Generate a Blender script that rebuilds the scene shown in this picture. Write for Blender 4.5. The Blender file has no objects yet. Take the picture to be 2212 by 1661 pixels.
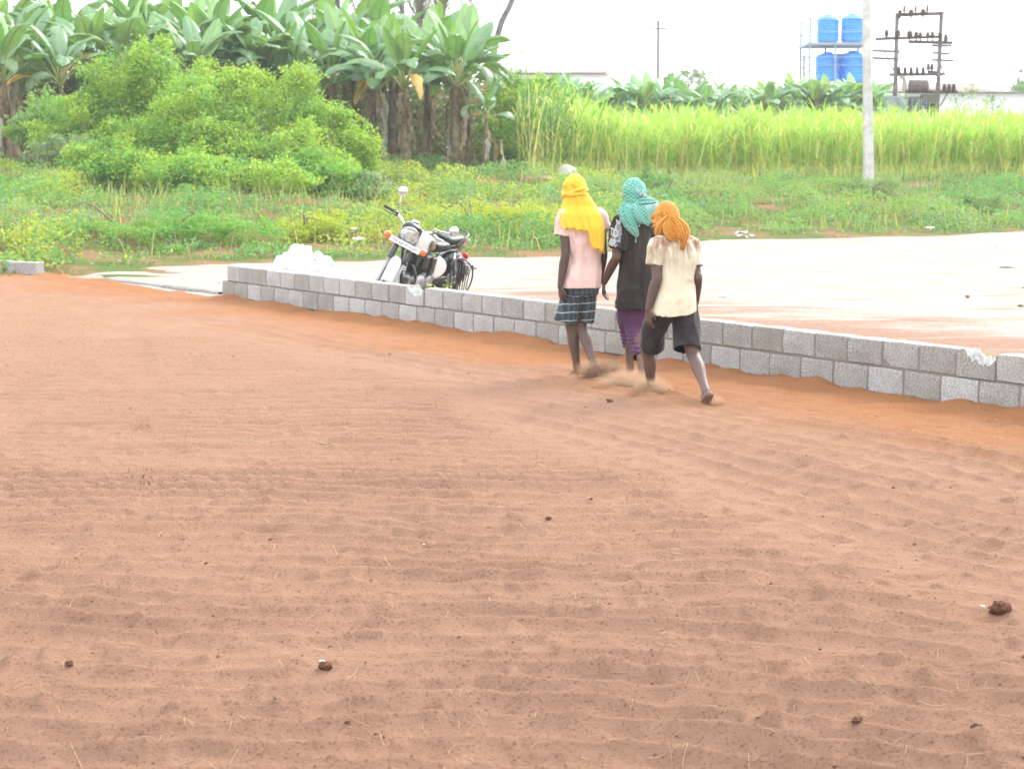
import bpy, bmesh, math
import numpy as np
from mathutils import Vector, Matrix, Euler
from mathutils.bvhtree import BVHTree

scene = bpy.context.scene
COL = scene.collection
R = math.radians

# ------------------------------------------------------------------ camera
FPX = 4490.0            # focal length on the 2212 px wide photo grid used for measuring
CAMH = 1.86
PITCH = math.atan(496.5 / FPX)
cam_d = bpy.data.cameras.new('camera')
cam = bpy.data.objects.new('camera', cam_d)
COL.objects.link(cam)
scene.camera = cam
cam.location = (0, 0, CAMH)
cam.rotation_euler = (math.pi / 2 - PITCH, 0, 0)
cam_d.sensor_width = 36.0
cam_d.lens = 36.0 * FPX / 2212.0
cam_d.clip_start = 0.1
cam_d.clip_end = 3000
cam_d.dof.use_dof = True
cam_d.dof.focus_distance = 10.8
cam_d.dof.aperture_fstop = 8.0

# ------------------------------------------------------------------ sky and sun: bright thin overcast
SUN_EL, SUN_AZ = R(38), R(40)       # azimuth measured clockwise from +y (away from the camera)
world = bpy.data.worlds.new('World')
scene.world = world
world.use_nodes = True
wn, wl = world.node_tree.nodes, world.node_tree.links
for n in list(wn):
    wn.remove(n)
sky = wn.new('ShaderNodeTexSky')
sky.sky_type = 'NISHITA'
sky.sun_disc = False
sky.sun_elevation = SUN_EL
sky.sun_rotation = SUN_AZ
sky.air_density = 1.0
sky.dust_density = 1.0
sky.ozone_density = 1.0
hsv = wn.new('ShaderNodeHueSaturation')
hsv.inputs['Saturation'].default_value = 0.5
wbg = wn.new('ShaderNodeBackground')
wbg.inputs['Strength'].default_value = 0.105
wout = wn.new('ShaderNodeOutputWorld')
cloud = wn.new('ShaderNodeMixRGB')              # thin even cloud over the clear sky
cloud.inputs[0].default_value = 0.86
cloud.inputs[2].default_value = (7.6, 7.9, 8.2, 1)
wl.new(sky.outputs[0], hsv.inputs['Color'])
wl.new(hsv.outputs[0], cloud.inputs[1])
wl.new(cloud.outputs[0], wbg.inputs['Color'])
wl.new(wbg.outputs[0], wout.inputs['Surface'])

sun_d = bpy.data.lights.new('sun', 'SUN')
sun_d.energy = 1.5
sun_d.angle = R(26)
sun_d.color = (1.0, 0.965, 0.90)
sun = bpy.data.objects.new('sun', sun_d)
COL.objects.link(sun)
sdir = Vector((math.sin(SUN_AZ) * math.cos(SUN_EL), math.cos(SUN_AZ) * math.cos(SUN_EL), math.sin(SUN_EL)))
sun.rotation_euler = sdir.to_track_quat('Z', 'Y').to_euler()
sun.location = sdir * 60

scene.view_settings.view_transform = 'Standard'
scene.view_settings.look = 'None'
scene.view_settings.exposure = 1.88
scene.view_settings.gamma = 1.0
scene.view_settings.use_curve_mapping = False
scene.cycles.use_denoising = True
scene.cycles.max_bounces = 8
scene.cycles.transparent_max_bounces = 8

# ------------------------------------------------------------------ measuring helpers
_cp, _sp = math.cos(PITCH), math.sin(PITCH)

def ray(px, py):
    x, v = (px - 1106.0) / FPX, (py - 830.5) / FPX
    return np.array([x, _cp - v * _sp, -_sp - v * _cp])

def at(px, py, Y):
    d = ray(px, py)
    return np.array([0, 0, CAMH]) + d * (Y / d[1])

def gnd(px, py, z=0.0):
    d = ray(px, py)
    return np.array([0, 0, CAMH]) + d * ((z - CAMH) / d[2])

def smooth(a, b, x):
    t = np.clip((np.asarray(x, float) - a) / (b - a), 0, 1)
    return t * t * (3 - 2 * t)

def _hash(xi, yi, zi, seed):
    h = (xi.astype(np.int64) * 374761393 + yi.astype(np.int64) * 668265263 + zi.astype(np.int64) * 2147483647 + seed * 144665) & 0xffffffff
    h = ((h ^ (h >> 13)) * 1274126177) & 0xffffffff
    h = ((h ^ (h >> 16)) * 2246822519) & 0xffffffff
    return ((h ^ (h >> 13)) & 0xffff) / 65535.0

def noise(x, y, z=None, seed=0):
    """value noise in -1..1"""
    x = np.asarray(x, float); y = np.asarray(y, float)
    z = np.zeros_like(x) if z is None else np.asarray(z, float)
    x0, y0, z0 = np.floor(x), np.floor(y), np.floor(z)
    fx, fy, fz = x - x0, y - y0, z - z0
    fx, fy, fz = [t * t * t * (t * (t * 6 - 15) + 10) for t in (fx, fy, fz)]
    r = 0
    for dx in (0, 1):
        for dy in (0, 1):
            for dz in (0, 1):
                w = (fx if dx else 1 - fx) * (fy if dy else 1 - fy) * (fz if dz else 1 - fz)
                r = r + w * _hash(x0 + dx, y0 + dy, z0 + dz, seed)
    return r * 2 - 1

def fbm(x, y, z=None, seed=0, octv=4):
    r, a, f = 0, 1.0, 1.0
    for o in range(octv):
        r = r + a * noise(np.asarray(x) * f, np.asarray(y) * f, None if z is None else np.asarray(z) * f, seed + o * 17)
        a *= 0.5; f *= 2.03
    return r
# ------------------------------------------------------------------ mesh helpers
def np_mesh(name, V, F, mats=(), mi=None, smooth_shade=True, colors=None):
    """V (n,3); F an (m,k) array or a list of index tuples"""
    me = bpy.data.meshes.new(name)
    V = np.asarray(V, np.float32)
    if isinstance(F, np.ndarray):
        k = F.shape[1]
        m = F.shape[0]
        tot = np.full(m, k, np.int32)
        loops = F.reshape(-1).astype(np.int32)
    else:
        tot = np.array([len(f) for f in F], np.int32)
        loops = np.array([i for f in F for i in f], np.int32)
        m = len(F)
    me.vertices.add(len(V)); me.vertices.foreach_set('co', V.reshape(-1))
    me.loops.add(len(loops)); me.loops.foreach_set('vertex_index', loops)
    me.polygons.add(m)
    start = np.zeros(m, np.int32); start[1:] = np.cumsum(tot)[:-1]
    me.polygons.foreach_set('loop_start', start)
    me.polygons.foreach_set('loop_total', tot)
    ss = np.ones(m, bool) if smooth_shade is True else (np.zeros(m, bool) if smooth_shade is False else np.asarray(smooth_shade, bool))
    me.polygons.foreach_set('use_smooth', ss)
    for mt in (mats if isinstance(mats, (list, tuple)) else [mats]):
        me.materials.append(mt)
    if mi is not None:
        me.polygons.foreach_set('material_index', np.asarray(mi, np.int32))
    if colors is not None:
        c = np.ones((len(V), 4), np.float32); c[:, :3] = colors
        a = me.color_attributes.new('tint', 'FLOAT_COLOR', 'POINT')
        a.data.foreach_set('color', c.reshape(-1))
    me.update()
    return me

def add_attr(me, name, vals):
    a = me.attributes.new(name, 'FLOAT', 'POINT')
    a.data.foreach_set('value', np.asarray(vals, np.float32))

def link(name, me, parent=None, loc=None):
    o = bpy.data.objects.new(name, me)
    COL.objects.link(o)
    if parent is not None:
        o.parent = parent
    if loc is not None:
        o.location = loc
    return o

def tag(o, label=None, cat=None, group=None, kind=None):
    if label: o['label'] = label
    if cat: o['category'] = cat
    if group: o['group'] = group
    if kind: o['kind'] = kind
    return o

def empty(name, loc=(0, 0, 0), label=None, cat=None, group=None, rot=(0, 0, 0), scale=1.0):
    o = bpy.data.objects.new(name, None)
    o.empty_display_size = 0.1
    COL.objects.link(o)
    o.location = loc; o.rotation_euler = rot
    o.scale = (scale, scale, scale)
    return tag(o, label, cat, group)

def catmull(P, n):
    P = np.asarray(P, float)
    if P.ndim == 1: P = P[:, None]
    k = len(P)
    if k == 2:
        t = np.linspace(0, 1, n)[:, None]
        return P[0] * (1 - t) + P[1] * t
    E = np.vstack([2 * P[0] - P[1], P, 2 * P[-1] - P[-2]])
    ts = np.linspace(0, k - 1, n)
    i = np.minimum(ts.astype(int), k - 2)
    f = (ts - i)[:, None]
    a, b, c, d = E[i], E[i + 1], E[i + 2], E[i + 3]
    return 0.5 * (2 * b + (c - a) * f + (2 * a - 5 * b + 4 * c - d) * f * f + (3 * b - a - 3 * c + d) * f ** 3)

def unit(v):
    v = np.asarray(v, float)
    return v / max(np.linalg.norm(v), 1e-9)

class MB:
    """collects shapes, builds ONE mesh"""
    def __init__(s):
        s.V, s.F, s.mi, s.sm, s.n = [], [], [], [], 0
    def add(s, V, F, mi=0, sm=True):
        V = np.asarray(V, float).reshape(-1, 3)
        s.V.append(V)
        for f in F:
            s.F.append(tuple(int(i) + s.n for i in f)); s.mi.append(mi); s.sm.append(sm)
        s.n += len(V)
        return s
    def box(s, c, size, rot=None, mi=0, bev=0.0):
        c = np.asarray(c, float); h = np.asarray(size, float) / 2
        if bev > 0:
            bev = min(bev, h.min() * 0.95)
            V = []
            ring = lambda hx, hy, b: [(hx - b, hy), (hx, hy - b), (hx, -hy + b), (hx - b, -hy), (-hx + b, -hy), (-hx, -hy + b), (-hx, hy - b), (-hx + b, hy)]
            for z, ins in ((-h[2], bev), (-h[2] + bev, 0), (h[2] - bev, 0), (h[2], bev)):
                V += [(x, y, z) for x, y in ring(h[0] - ins * 0.999, h[1] - ins * 0.999, bev * (1 if ins == 0 else 0.5))]
            V = np.array(V)
            F = [(0, 1, 2, 3, 4, 5, 6, 7)]
            for r in range(3):
                for i in range(8):
                    j = (i + 1) % 8
                    F.append((r * 8 + j, r * 8 + i, (r + 1) * 8 + i, (r + 1) * 8 + j))
            F.append(tuple(24 + i for i in range(7, -1, -1)))
        else:
            V = np.array([(x, y, z) for z in (-h[2], h[2]) for x, y in ((-h[0], -h[1]), (h[0], -h[1]), (h[0], h[1]), (-h[0], h[1]))])
            F = [(3, 2, 1, 0), (4, 5, 6, 7), (0, 1, 5, 4), (1, 2, 6, 5), (2, 3, 7, 6), (3, 0, 4, 7)]
        if rot is not None:
            V = V @ np.array(rot).T
        return s.add(V + c, F, mi, False)
    def tube(s, P, rad, n=10, seg=None, mi=0, flat=None, up=None, sm=True, caps=True):
        """rad: number or list; flat: (rx factor, ry factor) with up giving the ry axis"""
        P = np.asarray(P, float)
        rad = np.full(len(P), rad, float) if np.isscalar(rad) else np.asarray(rad, float)
        if seg:
            C = catmull(P, seg)
            rr = np.maximum(catmull(rad, seg)[:, 0], 1e-4)
        else:
            C, rr = P, rad
        m = len(C)
        T = np.gradient(C, axis=0)
        T /= np.maximum(np.linalg.norm(T, axis=1), 1e-9)[:, None]
        if up is None:
            up = np.array([0, 0, 1.0]) if abs(T[0][2]) < 0.9 else np.array([0, 1.0, 0])
        a = unit(np.cross(up, T[0]))
        V = []
        th = np.linspace(0, 2 * np.pi, n, endpoint=False)
        fx, fy = flat if flat is not None else (1, 1)
        for i in range(m):
            a = unit(a - T[i] * np.dot(a, T[i]))
            b = np.cross(T[i], a)
            V.append(C[i] + rr[i] * (np.cos(th)[:, None] * a * fx + np.sin(th)[:, None] * b * fy))
        V = np.vstack(V)
        F = [(i * n + j, i * n + (j + 1) % n, (i + 1) * n + (j + 1) % n, (i + 1) * n + j) for i in range(m - 1) for j in range(n)]
        if caps:
            F.append(tuple(range(n - 1, -1, -1)))
            F.append(tuple((m - 1) * n + j for j in range(n)))
        return s.add(V, F, mi, sm)
    def capsule(s, P, rad, n=12, seg=None, mi=0, flat=None, up=None):
        """tube with rounded ends"""
        P = np.asarray(P, float)
        rad = np.full(len(P), rad, float) if np.isscalar(rad) else np.asarray(rad, float)
        if seg:
            P = catmull(P, seg); rad = catmull(rad, seg)[:, 0]
        t0, t1 = unit(P[0] - P[1]), unit(P[-1] - P[-2])
        pre = [(P[0] + t0 * rad[0] * math.sin(a), rad[0] * math.cos(a)) for a in (1.45, 1.1, 0.6)]
        post = [(P[-1] + t1 * rad[-1] * math.sin(a), rad[-1] * math.cos(a)) for a in (0.6, 1.1, 1.45)]
        PP = np.array([p for p, _ in pre] + list(P) + [p for p, _ in post])
        RR = np.array([r for _, r in pre] + list(rad) + [r for _, r in post])
        return s.tube(PP, RR, n, None, mi, flat, up)
    def loft(s, rings, n=28, mi=0, seg=None, caps=True):
        """rings: (centre, ax vec, ay vec, exponent) elliptical sections"""
        C = np.array([r[0] for r in rings], float)
        A = np.array([r[1] for r in rings], float)
        B = np.array([r[2] for r in rings], float)
        E = np.array([r[3] if len(r) > 3 else 2.0 for r in rings], float)
        if seg:
            C, A, B, E = catmull(C, seg), catmull(A, seg), catmull(B, seg), catmull(E, seg)[:, 0]
        th = np.linspace(0, 2 * np.pi, n, endpoint=False)
        c, d = np.cos(th), np.sin(th)
        V = []
        for i in range(len(C)):
            cx = np.sign(c) * np.abs(c) ** (2 / E[i]); cy = np.sign(d) * np.abs(d) ** (2 / E[i])
            V.append(C[i] + cx[:, None] * A[i] + cy[:, None] * B[i])
        m = len(C)
        V = np.vstack(V)
        F = [(i * n + j, i * n + (j + 1) % n, (i + 1) * n + (j + 1) % n, (i + 1) * n + j) for i in range(m - 1) for j in range(n)]
        if caps:
            F.append(tuple(range(n - 1, -1, -1)))
            F.append(tuple((m - 1) * n + j for j in range(n)))
        return s.add(V, F, mi)
    def lathe(s, prof, n=20, axis=(0, 0, 1), c=(0, 0, 0), mi=0, sm=True):
        """prof: (radius, height) pairs about axis"""
        ax = unit(axis)
        a = unit(np.cross(ax, (0.3, 0.9, 0.1) if abs(ax[1]) < 0.9 else (1, 0, 0)))
        b = np.cross(ax, a)
        th = np.linspace(0, 2 * np.pi, n, endpoint=False)
        V = np.vstack([np.asarray(c, float) + ax * h + max(r, 1e-5) * (np.cos(th)[:, None] * a + np.sin(th)[:, None] * b) for r, h in prof])
        m = len(prof)
        F = [(i * n + j, i * n + (j + 1) % n, (i + 1) * n + (j + 1) % n, (i + 1) * n + j) for i in range(m - 1) for j in range(n)]
        F.append(tuple(range(n - 1, -1, -1))); F.append(tuple((m - 1) * n + j for j in range(n)))
        return s.add(V, F, mi, sm)
    def ell(s, c, r, rot=None, n=18, m=10, mi=0):
        ph = np.linspace(-np.pi / 2 + 0.02, np.pi / 2 - 0.02, m)
        th = np.linspace(0, 2 * np.pi, n, endpoint=False)
        V = np.array([(np.cos(p) * np.cos(t) * r[0], np.cos(p) * np.sin(t) * r[1], np.sin(p) * r[2]) for p in ph for t in th])
        if rot is not None:
            V = V @ np.array(rot).T
        F = [(i * n + j, i * n + (j + 1) % n, (i + 1) * n + (j + 1) % n, (i + 1) * n + j) for i in range(m - 1) for j in range(n)]
        F.append(tuple(range(n - 1, -1, -1))); F.append(tuple((m - 1) * n + j for j in range(n)))
        return s.add(V + np.asarray(c, float), F, mi)
    def sheet(s, G, mi=0):
        """G (a,b,3) grid"""
        a, b = G.shape[:2]
        F = [(i * b + j, i * b + j + 1, (i + 1) * b + j + 1, (i + 1) * b + j) for i in range(a - 1) for j in range(b - 1)]
        return s.add(G.reshape(-1, 3), F, mi)
    def xform(s, M):
        M = np.array(M)
        s.V = [v @ M[:3, :3].T + M[:3, 3] for v in s.V]
        return s
    def mesh(s, name, mats):
        return np_mesh(name, np.vstack(s.V), s.F, mats, s.mi, s.sm)
    def build(s, name, mats, parent=None, M=None):
        if M is not None: s.xform(M)
        return link(name, s.mesh(name, mats), parent)

def solidify(o, t, off=0):
    m = o.modifiers.new('thickness', 'SOLIDIFY'); m.thickness = t; m.offset = off
    return o

def remesh(mb, voxel, iters=6, fac=0.5):
    """union of the collected closed shapes as one smooth skin; returns V, F"""
    me = mb.mesh('tmp', [])
    o = link('tmp', me)
    m = o.modifiers.new('r', 'REMESH'); m.mode = 'VOXEL'; m.voxel_size = voxel; m.adaptivity = 0
    if iters:
        k = o.modifiers.new('s', 'SMOOTH'); k.iterations = iters; k.factor = fac
    dg = bpy.context.evaluated_depsgraph_get()
    ev = o.evaluated_get(dg)
    em = ev.to_mesh()
    V = np.empty(len(em.vertices) * 3, np.float32); em.vertices.foreach_get('co', V); V = V.reshape(-1, 3).astype(float)
    L = np.empty(len(em.loops), np.int32); em.loops.foreach_get('vertex_index', L)
    F = L.reshape(-1, 4)
    ev.to_mesh_clear()
    bpy.data.objects.remove(o); bpy.data.meshes.remove(me)
    return V, F

def vnormals(V, F):
    n = np.cross(V[F[:, 2]] - V[F[:, 0]], V[F[:, 3]] - V[F[:, 1]])
    N = np.zeros_like(V)
    for k in range(4):
        np.add.at(N, F[:, k], n)
    return N / np.maximum(np.linalg.norm(N, axis=1), 1e-12)[:, None]

def drop_faces(V, F, mask):
    """remove faces where mask, and the loose vertices"""
    F = F[~mask]
    used = np.zeros(len(V), bool); used[F.reshape(-1)] = True
    idx = np.cumsum(used) - 1
    return V[used], idx[F]

# ---- ribbons (grass blades, fronds, fibres) and leaf quads, all vectorised
def ribbons(P, az, L, el, droop, w, nseg=3, tip=0.1, twist=None):
    N = len(P)
    s = np.linspace(0, 1, nseg + 1)
    ang = el[:, None] - droop[:, None] * (s[None, :] ** 1.3)
    dl = L[:, None] / nseg
    mid = (ang[:, 1:] + ang[:, :-1]) / 2
    h = np.concatenate([np.zeros((N, 1)), np.cumsum(np.cos(mid) * dl, 1)], 1)
    z = np.concatenate([np.zeros((N, 1)), np.cumsum(np.sin(mid) * dl, 1)], 1)
    c = np.stack([P[:, None, 0] + h * np.cos(az)[:, None], P[:, None, 1] + h * np.sin(az)[:, None], P[:, None, 2] + z], -1)
    tw = np.zeros(N) if twist is None else twist
    wx = np.stack([-np.sin(az + tw), np.cos(az + tw), np.zeros(N)], -1)
    ww = (w[:, None] * (1 - (1 - tip) * s[None, :] ** 1.6) * 0.5)[..., None]
    V = np.stack([c - wx[:, None, :] * ww, c + wx[:, None, :] * ww], 2)        # N, nseg+1, 2, 3
    V = V.reshape(-1, 3)
    base = (np.arange(N) * (nseg + 1) * 2)[:, None]
    k = np.arange(nseg)[None, :] * 2
    F = np.stack([base + k, base + k + 1, base + k + 3, base + k + 2], -1).reshape(-1, 4)
    return V, F

def leafquads(P, size, rng, asp=0.6, upbias=0.6):
    N = len(P)
    n = rng.normal(size=(N, 3)); n[:, 2] = np.abs(n[:, 2]) + upbias
    n /= np.linalg.norm(n, axis=1)[:, None]
    t = np.cross(n, rng.normal(size=(N, 3))); t /= np.maximum(np.linalg.norm(t, axis=1), 1e-6)[:, None]
    b = np.cross(n, t)
    sz = size[:, None] if not np.isscalar(size) else size
    fold = n * sz * 0.12
    V = np.stack([P - t * sz * 0.5, P - b * sz * 0.5 * asp + fold, P + t * sz * 0.5, P + b * sz * 0.5 * asp + fold], 1).reshape(-1, 3)
    F = np.arange(N * 4).reshape(-1, 4)
    return V, F

# ------------------------------------------------------------------ materials
def nodes_of(name):
    m = bpy.data.materials.new(name); m.use_nodes = True
    nt = m.node_tree
    for n in list(nt.nodes):
        nt.nodes.remove(n)
    out = nt.nodes.new('ShaderNodeOutputMaterial')
    return m, nt, out

class NT:
    def __init__(s, name):
        s.m, s.nt, s.out = nodes_of(name)
    def n(s, t, **kw):
        x = s.nt.nodes.new('ShaderNode' + t)
        for k, v in kw.items():
            if hasattr(x, k): setattr(x, k, v)
            else: x.inputs[k].default_value = v
        return x
    def l(s, a, b):
        s.nt.links.new(a, b)
    def coord(s, kind='Object', scale=None, rot=None):
        tc = s.n('TexCoord')
        o = tc.outputs[kind]
        if scale is not None or rot is not None:
            mp = s.n('Mapping')
            if scale is not None: mp.inputs['Scale'].default_value = scale
            if rot is not None: mp.inputs['Rotation'].default_value = rot
            s.l(o, mp.inputs['Vector']); o = mp.outputs[0]
        return o
    def noise(s, vec, scale, detail=4, rough=0.55, dist=0.0):
        x = s.n('TexNoise'); x.inputs['Scale'].default_value = scale
        x.inputs['Detail'].default_value = detail; x.inputs['Roughness'].default_value = rough
        x.inputs['Distortion'].default_value = dist
        s.l(vec, x.inputs['Vector']); return x.outputs['Fac']
    def ramp(s, fac, stops, interp='LINEAR'):
        x = s.n('ValToRGB'); cr = x.color_ramp; cr.interpolation = interp
        while len(cr.elements) < len(stops): cr.elements.new(0.5)
        for e, (p, c) in zip(cr.elements, stops):
            e.position = p; e.color = tuple(c) + (1,) if len(c) == 3 else c
        s.l(fac, x.inputs[0]); return x.outputs['Color']
    def math(s, op, a, b=None):
        x = s.n('Math', operation=op)
        for i, v in enumerate((a, b)):
            if v is None: continue
            if isinstance(v, (int, float)): x.inputs[i].default_value = v
            else: s.l(v, x.inputs[i])
        return x.outputs[0]
    def mix(s, fac, a, b, blend='MIX'):
        x = s.n('MixRGB', blend_type=blend)
        for i, v in enumerate((fac, a, b)):
            if isinstance(v, (int, float)): x.inputs[i].default_value = v
            elif isinstance(v, tuple): x.inputs[i].default_value = v + (1,) if len(v) == 3 else v
            else: s.l(v, x.inputs[i])
        return x.outputs[0]
    def bump(s, h, strength=0.3, dist=0.01):
        x = s.n('Bump'); x.inputs['Strength'].default_value = strength; x.inputs['Distance'].default_value = dist
        s.l(h, x.inputs['Height']); return x.outputs[0]
    def attr(s, name, out='Fac'):
        x = s.n('Attribute', attribute_name=name); return x.outputs[out]
    def principled(s, col, rough=0.8, metal=0.0, normal=None, spec=0.3, **kw):
        p = s.n('BsdfPrincipled')
        for k, v in (('Base Color', col), ('Roughness', rough), ('Metallic', metal)):
            if isinstance(v, (int, float)): p.inputs[k].default_value = v
            elif isinstance(v, tuple): p.inputs[k].default_value = v + (1,)
            else: s.l(v, p.inputs[k])
        p.inputs['Specular IOR Level'].default_value = spec
        for k, v in kw.items():
            p.inputs[k].default_value = v
        if normal is not None: s.l(normal, p.inputs['Normal'])
        return p.outputs[0]
    def done(s, sh):
        s.l(sh, s.out.inputs['Surface']); return s.m

def simple(name, col, rough=0.7, metal=0.0, var=0.25, nscale=12.0, bump=0.15, spec=0.3, bdist=0.004, **kw):
    t = NT(name)
    v = t.coord()
    f = t.noise(v, nscale, 5)
    c0 = tuple(x * (1 - var) for x in col); c1 = tuple(min(1, x * (1 + var)) for x in col)
    c = t.ramp(f, [(0.3, c0), (0.7, c1)])
    nm = t.bump(t.noise(v, nscale * 6, 4), bump, bdist) if bump else None
    return t.done(t.principled(c, rough, metal, nm, spec, **kw))

def leafmat(name, trans=0.35, gloss=0.05, rough=0.5):
    """colour from the mesh's own tint attribute"""
    t = NT(name)
    c = t.attr('tint', 'Color')
    v = t.coord()
    c2 = t.mix(t.noise(v, 9, 3), t.mix(1.0, c, (0.75, 0.78, 0.7), 'MULTIPLY'), c)
    d = t.n('BsdfDiffuse'); t.l(c2, d.inputs['Color'])
    tr = t.n('BsdfTranslucent'); t.l(t.mix(1.0, c2, (1.15, 1.2, 0.55), 'MULTIPLY'), tr.inputs['Color'])
    ms = t.n('MixShader'); ms.inputs[0].default_value = trans
    t.l(d.outputs[0], ms.inputs[1]); t.l(tr.outputs[0], ms.inputs[2])
    g = t.n('BsdfGlossy'); g.inputs['Roughness'].default_value = rough
    g.inputs['Color'].default_value = (0.9, 0.95, 1, 1)
    m2 = t.n('MixShader'); m2.inputs[0].default_value = gloss
    t.l(ms.outputs[0], m2.inputs[1]); t.l(g.outputs[0], m2.inputs[2])
    return t.done(m2.outputs[0])
# ------------------------------------------------------------------ layout of the place
WA, WB = gnd(2160, 893), gnd(490, 645)          # foot of the block wall, right and left
WU = unit((WB - WA) * (1, 1, 0))                # along the wall, away from the camera
WN = np.array([WU[1], -WU[0], 0.0])             # towards the coir yard
if WN[1] > 0: WN = -WN
WLEN = float(np.dot(WB - WA, WU))

def wall_d(x, y):
    return (x - WA[0]) * WN[0] + (y - WA[1]) * WN[1]

_ex = np.array([-60, -30, -8.8, -7.6, -6.0, -2.0, 0.85, 3.2, 4.6, 7.5, 12.6, 30, 60.])
_ey = np.array([27, 28.5, 29.6, 31.2, 35.4, 37.6, 38.3, 43.0, 46.3, 46.6, 51.0, 60, 70.])
def road_edge(x):
    return np.interp(x, _ex, _ey)

def terrain(x, y):
    x = np.asarray(x, float); y = np.asarray(y, float)
    e = road_edge(x)
    top = np.interp(x, [-30, -4, 4, 30], [61, 60, 66, 70])
    H = np.interp(x, [-30, -6, 1, 4, 30], [1.55, 1.5, 1.3, 1.12, 1.1])
    t = np.clip((y - e) / (top - e), 0, 1)
    z = H * (0.55 * t + 0.45 * t * t * (3 - 2 * t))
    lump = (fbm(x * 0.45, y * 0.3, seed=5, octv=3) * 0.13 + fbm(x * 1.7, y * 1.3, seed=8, octv=2) * 0.04) * smooth(0.3, 4, y - e) * (1 - smooth(66, 75, y))
    return z + lump - 0.02

def coir_h(x, y, fine=True):
    x = np.asarray(x, float); y = np.asarray(y, float)
    d = wall_d(x, y)
    wx = fbm(x * 0.45, y * 0.3, seed=1, octv=2) * 0.20
    thr = np.interp(x, [-7, -1.5, 1.0, 3], [1.5, 2.2, 3.9, 4.6])
    w = smooth(-0.5, 0.8, d - thr + fbm(x * 0.35, y * 0.35, seed=2, octv=2) * 0.5)
    pa = (d + wx + fbm(x * 1.6, y * 1.0, seed=31, octv=2) * 0.016) / 0.27
    pb = (y + 0.10 * x + 0.035 * x * x + wx * 1.2 + fbm(x * 1.5, y * 1.0, seed=33, octv=2) * 0.016) / 0.25
    def ridge(p, sd):
        am = 0.95 + 0.3 * noise(p * 0.83, x * 0.55 + y * 0.1 + sd * 3.7, seed=3)
        return (1 - np.abs(np.sin(np.pi * p)) ** 0.85) * am
    am = 0.95 + 0.25 * fbm(x * 0.7, y * 0.7, seed=12, octv=2)
    band = 1 - smooth(1.0, 1.75, d + fbm(x * 0.8, y * 0.8, seed=4, octv=2) * 0.3)
    h = np.interp(y, [6.5, 10, 15, 22], [0.060, 0.055, 0.045, 0.036]) * am * ((1 - w) * ridge(pa, 1) + w * ridge(pb, 7) - 0.36) * (1 - 1.6 * w * (1 - w)) * (1 - 0.8 * band)
    h = h + fbm(x * 3.1, y * 3.1, seed=6, octv=3) * 0.008 * (1 + 0.9 * band)
    h = h + fbm(x * 1.1, y * 1.1, seed=9, octv=2) * 0.004
    # coir heaped against the wall
    h = h + (1 - smooth(0.02, 0.42, d)) * (0.034 + 0.03 * fbm(x * 1.6, y * 1.6, seed=14, octv=3))
    if fine:
        # ever finer relief, only where the mesh is fine enough to carry it
        f1, f2, f3 = 1 - 0.6 * smooth(12, 26, y), 1 - smooth(7, 22, y), 1 - smooth(5.5, 10, y)
        n1 = noise(x * 4.2, y * 5.0, seed=61); n2 = noise(x * 8.5, y * 9.0, seed=62)
        h = h + 0.016 * (0.6 + 0.4 * f1) * (0.5 - np.sqrt(n1 * n1 + 0.01)) + 0.009 * f2 * (0.5 - np.sqrt(n2 * n2 + 0.02)) + 0.004 * f3 * noise(x * 20, y * 22, seed=63)
        h = h + fbm(x * 14, y * 14, seed=20, octv=2) * 0.0045 * f2
        pit = noise(x * 7.5, y * 7.5, seed=41)
        h = h - 0.014 * f1 * smooth(0.65, 0.95, pit)
        clod = noise(x * 11.5, y * 11.5, seed=47)
        h = h + 0.014 * f2 * smooth(0.6, 0.95, clod)
    return h + 0.012

# ------------------------------------------------------------------ ground materials
def mat_coir():
    t = NT('coir_dust')
    v = t.coord()
    big = t.noise(v, 0.9, 4)
    mid = t.noise(v, 7.0, 5, 0.65)
    fin = t.noise(v, 75.0, 6, 0.72, 0.4)
    vf = t.coord('Object', (60, 190, 60), (0, 0, 0.35))
    fib = t.noise(vf, 1.0, 5, 0.75, 1.2)
    a = t.mix(t.math('MULTIPLY', mid, 1.0), (0.252, 0.138, 0.088), (0.318, 0.185, 0.124))
    dry = t.mix(big, a, (0.338, 0.203, 0.140))
    c = t.mix(t.attr('fresh'), dry, t.mix(mid, (0.265, 0.113, 0.048), (0.345, 0.163, 0.078)))
    c = t.mix(t.math('MULTIPLY', t.ramp(fin, [(0.34, (1, 1, 1)), (0.47, (0, 0, 0))]), 0.72), c, (0.100, 0.045, 0.029))
    c = t.mix(t.math('MULTIPLY', t.ramp(fib, [(0.60, (0, 0, 0)), (0.74, (1, 1, 1))]), 0.65), c, (0.50, 0.35, 0.25))
    h = t.math('ADD', t.math('MULTIPLY', fin, 0.7), t.math('MULTIPLY', fib, 0.5))
    return t.done(t.principled(c, 1.0, 0, t.bump(h, 1.0, 0.015), 0.05))

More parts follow.
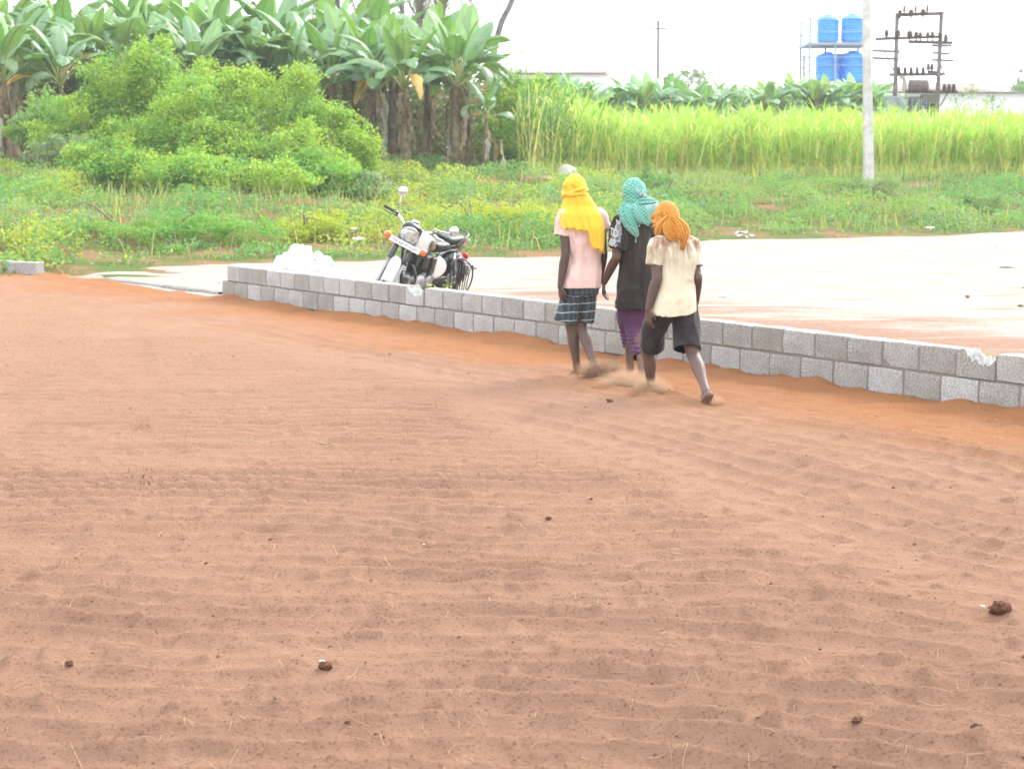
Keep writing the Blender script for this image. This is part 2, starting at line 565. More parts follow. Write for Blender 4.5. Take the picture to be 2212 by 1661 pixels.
def mat_road():
    t = NT('pale_gravel_road')
    v = t.coord()
    vs = t.coord('Object', (0.42, 1.05, 1), (0, 0, 0.18))
    red = t.noise(vs, 1.0, 6, 0.62, 0.6)
    near = t.attr('near')
    m = t.ramp(t.math('ADD', t.math('MULTIPLY', near, 0.45), red), [(0.57, (0, 0, 0)), (0.76, (1, 1, 1))])
    peb = t.ramp(t.noise(v, 13, 7, 0.78), [(0.36, (0, 0, 0)), (0.64, (1, 1, 1))])
    base = t.mix(peb, (0.19, 0.163, 0.134), (0.385, 0.345, 0.295))
    base = t.mix(t.ramp(t.noise(vs, 1.7, 6, 0.65), [(0.38, (0, 0, 0)), (0.62, (0.85, 0.85, 0.85))]), base, (0.36, 0.328, 0.286))
    c = t.mix(t.math('MULTIPLY', m, 0.9), base, t.mix(peb, (0.20, 0.105, 0.066), (0.28, 0.165, 0.115)))
    dark = t.ramp(t.noise(v, 8.5, 3, 0.6), [(0.70, (0, 0, 0)), (0.74, (1, 1, 1))])
    c = t.mix(t.math('MULTIPLY', dark, 0.45), c, (0.16, 0.13, 0.11))
    return t.done(t.principled(c, 0.95, 0, t.bump(t.noise(v, 30, 5, 0.7), 0.8, 0.02), 0.1))

def mat_soil():
    t = NT('verge_soil')
    v = t.coord()
    n1, n2 = t.noise(v, 0.7, 5), t.noise(v, 6, 5)
    c = t.mix(n2, (0.16, 0.085, 0.048), (0.26, 0.145, 0.085))
    c = t.mix(t.ramp(n1, [(0.40, (0, 0, 0)), (0.56, (1, 1, 1))]), c, t.mix(n2, (0.055, 0.088, 0.02), (0.10, 0.14, 0.04)))
    return t.done(t.principled(c, 1.0, 0, t.bump(n2, 0.6, 0.05), 0.05))

M_COIR, M_ROAD, M_SOIL = mat_coir(), mat_road(), mat_soil()

# ------------------------------------------------------------------ ground sheet to the horizon
def grid_sheet(xs, ys, fz):
    X, Y = np.meshgrid(xs, ys)
    Z = fz(X, Y)
    V = np.stack([X, Y, Z], -1).reshape(-1, 3)
    a, b = X.shape
    i = np.arange(a - 1)[:, None] * b + np.arange(b - 1)[None, :]
    F = np.stack([i, i + 1, i + b + 1, i + b], -1).reshape(-1, 4)
    return V, F

xs = np.concatenate([np.linspace(-1500, -45, 14)[:-1], np.linspace(-45, -18, 20)[:-1], np.linspace(-18, 20, 170)[:-1], np.linspace(20, 45, 18)[:-1], np.linspace(45, 1500, 14)])
ys = np.concatenate([np.linspace(-60, 24, 20)[:-1], np.linspace(24, 72, 200)[:-1], np.linspace(72, 130, 20)[:-1], np.linspace(130, 2600, 16)])
def ground_z(X, Y):
    z = terrain(X, Y)
    return np.where(wall_d(X, Y) > -0.4, -0.12, z)
V, F = grid_sheet(xs, ys, ground_z)
ground = tag(link('ground', np_mesh('ground', V, F, M_SOIL)), kind='structure', label='reddish soil bank and ground beyond the road')

# ------------------------------------------------------------------ coir yard: raked heightfield up to the wall
NR, NC = 1000, 560
th = np.linspace(-0.36, 0.36, NC)
dirx = np.tan(th)
den = dirx * WN[0] + WN[1]
ymax = np.minimum((np.dot(WA[:2], WN[:2]) - 0.06) / den, 60.0)
ymax = np.where(ymax < 0, 60, ymax)
beyond = smooth(-4.9, -5.7, dirx * ymax)                      # past the wall's left end the coir runs out over the strip
ymax = ymax + 0.55 * beyond
k = np.linspace(0, 1, NR)[:, None]
Yg = 4.2 * (ymax[None, :] / 4.2) ** k
Xg = dirx[None, :] * Yg
Zg = coir_h(Xg, Yg)
dd = wall_d(Xg, Yg)
left = smooth(WLEN - 0.3, WLEN + 1.0, (Xg - WA[0]) * WU[0] + (Yg - WA[1]) * WU[1])
Zg = Zg - left * (1 - smooth(-0.22, 0.30, dd + fbm(Xg * 0.8, Yg * 0.8, seed=15, octv=3) * 0.14)) * 0.10
V = np.stack([Xg, Yg, Zg], -1).reshape(-1, 3)
i = np.arange(NR - 1)[:, None] * NC + np.arange(NC - 1)[None, :]
F = np.stack([i, i + 1, i + NC + 1, i + NC], -1).reshape(-1, 4)
me = np_mesh('coir_yard', V, F, M_COIR)
add_attr(me, 'fresh', (1 - smooth(0.35, 2.3, dd + fbm(Xg * 0.9, Yg * 0.9, seed=4, octv=4) * 0.5)).reshape(-1))
coir = tag(link('coir_yard_ground', me), kind='structure', label='raked reddish brown coir dust spread to dry')

# ------------------------------------------------------------------ gravel road between wall and bank
NX, NY = 300, 200
rx = np.linspace(-11.5, 34, NX)
dn = (np.dot(WA[:2], WN[:2]) - rx * WN[0]) / WN[1] - 0.15          # y of the wall line at x
e = road_edge(rx)
e = e + fbm(rx * 0.7, rx * 0 + 3.3, seed=3, octv=4) * 0.45
k = np.linspace(0, 1, NY)[:, None]
near_y = np.maximum(dn, 8.0)
left_tip = smooth(-7.3, -5.9, rx)
Yr = near_y[None, :] + (np.maximum(e, near_y + 0.05) - near_y)[None, :] * k
Xr = np.repeat(rx[None, :], NY, 0)
Zr = 0.004 + fbm(Xr * 0.5, Yr * 0.5, seed=22, octv=3) * 0.012 + fbm(Xr * 3, Yr * 3, seed=23, octv=3) * 0.006
edge = np.minimum((e[None, :] - Yr), 1.0)
Zr = Zr - 0.05 * (1 - smooth(0, 0.5, edge)) - 0.14 * (1 - smooth(-7.5, -5.7, Xr + fbm(Xr * 1.3, Yr * 1.3, seed=27, octv=4) * 0.7))
V = np.stack([Xr, Yr, Zr], -1).reshape(-1, 3)
i = np.arange(NY - 1)[:, None] * NX + np.arange(NX - 1)[None, :]
F = np.stack([i, i + 1, i + NX + 1, i + NX], -1).reshape(-1, 4)
me = np_mesh('road', V, F, M_ROAD)
dr = -wall_d(Xr, Yr)
add_attr(me, 'near', (1 - smooth(1.0, 7.0, dr)).reshape(-1) * smooth(-3, 2.5, Xr).reshape(-1) + 0.9 * (1 - smooth(0.2, 0.9, np.maximum(edge, 0))).reshape(-1))
road = tag(link('road', me), kind='structure', label='pale gravel track with patches of red dust')
# ------------------------------------------------------------------ concrete block wall
def mat_block():
    t = NT('concrete_block')
    v = t.coord()
    oi = t.n('ObjectInfo')
    g = t.noise(v, 55, 5, 0.75)
    big = t.noise(v, 3.5, 4)
    c = t.ramp(g, [(0.28, (0.14, 0.137, 0.13)), (0.5, (0.36, 0.357, 0.347)), (0.72, (0.60, 0.60, 0.59))])
    c = t.mix(t.ramp(big, [(0.42, (0, 0, 0)), (0.62, (1, 1, 1))]), c, t.mix(0.35, c, (0.24, 0.215, 0.185)))
    tone = t.ramp(oi.outputs['Random'], [(0.0, (0.84, 0.82, 0.79)), (0.5, (1.0, 1.0, 1.0)), (1.0, (1.2, 1.22, 1.26))])
    c = t.mix(1.0, c, tone, 'MULTIPLY')
    return t.done(t.principled(c, 0.95, 0, t.bump(g, 1.0, 0.012), 0.1))

def mat_mortar():
    t = NT('mortar')
    v = t.coord()
    g = t.noise(v, 30, 5, 0.7)
    c = t.mix(g, (0.16, 0.145, 0.125), (0.28, 0.26, 0.235))
    return t.done(t.principled(c, 1.0, 0, t.bump(g, 0.8, 0.01), 0.05))

M_BLOCK, M_MORTAR = mat_block(), mat_mortar()
M_BROKEN = simple('fresh_broken_concrete', (0.40, 0.39, 0.375), 0.95, var=0.3, nscale=30, bump=0.8, bdist=0.02)

BL, BH, BT, JT = 0.398, 0.2, 0.185, 0.014
rngw = np.random.default_rng(11)

def block_mesh(seed, L=BL):
    r = np.random.default_rng(seed)
    bm = bmesh.new()
    bmesh.ops.create_cube(bm, size=1.0)
    bmesh.ops.subdivide_edges(bm, edges=bm.edges[:], cuts=1, use_grid_fill=True)
    for v in bm.verts:
        n = sum(abs(abs(c) - 0.5) < 1e-4 for c in v.co)
        v.co.x *= L; v.co.y *= BT; v.co.z *= BH
        pull = 0.006 if n == 3 else (0.003 if n == 2 else 0)
        for k in range(3):
            v.co[k] -= math.copysign(pull, v.co[k]) if abs(v.co[k]) > 1e-4 else 0
            v.co[k] += r.normal() * 0.0018
    bmesh.ops.bevel(bm, geom=[e for e in bm.edges if e.calc_face_angle(0) > 0.5], offset=0.004, segments=1, affect='EDGES')
    me = bpy.data.meshes.new('block')
    bm.to_mesh(me); bm.free()
    me.materials.append(M_BLOCK)
    return me

def broken_block_mesh(seed, bite):
    """a block with a jagged bite out of its top: bite(x) gives the height kept, 0..1"""
    r = np.random.default_rng(seed)
    nx, ny = 18, 7
    xs_, ys_ = np.linspace(-BL / 2, BL / 2, nx), np.linspace(-BT / 2, BT / 2, ny)
    top = np.zeros((nx, ny, 3))
    for i_, x in enumerate(xs_):
        for j_, y in enumerate(ys_):
            hgt = bite(x / BL + 0.5 + 0.10 * (y / BT))
            rough = 0.018 if hgt < 0.97 else 0.002
            top[i_, j_] = (x, y, -BH / 2 + BH * hgt + r.normal() * rough)
    bot = top.copy(); bot[:, :, 2] = -BH / 2
    mb = MB()
    mb.sheet(top[:, ::-1], 1)
    per = [(i_, 0) for i_ in range(nx)] + [(nx - 1, j_) for j_ in range(1, ny)] + [(i_, ny - 1) for i_ in range(nx - 2, -1, -1)] + [(0, j_) for j_ in range(ny - 2, 0, -1)]
    m = len(per)
    Vv = np.array([bot[p] for p in per] + [top[p] for p in per])
    mb.add(Vv, [(a, (a + 1) % m, m + (a + 1) % m, m + a) for a in range(m)], 0, False)
    mb.add(np.array([bot[p] for p in per]), [tuple(range(m - 1, -1, -1))], 0, False)
    return mb.mesh('broken_block', [M_BLOCK, M_BROKEN])

blocks = [block_mesh(s) for s in range(5)]
wall_rot = math.atan2(WU[1], WU[0])
wall = empty('block_wall', tuple(WA + WN * 0), 'long low wall of grey concrete blocks along the edge of the coir yard', 'wall', rot=(0, 0, wall_rot))
# local axes: x along the wall (away from the camera), +y is the yard side or the road side
side = 1.0 if np.dot(np.array([-math.sin(wall_rot), math.cos(wall_rot)]), WN[:2]) > 0 else -1.0
pitch_b = BL + JT
n_left = int(round(WLEN / pitch_b))
n_right = 8
def course(z0, shift, kmin, kmax, broken):
    for kk in range(kmin, kmax):
        x = (kk + 0.5) * pitch_b + shift
        if kk in broken:
            me_ = broken_block_mesh(kk + 50, broken[kk])
        else:
            me_ = blocks[int(rngw.integers(0, 5))]
        o = link('broken_block' if kk in broken else 'block', me_, wall)
        if kk in broken: o['label'] = 'concrete block with its top corner broken away'
        o.location = (x + rngw.normal() * 0.002, -side * (BT / 2) + rngw.normal() * 0.0025, z0 + BH / 2 + rngw.normal() * 0.0012)
        o.rotation_euler = (rngw.normal() * 0.004, rngw.normal() * 0.004, rngw.normal() * 0.006 + (math.pi if (rngw.random() < 0.5 and kk not in broken) else 0))
SH = WLEN - n_left * pitch_b
Z1, Z2 = 0.018, 0.018 + BH + JT
def s_of(px, py_):           # distance along the wall of a photo column, measured on the wall top
    d = ray(px, py_)
    t_ = np.dot(WA[:2], WN[:2]) / (d[0] * WN[0] + d[1] * WN[1])
    return float(np.dot(d[:2] * t_ - WA[:2], WU[:2]))
kb1 = int(math.floor((s_of(2150, 790) - SH) / pitch_b))
kb2 = int(math.floor((s_of(906, 622) - SH) / pitch_b))
def bite_r(u):
    # u runs away from the camera (photo right to left)
    return float(np.interp(u, [-0.1, 0.0, 0.12, 0.35, 0.62, 0.8, 0.92, 1.1], [1.0, 0.74, 0.60, 0.60, 0.66, 0.88, 1.0, 1.0]))
def bite_m(u):
    return float(np.interp(u, [-0.1, 0.0, 0.12, 0.5, 0.8, 1.0, 1.1], [1.0, 0.95, 0.62, 0.55, 0.72, 0.95, 1.0]))
course(Z2, SH, -n_right, n_left, {kb1: bite_r, kb2: bite_m})
course(Z1, SH + 0.17, -n_right - 1, n_left, {})
# recessed mortar: one continuous core behind the joints plus a footing
mb = MB()
x0, x1 = (-n_right) * pitch_b + SH, n_left * pitch_b + SH - 0.012
segs = [(x0, SH + kb1 * pitch_b + 0.01), (SH + (kb1 + 1) * pitch_b - 0.01, SH + kb2 * pitch_b + 0.01), (SH + (kb2 + 1) * pitch_b - 0.01, x1)]
mb.box(((x0 + x1) / 2 + 0.08, -side * BT / 2, (Z1 + Z2) / 2 - 0.004), (x1 - x0 + 0.16, BT - 0.021, Z2 - Z1 - 0.004))
for a, b in segs:
    mb.box(((a + b) / 2, -side * BT / 2, Z2 + BH / 2 - 0.012), (b - a, BT - 0.021, BH - 0.016))
mb.build('mortar', M_MORTAR, wall)
MB().box(((x0 + x1) / 2, -side * BT / 2, -0.08), (x1 - x0 + 0.3, BT + 0.04, 0.13)).build('footing', M_MORTAR, wall)

# low concrete strip carrying on to the left of the wall
P0, P1 = gnd(470, 636), gnd(205, 604)
u2 = unit(P1 - P0); ln = float(np.linalg.norm(P1 - P0))
n_ = 40
ts = np.linspace(0, ln, n_)
nrm = np.array([-u2[1], u2[0], 0])
if nrm[1] < 0: nrm = -nrm
G = np.zeros((n_, 5, 3))
for j_, (oy, oz) in enumerate(((-0.03, -0.25), (0.0, 0.018), (0.14, 0.026), (0.26, 0.018), (0.29, -0.25))):
    G[:, j_] = P0 + u2 * ts[:, None] + nrm * (oy + fbm(ts * 3, ts * 0 + j_, seed=61, octv=3)[:, None] * 0.02)
    G[:, j_, 2] = oz + fbm(ts * 4, ts * 0 + j_, seed=62, octv=2) * 0.008
strip = MB().sheet(G).build('concrete_strip', simple('worn_concrete', (0.22, 0.20, 0.185), 0.95, var=0.35, nscale=9, bump=0.7, bdist=0.02))
tag(strip, 'flat worn concrete strip in the ground left of the block wall end', 'concrete strip')

# two lone blocks at the far left
for nm_, lb_, (pxa, pxb), py_ in (('concrete_block', 'light grey concrete block at the far left beside the grass, right one of two', (24, 84), 594), ('concrete_block', 'brownish concrete block cut by the left picture edge', (-36, 21), 590)):
    a, b = gnd(pxa, py_), gnd(pxb, py_ + 2)
    L_ = float(np.linalg.norm(b - a))
    mb = MB().box((0, 0, 0), (L_, 0.20, 0.20), bev=0.012)
    o = mb.build(nm_, M_BLOCK)
    o.location = tuple((a + b) / 2 + np.array([0, 0.1, 0.105])); o.rotation_euler = (0, 0, math.atan2(b[1] - a[1], b[0] - a[0]))
    tag(o, lb_, 'block')
# ------------------------------------------------------------------ vegetation
M_LEAF = leafmat('leaf', 0.42, 0.02)
M_GRASS = leafmat('grass_blade', 0.45, 0.02)
M_BANANA = leafmat('banana_leaf', 0.32, 0.07, 0.42)
M_DRY = leafmat('dry_leaf', 0.25, 0.0)
M_TWIG = simple('twig_bark', (0.20, 0.165, 0.13), 0.9, var=0.4, nscale=9)
M_STEM = simple('banana_stem', (0.155, 0.12, 0.065), 0.7, var=0.65, nscale=5, bump=0.5, bdist=0.02)
M_RIB = simple('banana_midrib', (0.26, 0.30, 0.10), 0.55, var=0.2, nscale=4, bump=0)
M_PALMBARK = simple('palm_bark', (0.20, 0.18, 0.165), 0.9, var=0.3, nscale=4, bump=0.6, bdist=0.03)

def jitter(col, n, rng, v=0.22, hue=0.12):
    c = np.asarray(col, float)[None, :] * 1.6 + 0.02 * (1 + rng.uniform(-v, v, (n, 1)))
    c = c * (1 + rng.uniform(-hue, hue, (n, 3)))
    return np.clip(c, 0.003, 0.9)

# ---- short grass, leafy weeds and yellow-green weeds on the bank (uncountable ground cover)
rng = np.random.default_rng(3)
def scatter(n, x0, x1, y0, y1):
    y = rng.uniform(y0, y1, n * 2)
    x = rng.uniform(x0, x1, n * 2)
    keep = np.abs(x) < 0.275 * y + 1.5
    return x[keep][:n], y[keep][:n]

def bank_pts(n, lo=0.0, hi=30):
    x, y = scatter(n * 3, -21, 22, 31, 73)
    d = y - road_edge(x) + fbm(x * 0.9, y * 0.9, seed=71, octv=3) * 0.9
    t = (d > lo) & (d < hi)
    return x[t][:n], y[t][:n], d[t][:n]

# bare earth patches stay free of plants
def bare(x, y):
    b = fbm(x * 0.55, y * 0.4, seed=77, octv=3)
    return smooth(0.75, 1.0, b)
SOILS = [gnd(1175, 398, 0.9), gnd(760, 556), gnd(90, 580), gnd(35, 505, 0.4)]

# short turf
x, y, d = bank_pts(60000, 0.15)
k = rng.random(len(x)) > bare(x, y)
x, y, d = x[k], y[k], d[k]
P = np.stack([x, y, terrain(x, y) - 0.01], -1)
n = len(x)
L = rng.uniform(0.05, 0.14, n) * (0.5 + 0.8 * smooth(0.2, 3, d)) * (1 + 0.6 * np.clip(fbm(x * 0.6, y * 0.6, seed=81, octv=3), -0.6, 1.5))
V, F = ribbons(P, rng.uniform(0, 6.28, n), L, rng.uniform(0.7, 1.5, n), rng.uniform(0.2, 1.2, n), rng.uniform(0.022, 0.05, n), 2, 0.15)
pal = np.array([(0.14, 0.24, 0.075), (0.18, 0.27, 0.10), (0.23, 0.27, 0.11), (0.11, 0.22, 0.065), (0.30, 0.27, 0.14)])
c = pal[rng.choice(5, n, p=[.3, .3, .15, .17, .08])] * rng.uniform(0.8, 1.25, (n, 1))
tag(link('verge_grass', np_mesh('verge_grass', V, F, M_GRASS, colors=np.repeat(c, 6, 0))), 'short green grass covering the bank beyond the road', 'grass', kind='stuff')

# broad weeds in clumps
x, y, d = bank_pts(240000, 0.9)
cl = fbm(x * 0.75, y * 0.55, seed=91, octv=3)
pr = smooth(-0.55, 0.5, cl) * smooth(0.6, 2.8, d) * (1 - bare(x, y))
ffr = np.interp(x, [-1, 0.6, 2.2, 4, 25], [62.5, 62.5, 65.5, 67.5, 69.5])
nearf = np.where(x > 1.0, smooth(-5.5, -1.0, y - ffr), 0.0)
pr = pr * np.where(x > 2.5, 0.8, 1.0) * (1 - 0.85 * nearf)
k = rng.random(len(x)) < pr
x, y, cl, d, nearf = x[k][:95000], y[k][:95000], cl[k][:95000], d[k][:95000], nearf[k][:95000]
n = len(x)
hmax = (0.10 + 0.42 * smooth(-0.2, 0.9, cl) * smooth(0.5, 3.5, d)) * (1 - 0.7 * nearf)
hh = hmax * rng.random(n) ** 0.7
P = np.stack([x, y, terrain(x, y) + hh], -1)
V, F = leafquads(P, rng.uniform(0.05, 0.115, n), rng, 0.62, 0.5)
kind = noise(x * 0.35, y * 0.3, seed=95) + rng.normal(size=n) * 0.25
yel = smooth(0.1, 0.6, noise(x * 0.3 + 9, y * 0.22, seed=98) + rng.normal(size=n) * 0.25 + 0.55 * np.exp(-((x - 0.3) / 4.0) ** 2 - ((y - 42.5) / 5.0) ** 2))
ca = jitter((0.085, 0.20, 0.062), n, rng)
cb = jitter((0.145, 0.225, 0.105), n, rng)
cc = jitter((0.245, 0.285, 0.045), n, rng)
c = ca * (1 - smooth(0.0, 0.5, kind))[:, None] + cb * smooth(0.0, 0.5, kind)[:, None]
yel = yel * np.where(x > 3.0, 0.3, 1.0)
c = c * (1 - yel[:, None]) + cc * yel[:, None]
ylw = rng.random(n) < 0.006
c[ylw] = (0.62, 0.45, 0.05)
tag(link('bank_weeds', np_mesh('bank_weeds', V, F, M_LEAF, colors=np.repeat(c, 4, 0))), 'low leafy weeds and yellow flowering herbs growing over the bank', 'weeds', kind='stuff')

# tall thin weed stems and seed heads
x, y, d = bank_pts(11000, 1.2)
k = rng.random(len(x)) < (0.25 + 0.75 * smooth(0, 0.6, noise(x * 0.5, y * 0.4, seed=101))) * (1 - bare(x, y))
x, y = x[k], y[k]; n = len(x)
P = np.stack([x, y, terrain(x, y)], -1)
V, F = ribbons(P, rng.uniform(0, 6.28, n), rng.uniform(0.2, 0.6, n), rng.uniform(1.1, 1.55, n), rng.uniform(0.1, 0.7, n), rng.uniform(0.014, 0.028, n), 3, 0.3)
c = jitter((0.19, 0.21, 0.08), n, rng); dr = rng.random(n) < 0.12
c[dr] = jitter((0.33, 0.27, 0.14), int(dr.sum()), rng)
tag(link('tall_weeds', np_mesh('tall_weeds', V, F, M_GRASS, colors=np.repeat(c, 8, 0))), 'thin upright weed stems standing out of the bank growth', 'weeds', kind='stuff')

# ---- tall fodder grass field on the right
rng = np.random.default_rng(5)
def field_front(x):
    return np.interp(x, [-1, 0.6, 2.2, 4, 25], [62.5, 62.5, 65.5, 67.5, 69.5])
N = 3600
x = rng.uniform(0.2, 23, N * 2)
dep = rng.random(N * 2) ** 1.25 * 12
y = field_front(x) + dep + fbm(x * 1.1, x * 0, seed=111, octv=2) * 0.5
k = np.abs(x) < 0.275 * y + 1.0
x, y, dep = x[k][:N], y[k][:N], dep[k][:N]
H = 1.80 + 0.10 * dep * 0.5 + fbm(x * 0.5, y * 0.3, seed=113, octv=3) * 0.22 + rng.normal(size=len(x)) * 0.2
H = H * np.interp(x, [0.5, 2.0, 3.5], [1.3, 1.22, 1.0])
z0 = terrain(x, y)
n = len(x)
P = np.stack([x, y, z0], -1)
lean = rng.uniform(0, 6.28, n)
Vs, Fs = ribbons(P, lean, H * 0.92, rng.uniform(1.40, 1.56, n), rng.uniform(0.0, 0.25, n), rng.uniform(0.028, 0.046, n), 3, 0.4, rng.uniform(0, 3, n))
mixd = rng.random(n)
green = np.where(x < 2.2, 0.0, 1.0)
cs = jitter((0.28, 0.34, 0.10), n, rng); k = rng.random(n) < 0.45
cs[k] = jitter((0.52, 0.46, 0.22), int(k.sum()), rng)
NB = 9
hb = rng.random((n, NB)) ** 0.8
Pb = np.repeat(P, NB, 0)
hz = hb.reshape(-1)
Hr = np.repeat(H, NB)
lr = np.repeat(lean, NB)
Pb = Pb + np.stack([np.cos(lr) * hz * 0.12, np.sin(lr) * hz * 0.12, hz * Hr * 0.9], -1)
m = len(Pb)
xr = np.repeat(x, NB)
Vb, Fb = ribbons(Pb, rng.uniform(0, 6.28, m), rng.uniform(0.45, 0.95, m), rng.uniform(0.85, 1.4, m), rng.uniform(0.6, 2.2, m), rng.uniform(0.030, 0.062, m), 4, 0.06, rng.uniform(-0.5, 0.5, m))
cb = jitter((0.215, 0.335, 0.060), m, rng, 0.35)
k = xr < 2.0 + rng.normal(size=m) * 0.5
cb[k] = jitter((0.085, 0.185, 0.055), int(k.sum()), rng, 0.3)
k = rng.random(m) < 0.30 * (1 - hz)
cb[k] = jitter((0.40, 0.34, 0.12), int(k.sum()), rng)
k = rng.random(m) < 0.10
cb[k] = jitter((0.40, 0.42, 0.17), int(k.sum()), rng)
V = np.vstack([Vs, Vb]); F = np.vstack([Fs, Fb + len(Vs)])
c = np.vstack([np.repeat(cs, 8, 0), np.repeat(cb, 10, 0)])
tag(link('fodder_grass_field', np_mesh('fodder_grass_field', V, F, M_GRASS, colors=c)), 'tall bright green fodder grass standing in a field behind the bank', 'grass', kind='stuff')

# pale dry grass at the foot of the field
n = 5000
x = rng.uniform(0.6, 22, n); y = field_front(x) + rng.normal(size=n) * 0.55 - 0.3
P = np.stack([x, y, terrain(x, y)], -1)
V, F = ribbons(P, rng.uniform(0, 6.28, n), rng.uniform(0.2, 0.75, n), rng.uniform(1.0, 1.5, n), rng.uniform(0.2, 1.4, n), rng.uniform(0.02, 0.04, n), 3, 0.2)
c = jitter((0.36, 0.36, 0.14), n, rng, 0.3); k = rng.random(n) < 0.45
c[k] = jitter((0.20, 0.28, 0.08), int(k.sum()), rng)
tag(link('field_edge_grass', np_mesh('field_edge_grass', V, F, M_GRASS, colors=np.repeat(c, 8, 0))), 'pale dry grass fringing the foot of the tall grass field', 'grass', kind='stuff')

# ---- bushes
def bush(name, label, cat, lobes, nleaf, size, cols, seed, group=None, twigs=10, branch_col=None, density=0.0, up=0.5, twig_r=0.012):
    """lobes: (centre, radii) ellipsoids; leaves sit in clumps near the surface and thinly inside"""
    r = np.random.default_rng(seed)
    cen = np.array([l[0] for l in lobes]); rad = np.array([l[1] for l in lobes])
    base = cen.mean(0).copy(); base[2] = terrain(base[0], base[1])
    root = empty(name, tuple(base), label, cat, group)
    sub_c, sub_r = [cen], [rad * 0.86]
    for j in range(len(lobes)):
        u_ = r.normal(size=(11, 3)); u_[:, 2] = u_[:, 2] * 0.8 + 0.25; u_ /= np.linalg.norm(u_, axis=1)[:, None]
        sub_c.append(cen[j] + u_ * rad[j] * r.uniform(0.65, 1.0, (11, 1))); sub_r.append(rad[j] * r.uniform(0.16, 0.46, (11, 1)))
    c0_, r0_ = cen, rad
    cen, rad = np.vstack(sub_c), np.vstack(sub_r)
    vol = rad.prod(1) ** 0.67
    which = r.choice(len(cen), nleaf, p=vol / vol.sum())
    u = r.normal(size=(nleaf, 3)); u /= np.linalg.norm(u, axis=1)[:, None]
    rr = 1 - 0.62 * r.random(nleaf) ** 1.3
    bump_ = 1 + 0.42 * fbm(u[:, 0] * 2.2 + which * 7, u[:, 1] * 2.2, u[:, 2] * 2.2, seed=seed, octv=3)
    P = cen[which] + u * rad[which] * (rr * bump_)[:, None]
    # open gaps, clumps
    g = noise(P[:, 0] * 3.2, P[:, 1] * 3.2, P[:, 2] * 3.2, seed=seed + 3)
    keep = (g > -0.5 + density) | (r.random(nleaf) < 0.12)
    keep &= P[:, 2] > terrain(P[:, 0], P[:, 1]) + 0.02
    P = P[keep]
    # loose sprays of leaves standing out of the outline
    ns = 26 * len(lobes) if nleaf > 5000 else 8 * len(lobes)
    j = r.integers(len(cen), size=ns)
    d_ = r.normal(size=(ns, 3)); d_[:, 2] = np.abs(d_[:, 2]) + 0.25; d_ /= np.linalg.norm(d_, axis=1)[:, None]
    st_ = cen[j] + d_ * rad[j] * 0.85
    dr_ = d_ + r.normal(size=(ns, 3)) * 0.45; dr_ /= np.linalg.norm(dr_, axis=1)[:, None]
    t_ = r.random((ns, 16))
    Ls_ = r.uniform(0.25, 0.62, ns)[:, None] * min(1.0, rad.mean() * 1.6)
    sp_ = st_[:, None, :] + dr_[:, None, :] * (t_ * Ls_)[..., None] + r.normal(size=(ns, 16, 3)) * 0.035
    sp_[..., 2] -= (t_ * Ls_) ** 2 * 0.5
    P = np.vstack([P, sp_.reshape(-1, 3)])
    P = P[P[:, 2] > terrain(P[:, 0], P[:, 1]) + 0.02]
    n = len(P)
    sz = r.uniform(0.7, 1.3, n) * size
    V, F = leafquads(P - base, sz, r, 0.55, up)
    ci = np.clip(((noise(P[:, 0] * 1.3, P[:, 1] * 1.3, P[:, 2] * 1.3, seed=seed + 9) * 0.5 + 0.5) * len(cols) + r.normal(size=n) * 0.4).astype(int), 0, len(cols) - 1)
    c = np.asarray(cols)[ci] * 1.85 * r.uniform(0.8, 1.22, (n, 1)) * (1 + r.uniform(-0.08, 0.08, (n, 3)))
    yl = r.random(n) < 0.012
    c[yl] = (0.55, 0.42, 0.06)
    link('crown', np_mesh('crown', V, F, M_LEAF, colors=np.repeat(np.clip(c, 0, 1), 4, 0)), root)
    cen, rad = c0_, r0_
    for _ in range(twigs):
        j = r.integers(len(lobes))
        d_ = r.normal(size=3); d_[2] = abs(d_[2]) * 0.8; d_ = unit(d_)
        tip = cen[j] + d_ * rad[j] * r.uniform(0.8, 1.08)
        st = base + np.array([r.normal() * 0.3, r.normal() * 0.2, 0.0])
        st = st * 0.5 + np.array([cen[j][0], cen[j][1], terrain(cen[j][0], cen[j][1])]) * 0.5
        mid_ = (st + tip) / 2 + r.normal(size=3) * 0.18 + np.array([0, 0, 0.25])
        MB().tube(np.array([st, mid_, tip]) - base, [twig_r * 2.2, twig_r * 1.5, twig_r * 0.5], 5, 7).build('branch', M_TWIG, root)
    return root

G1, G2, G3, G4 = (0.145, 0.250, 0.060), (0.180, 0.280, 0.062), (0.110, 0.220, 0.060), (0.225, 0.300, 0.055)
GD = (0.060, 0.170, 0.045); GP = (0.175, 0.25, 0.13)
def lb(px, py, Y, rx, rz, ry=None):
    return (at(px, py, Y), np.array([rx, ry if ry else rx, rz]))

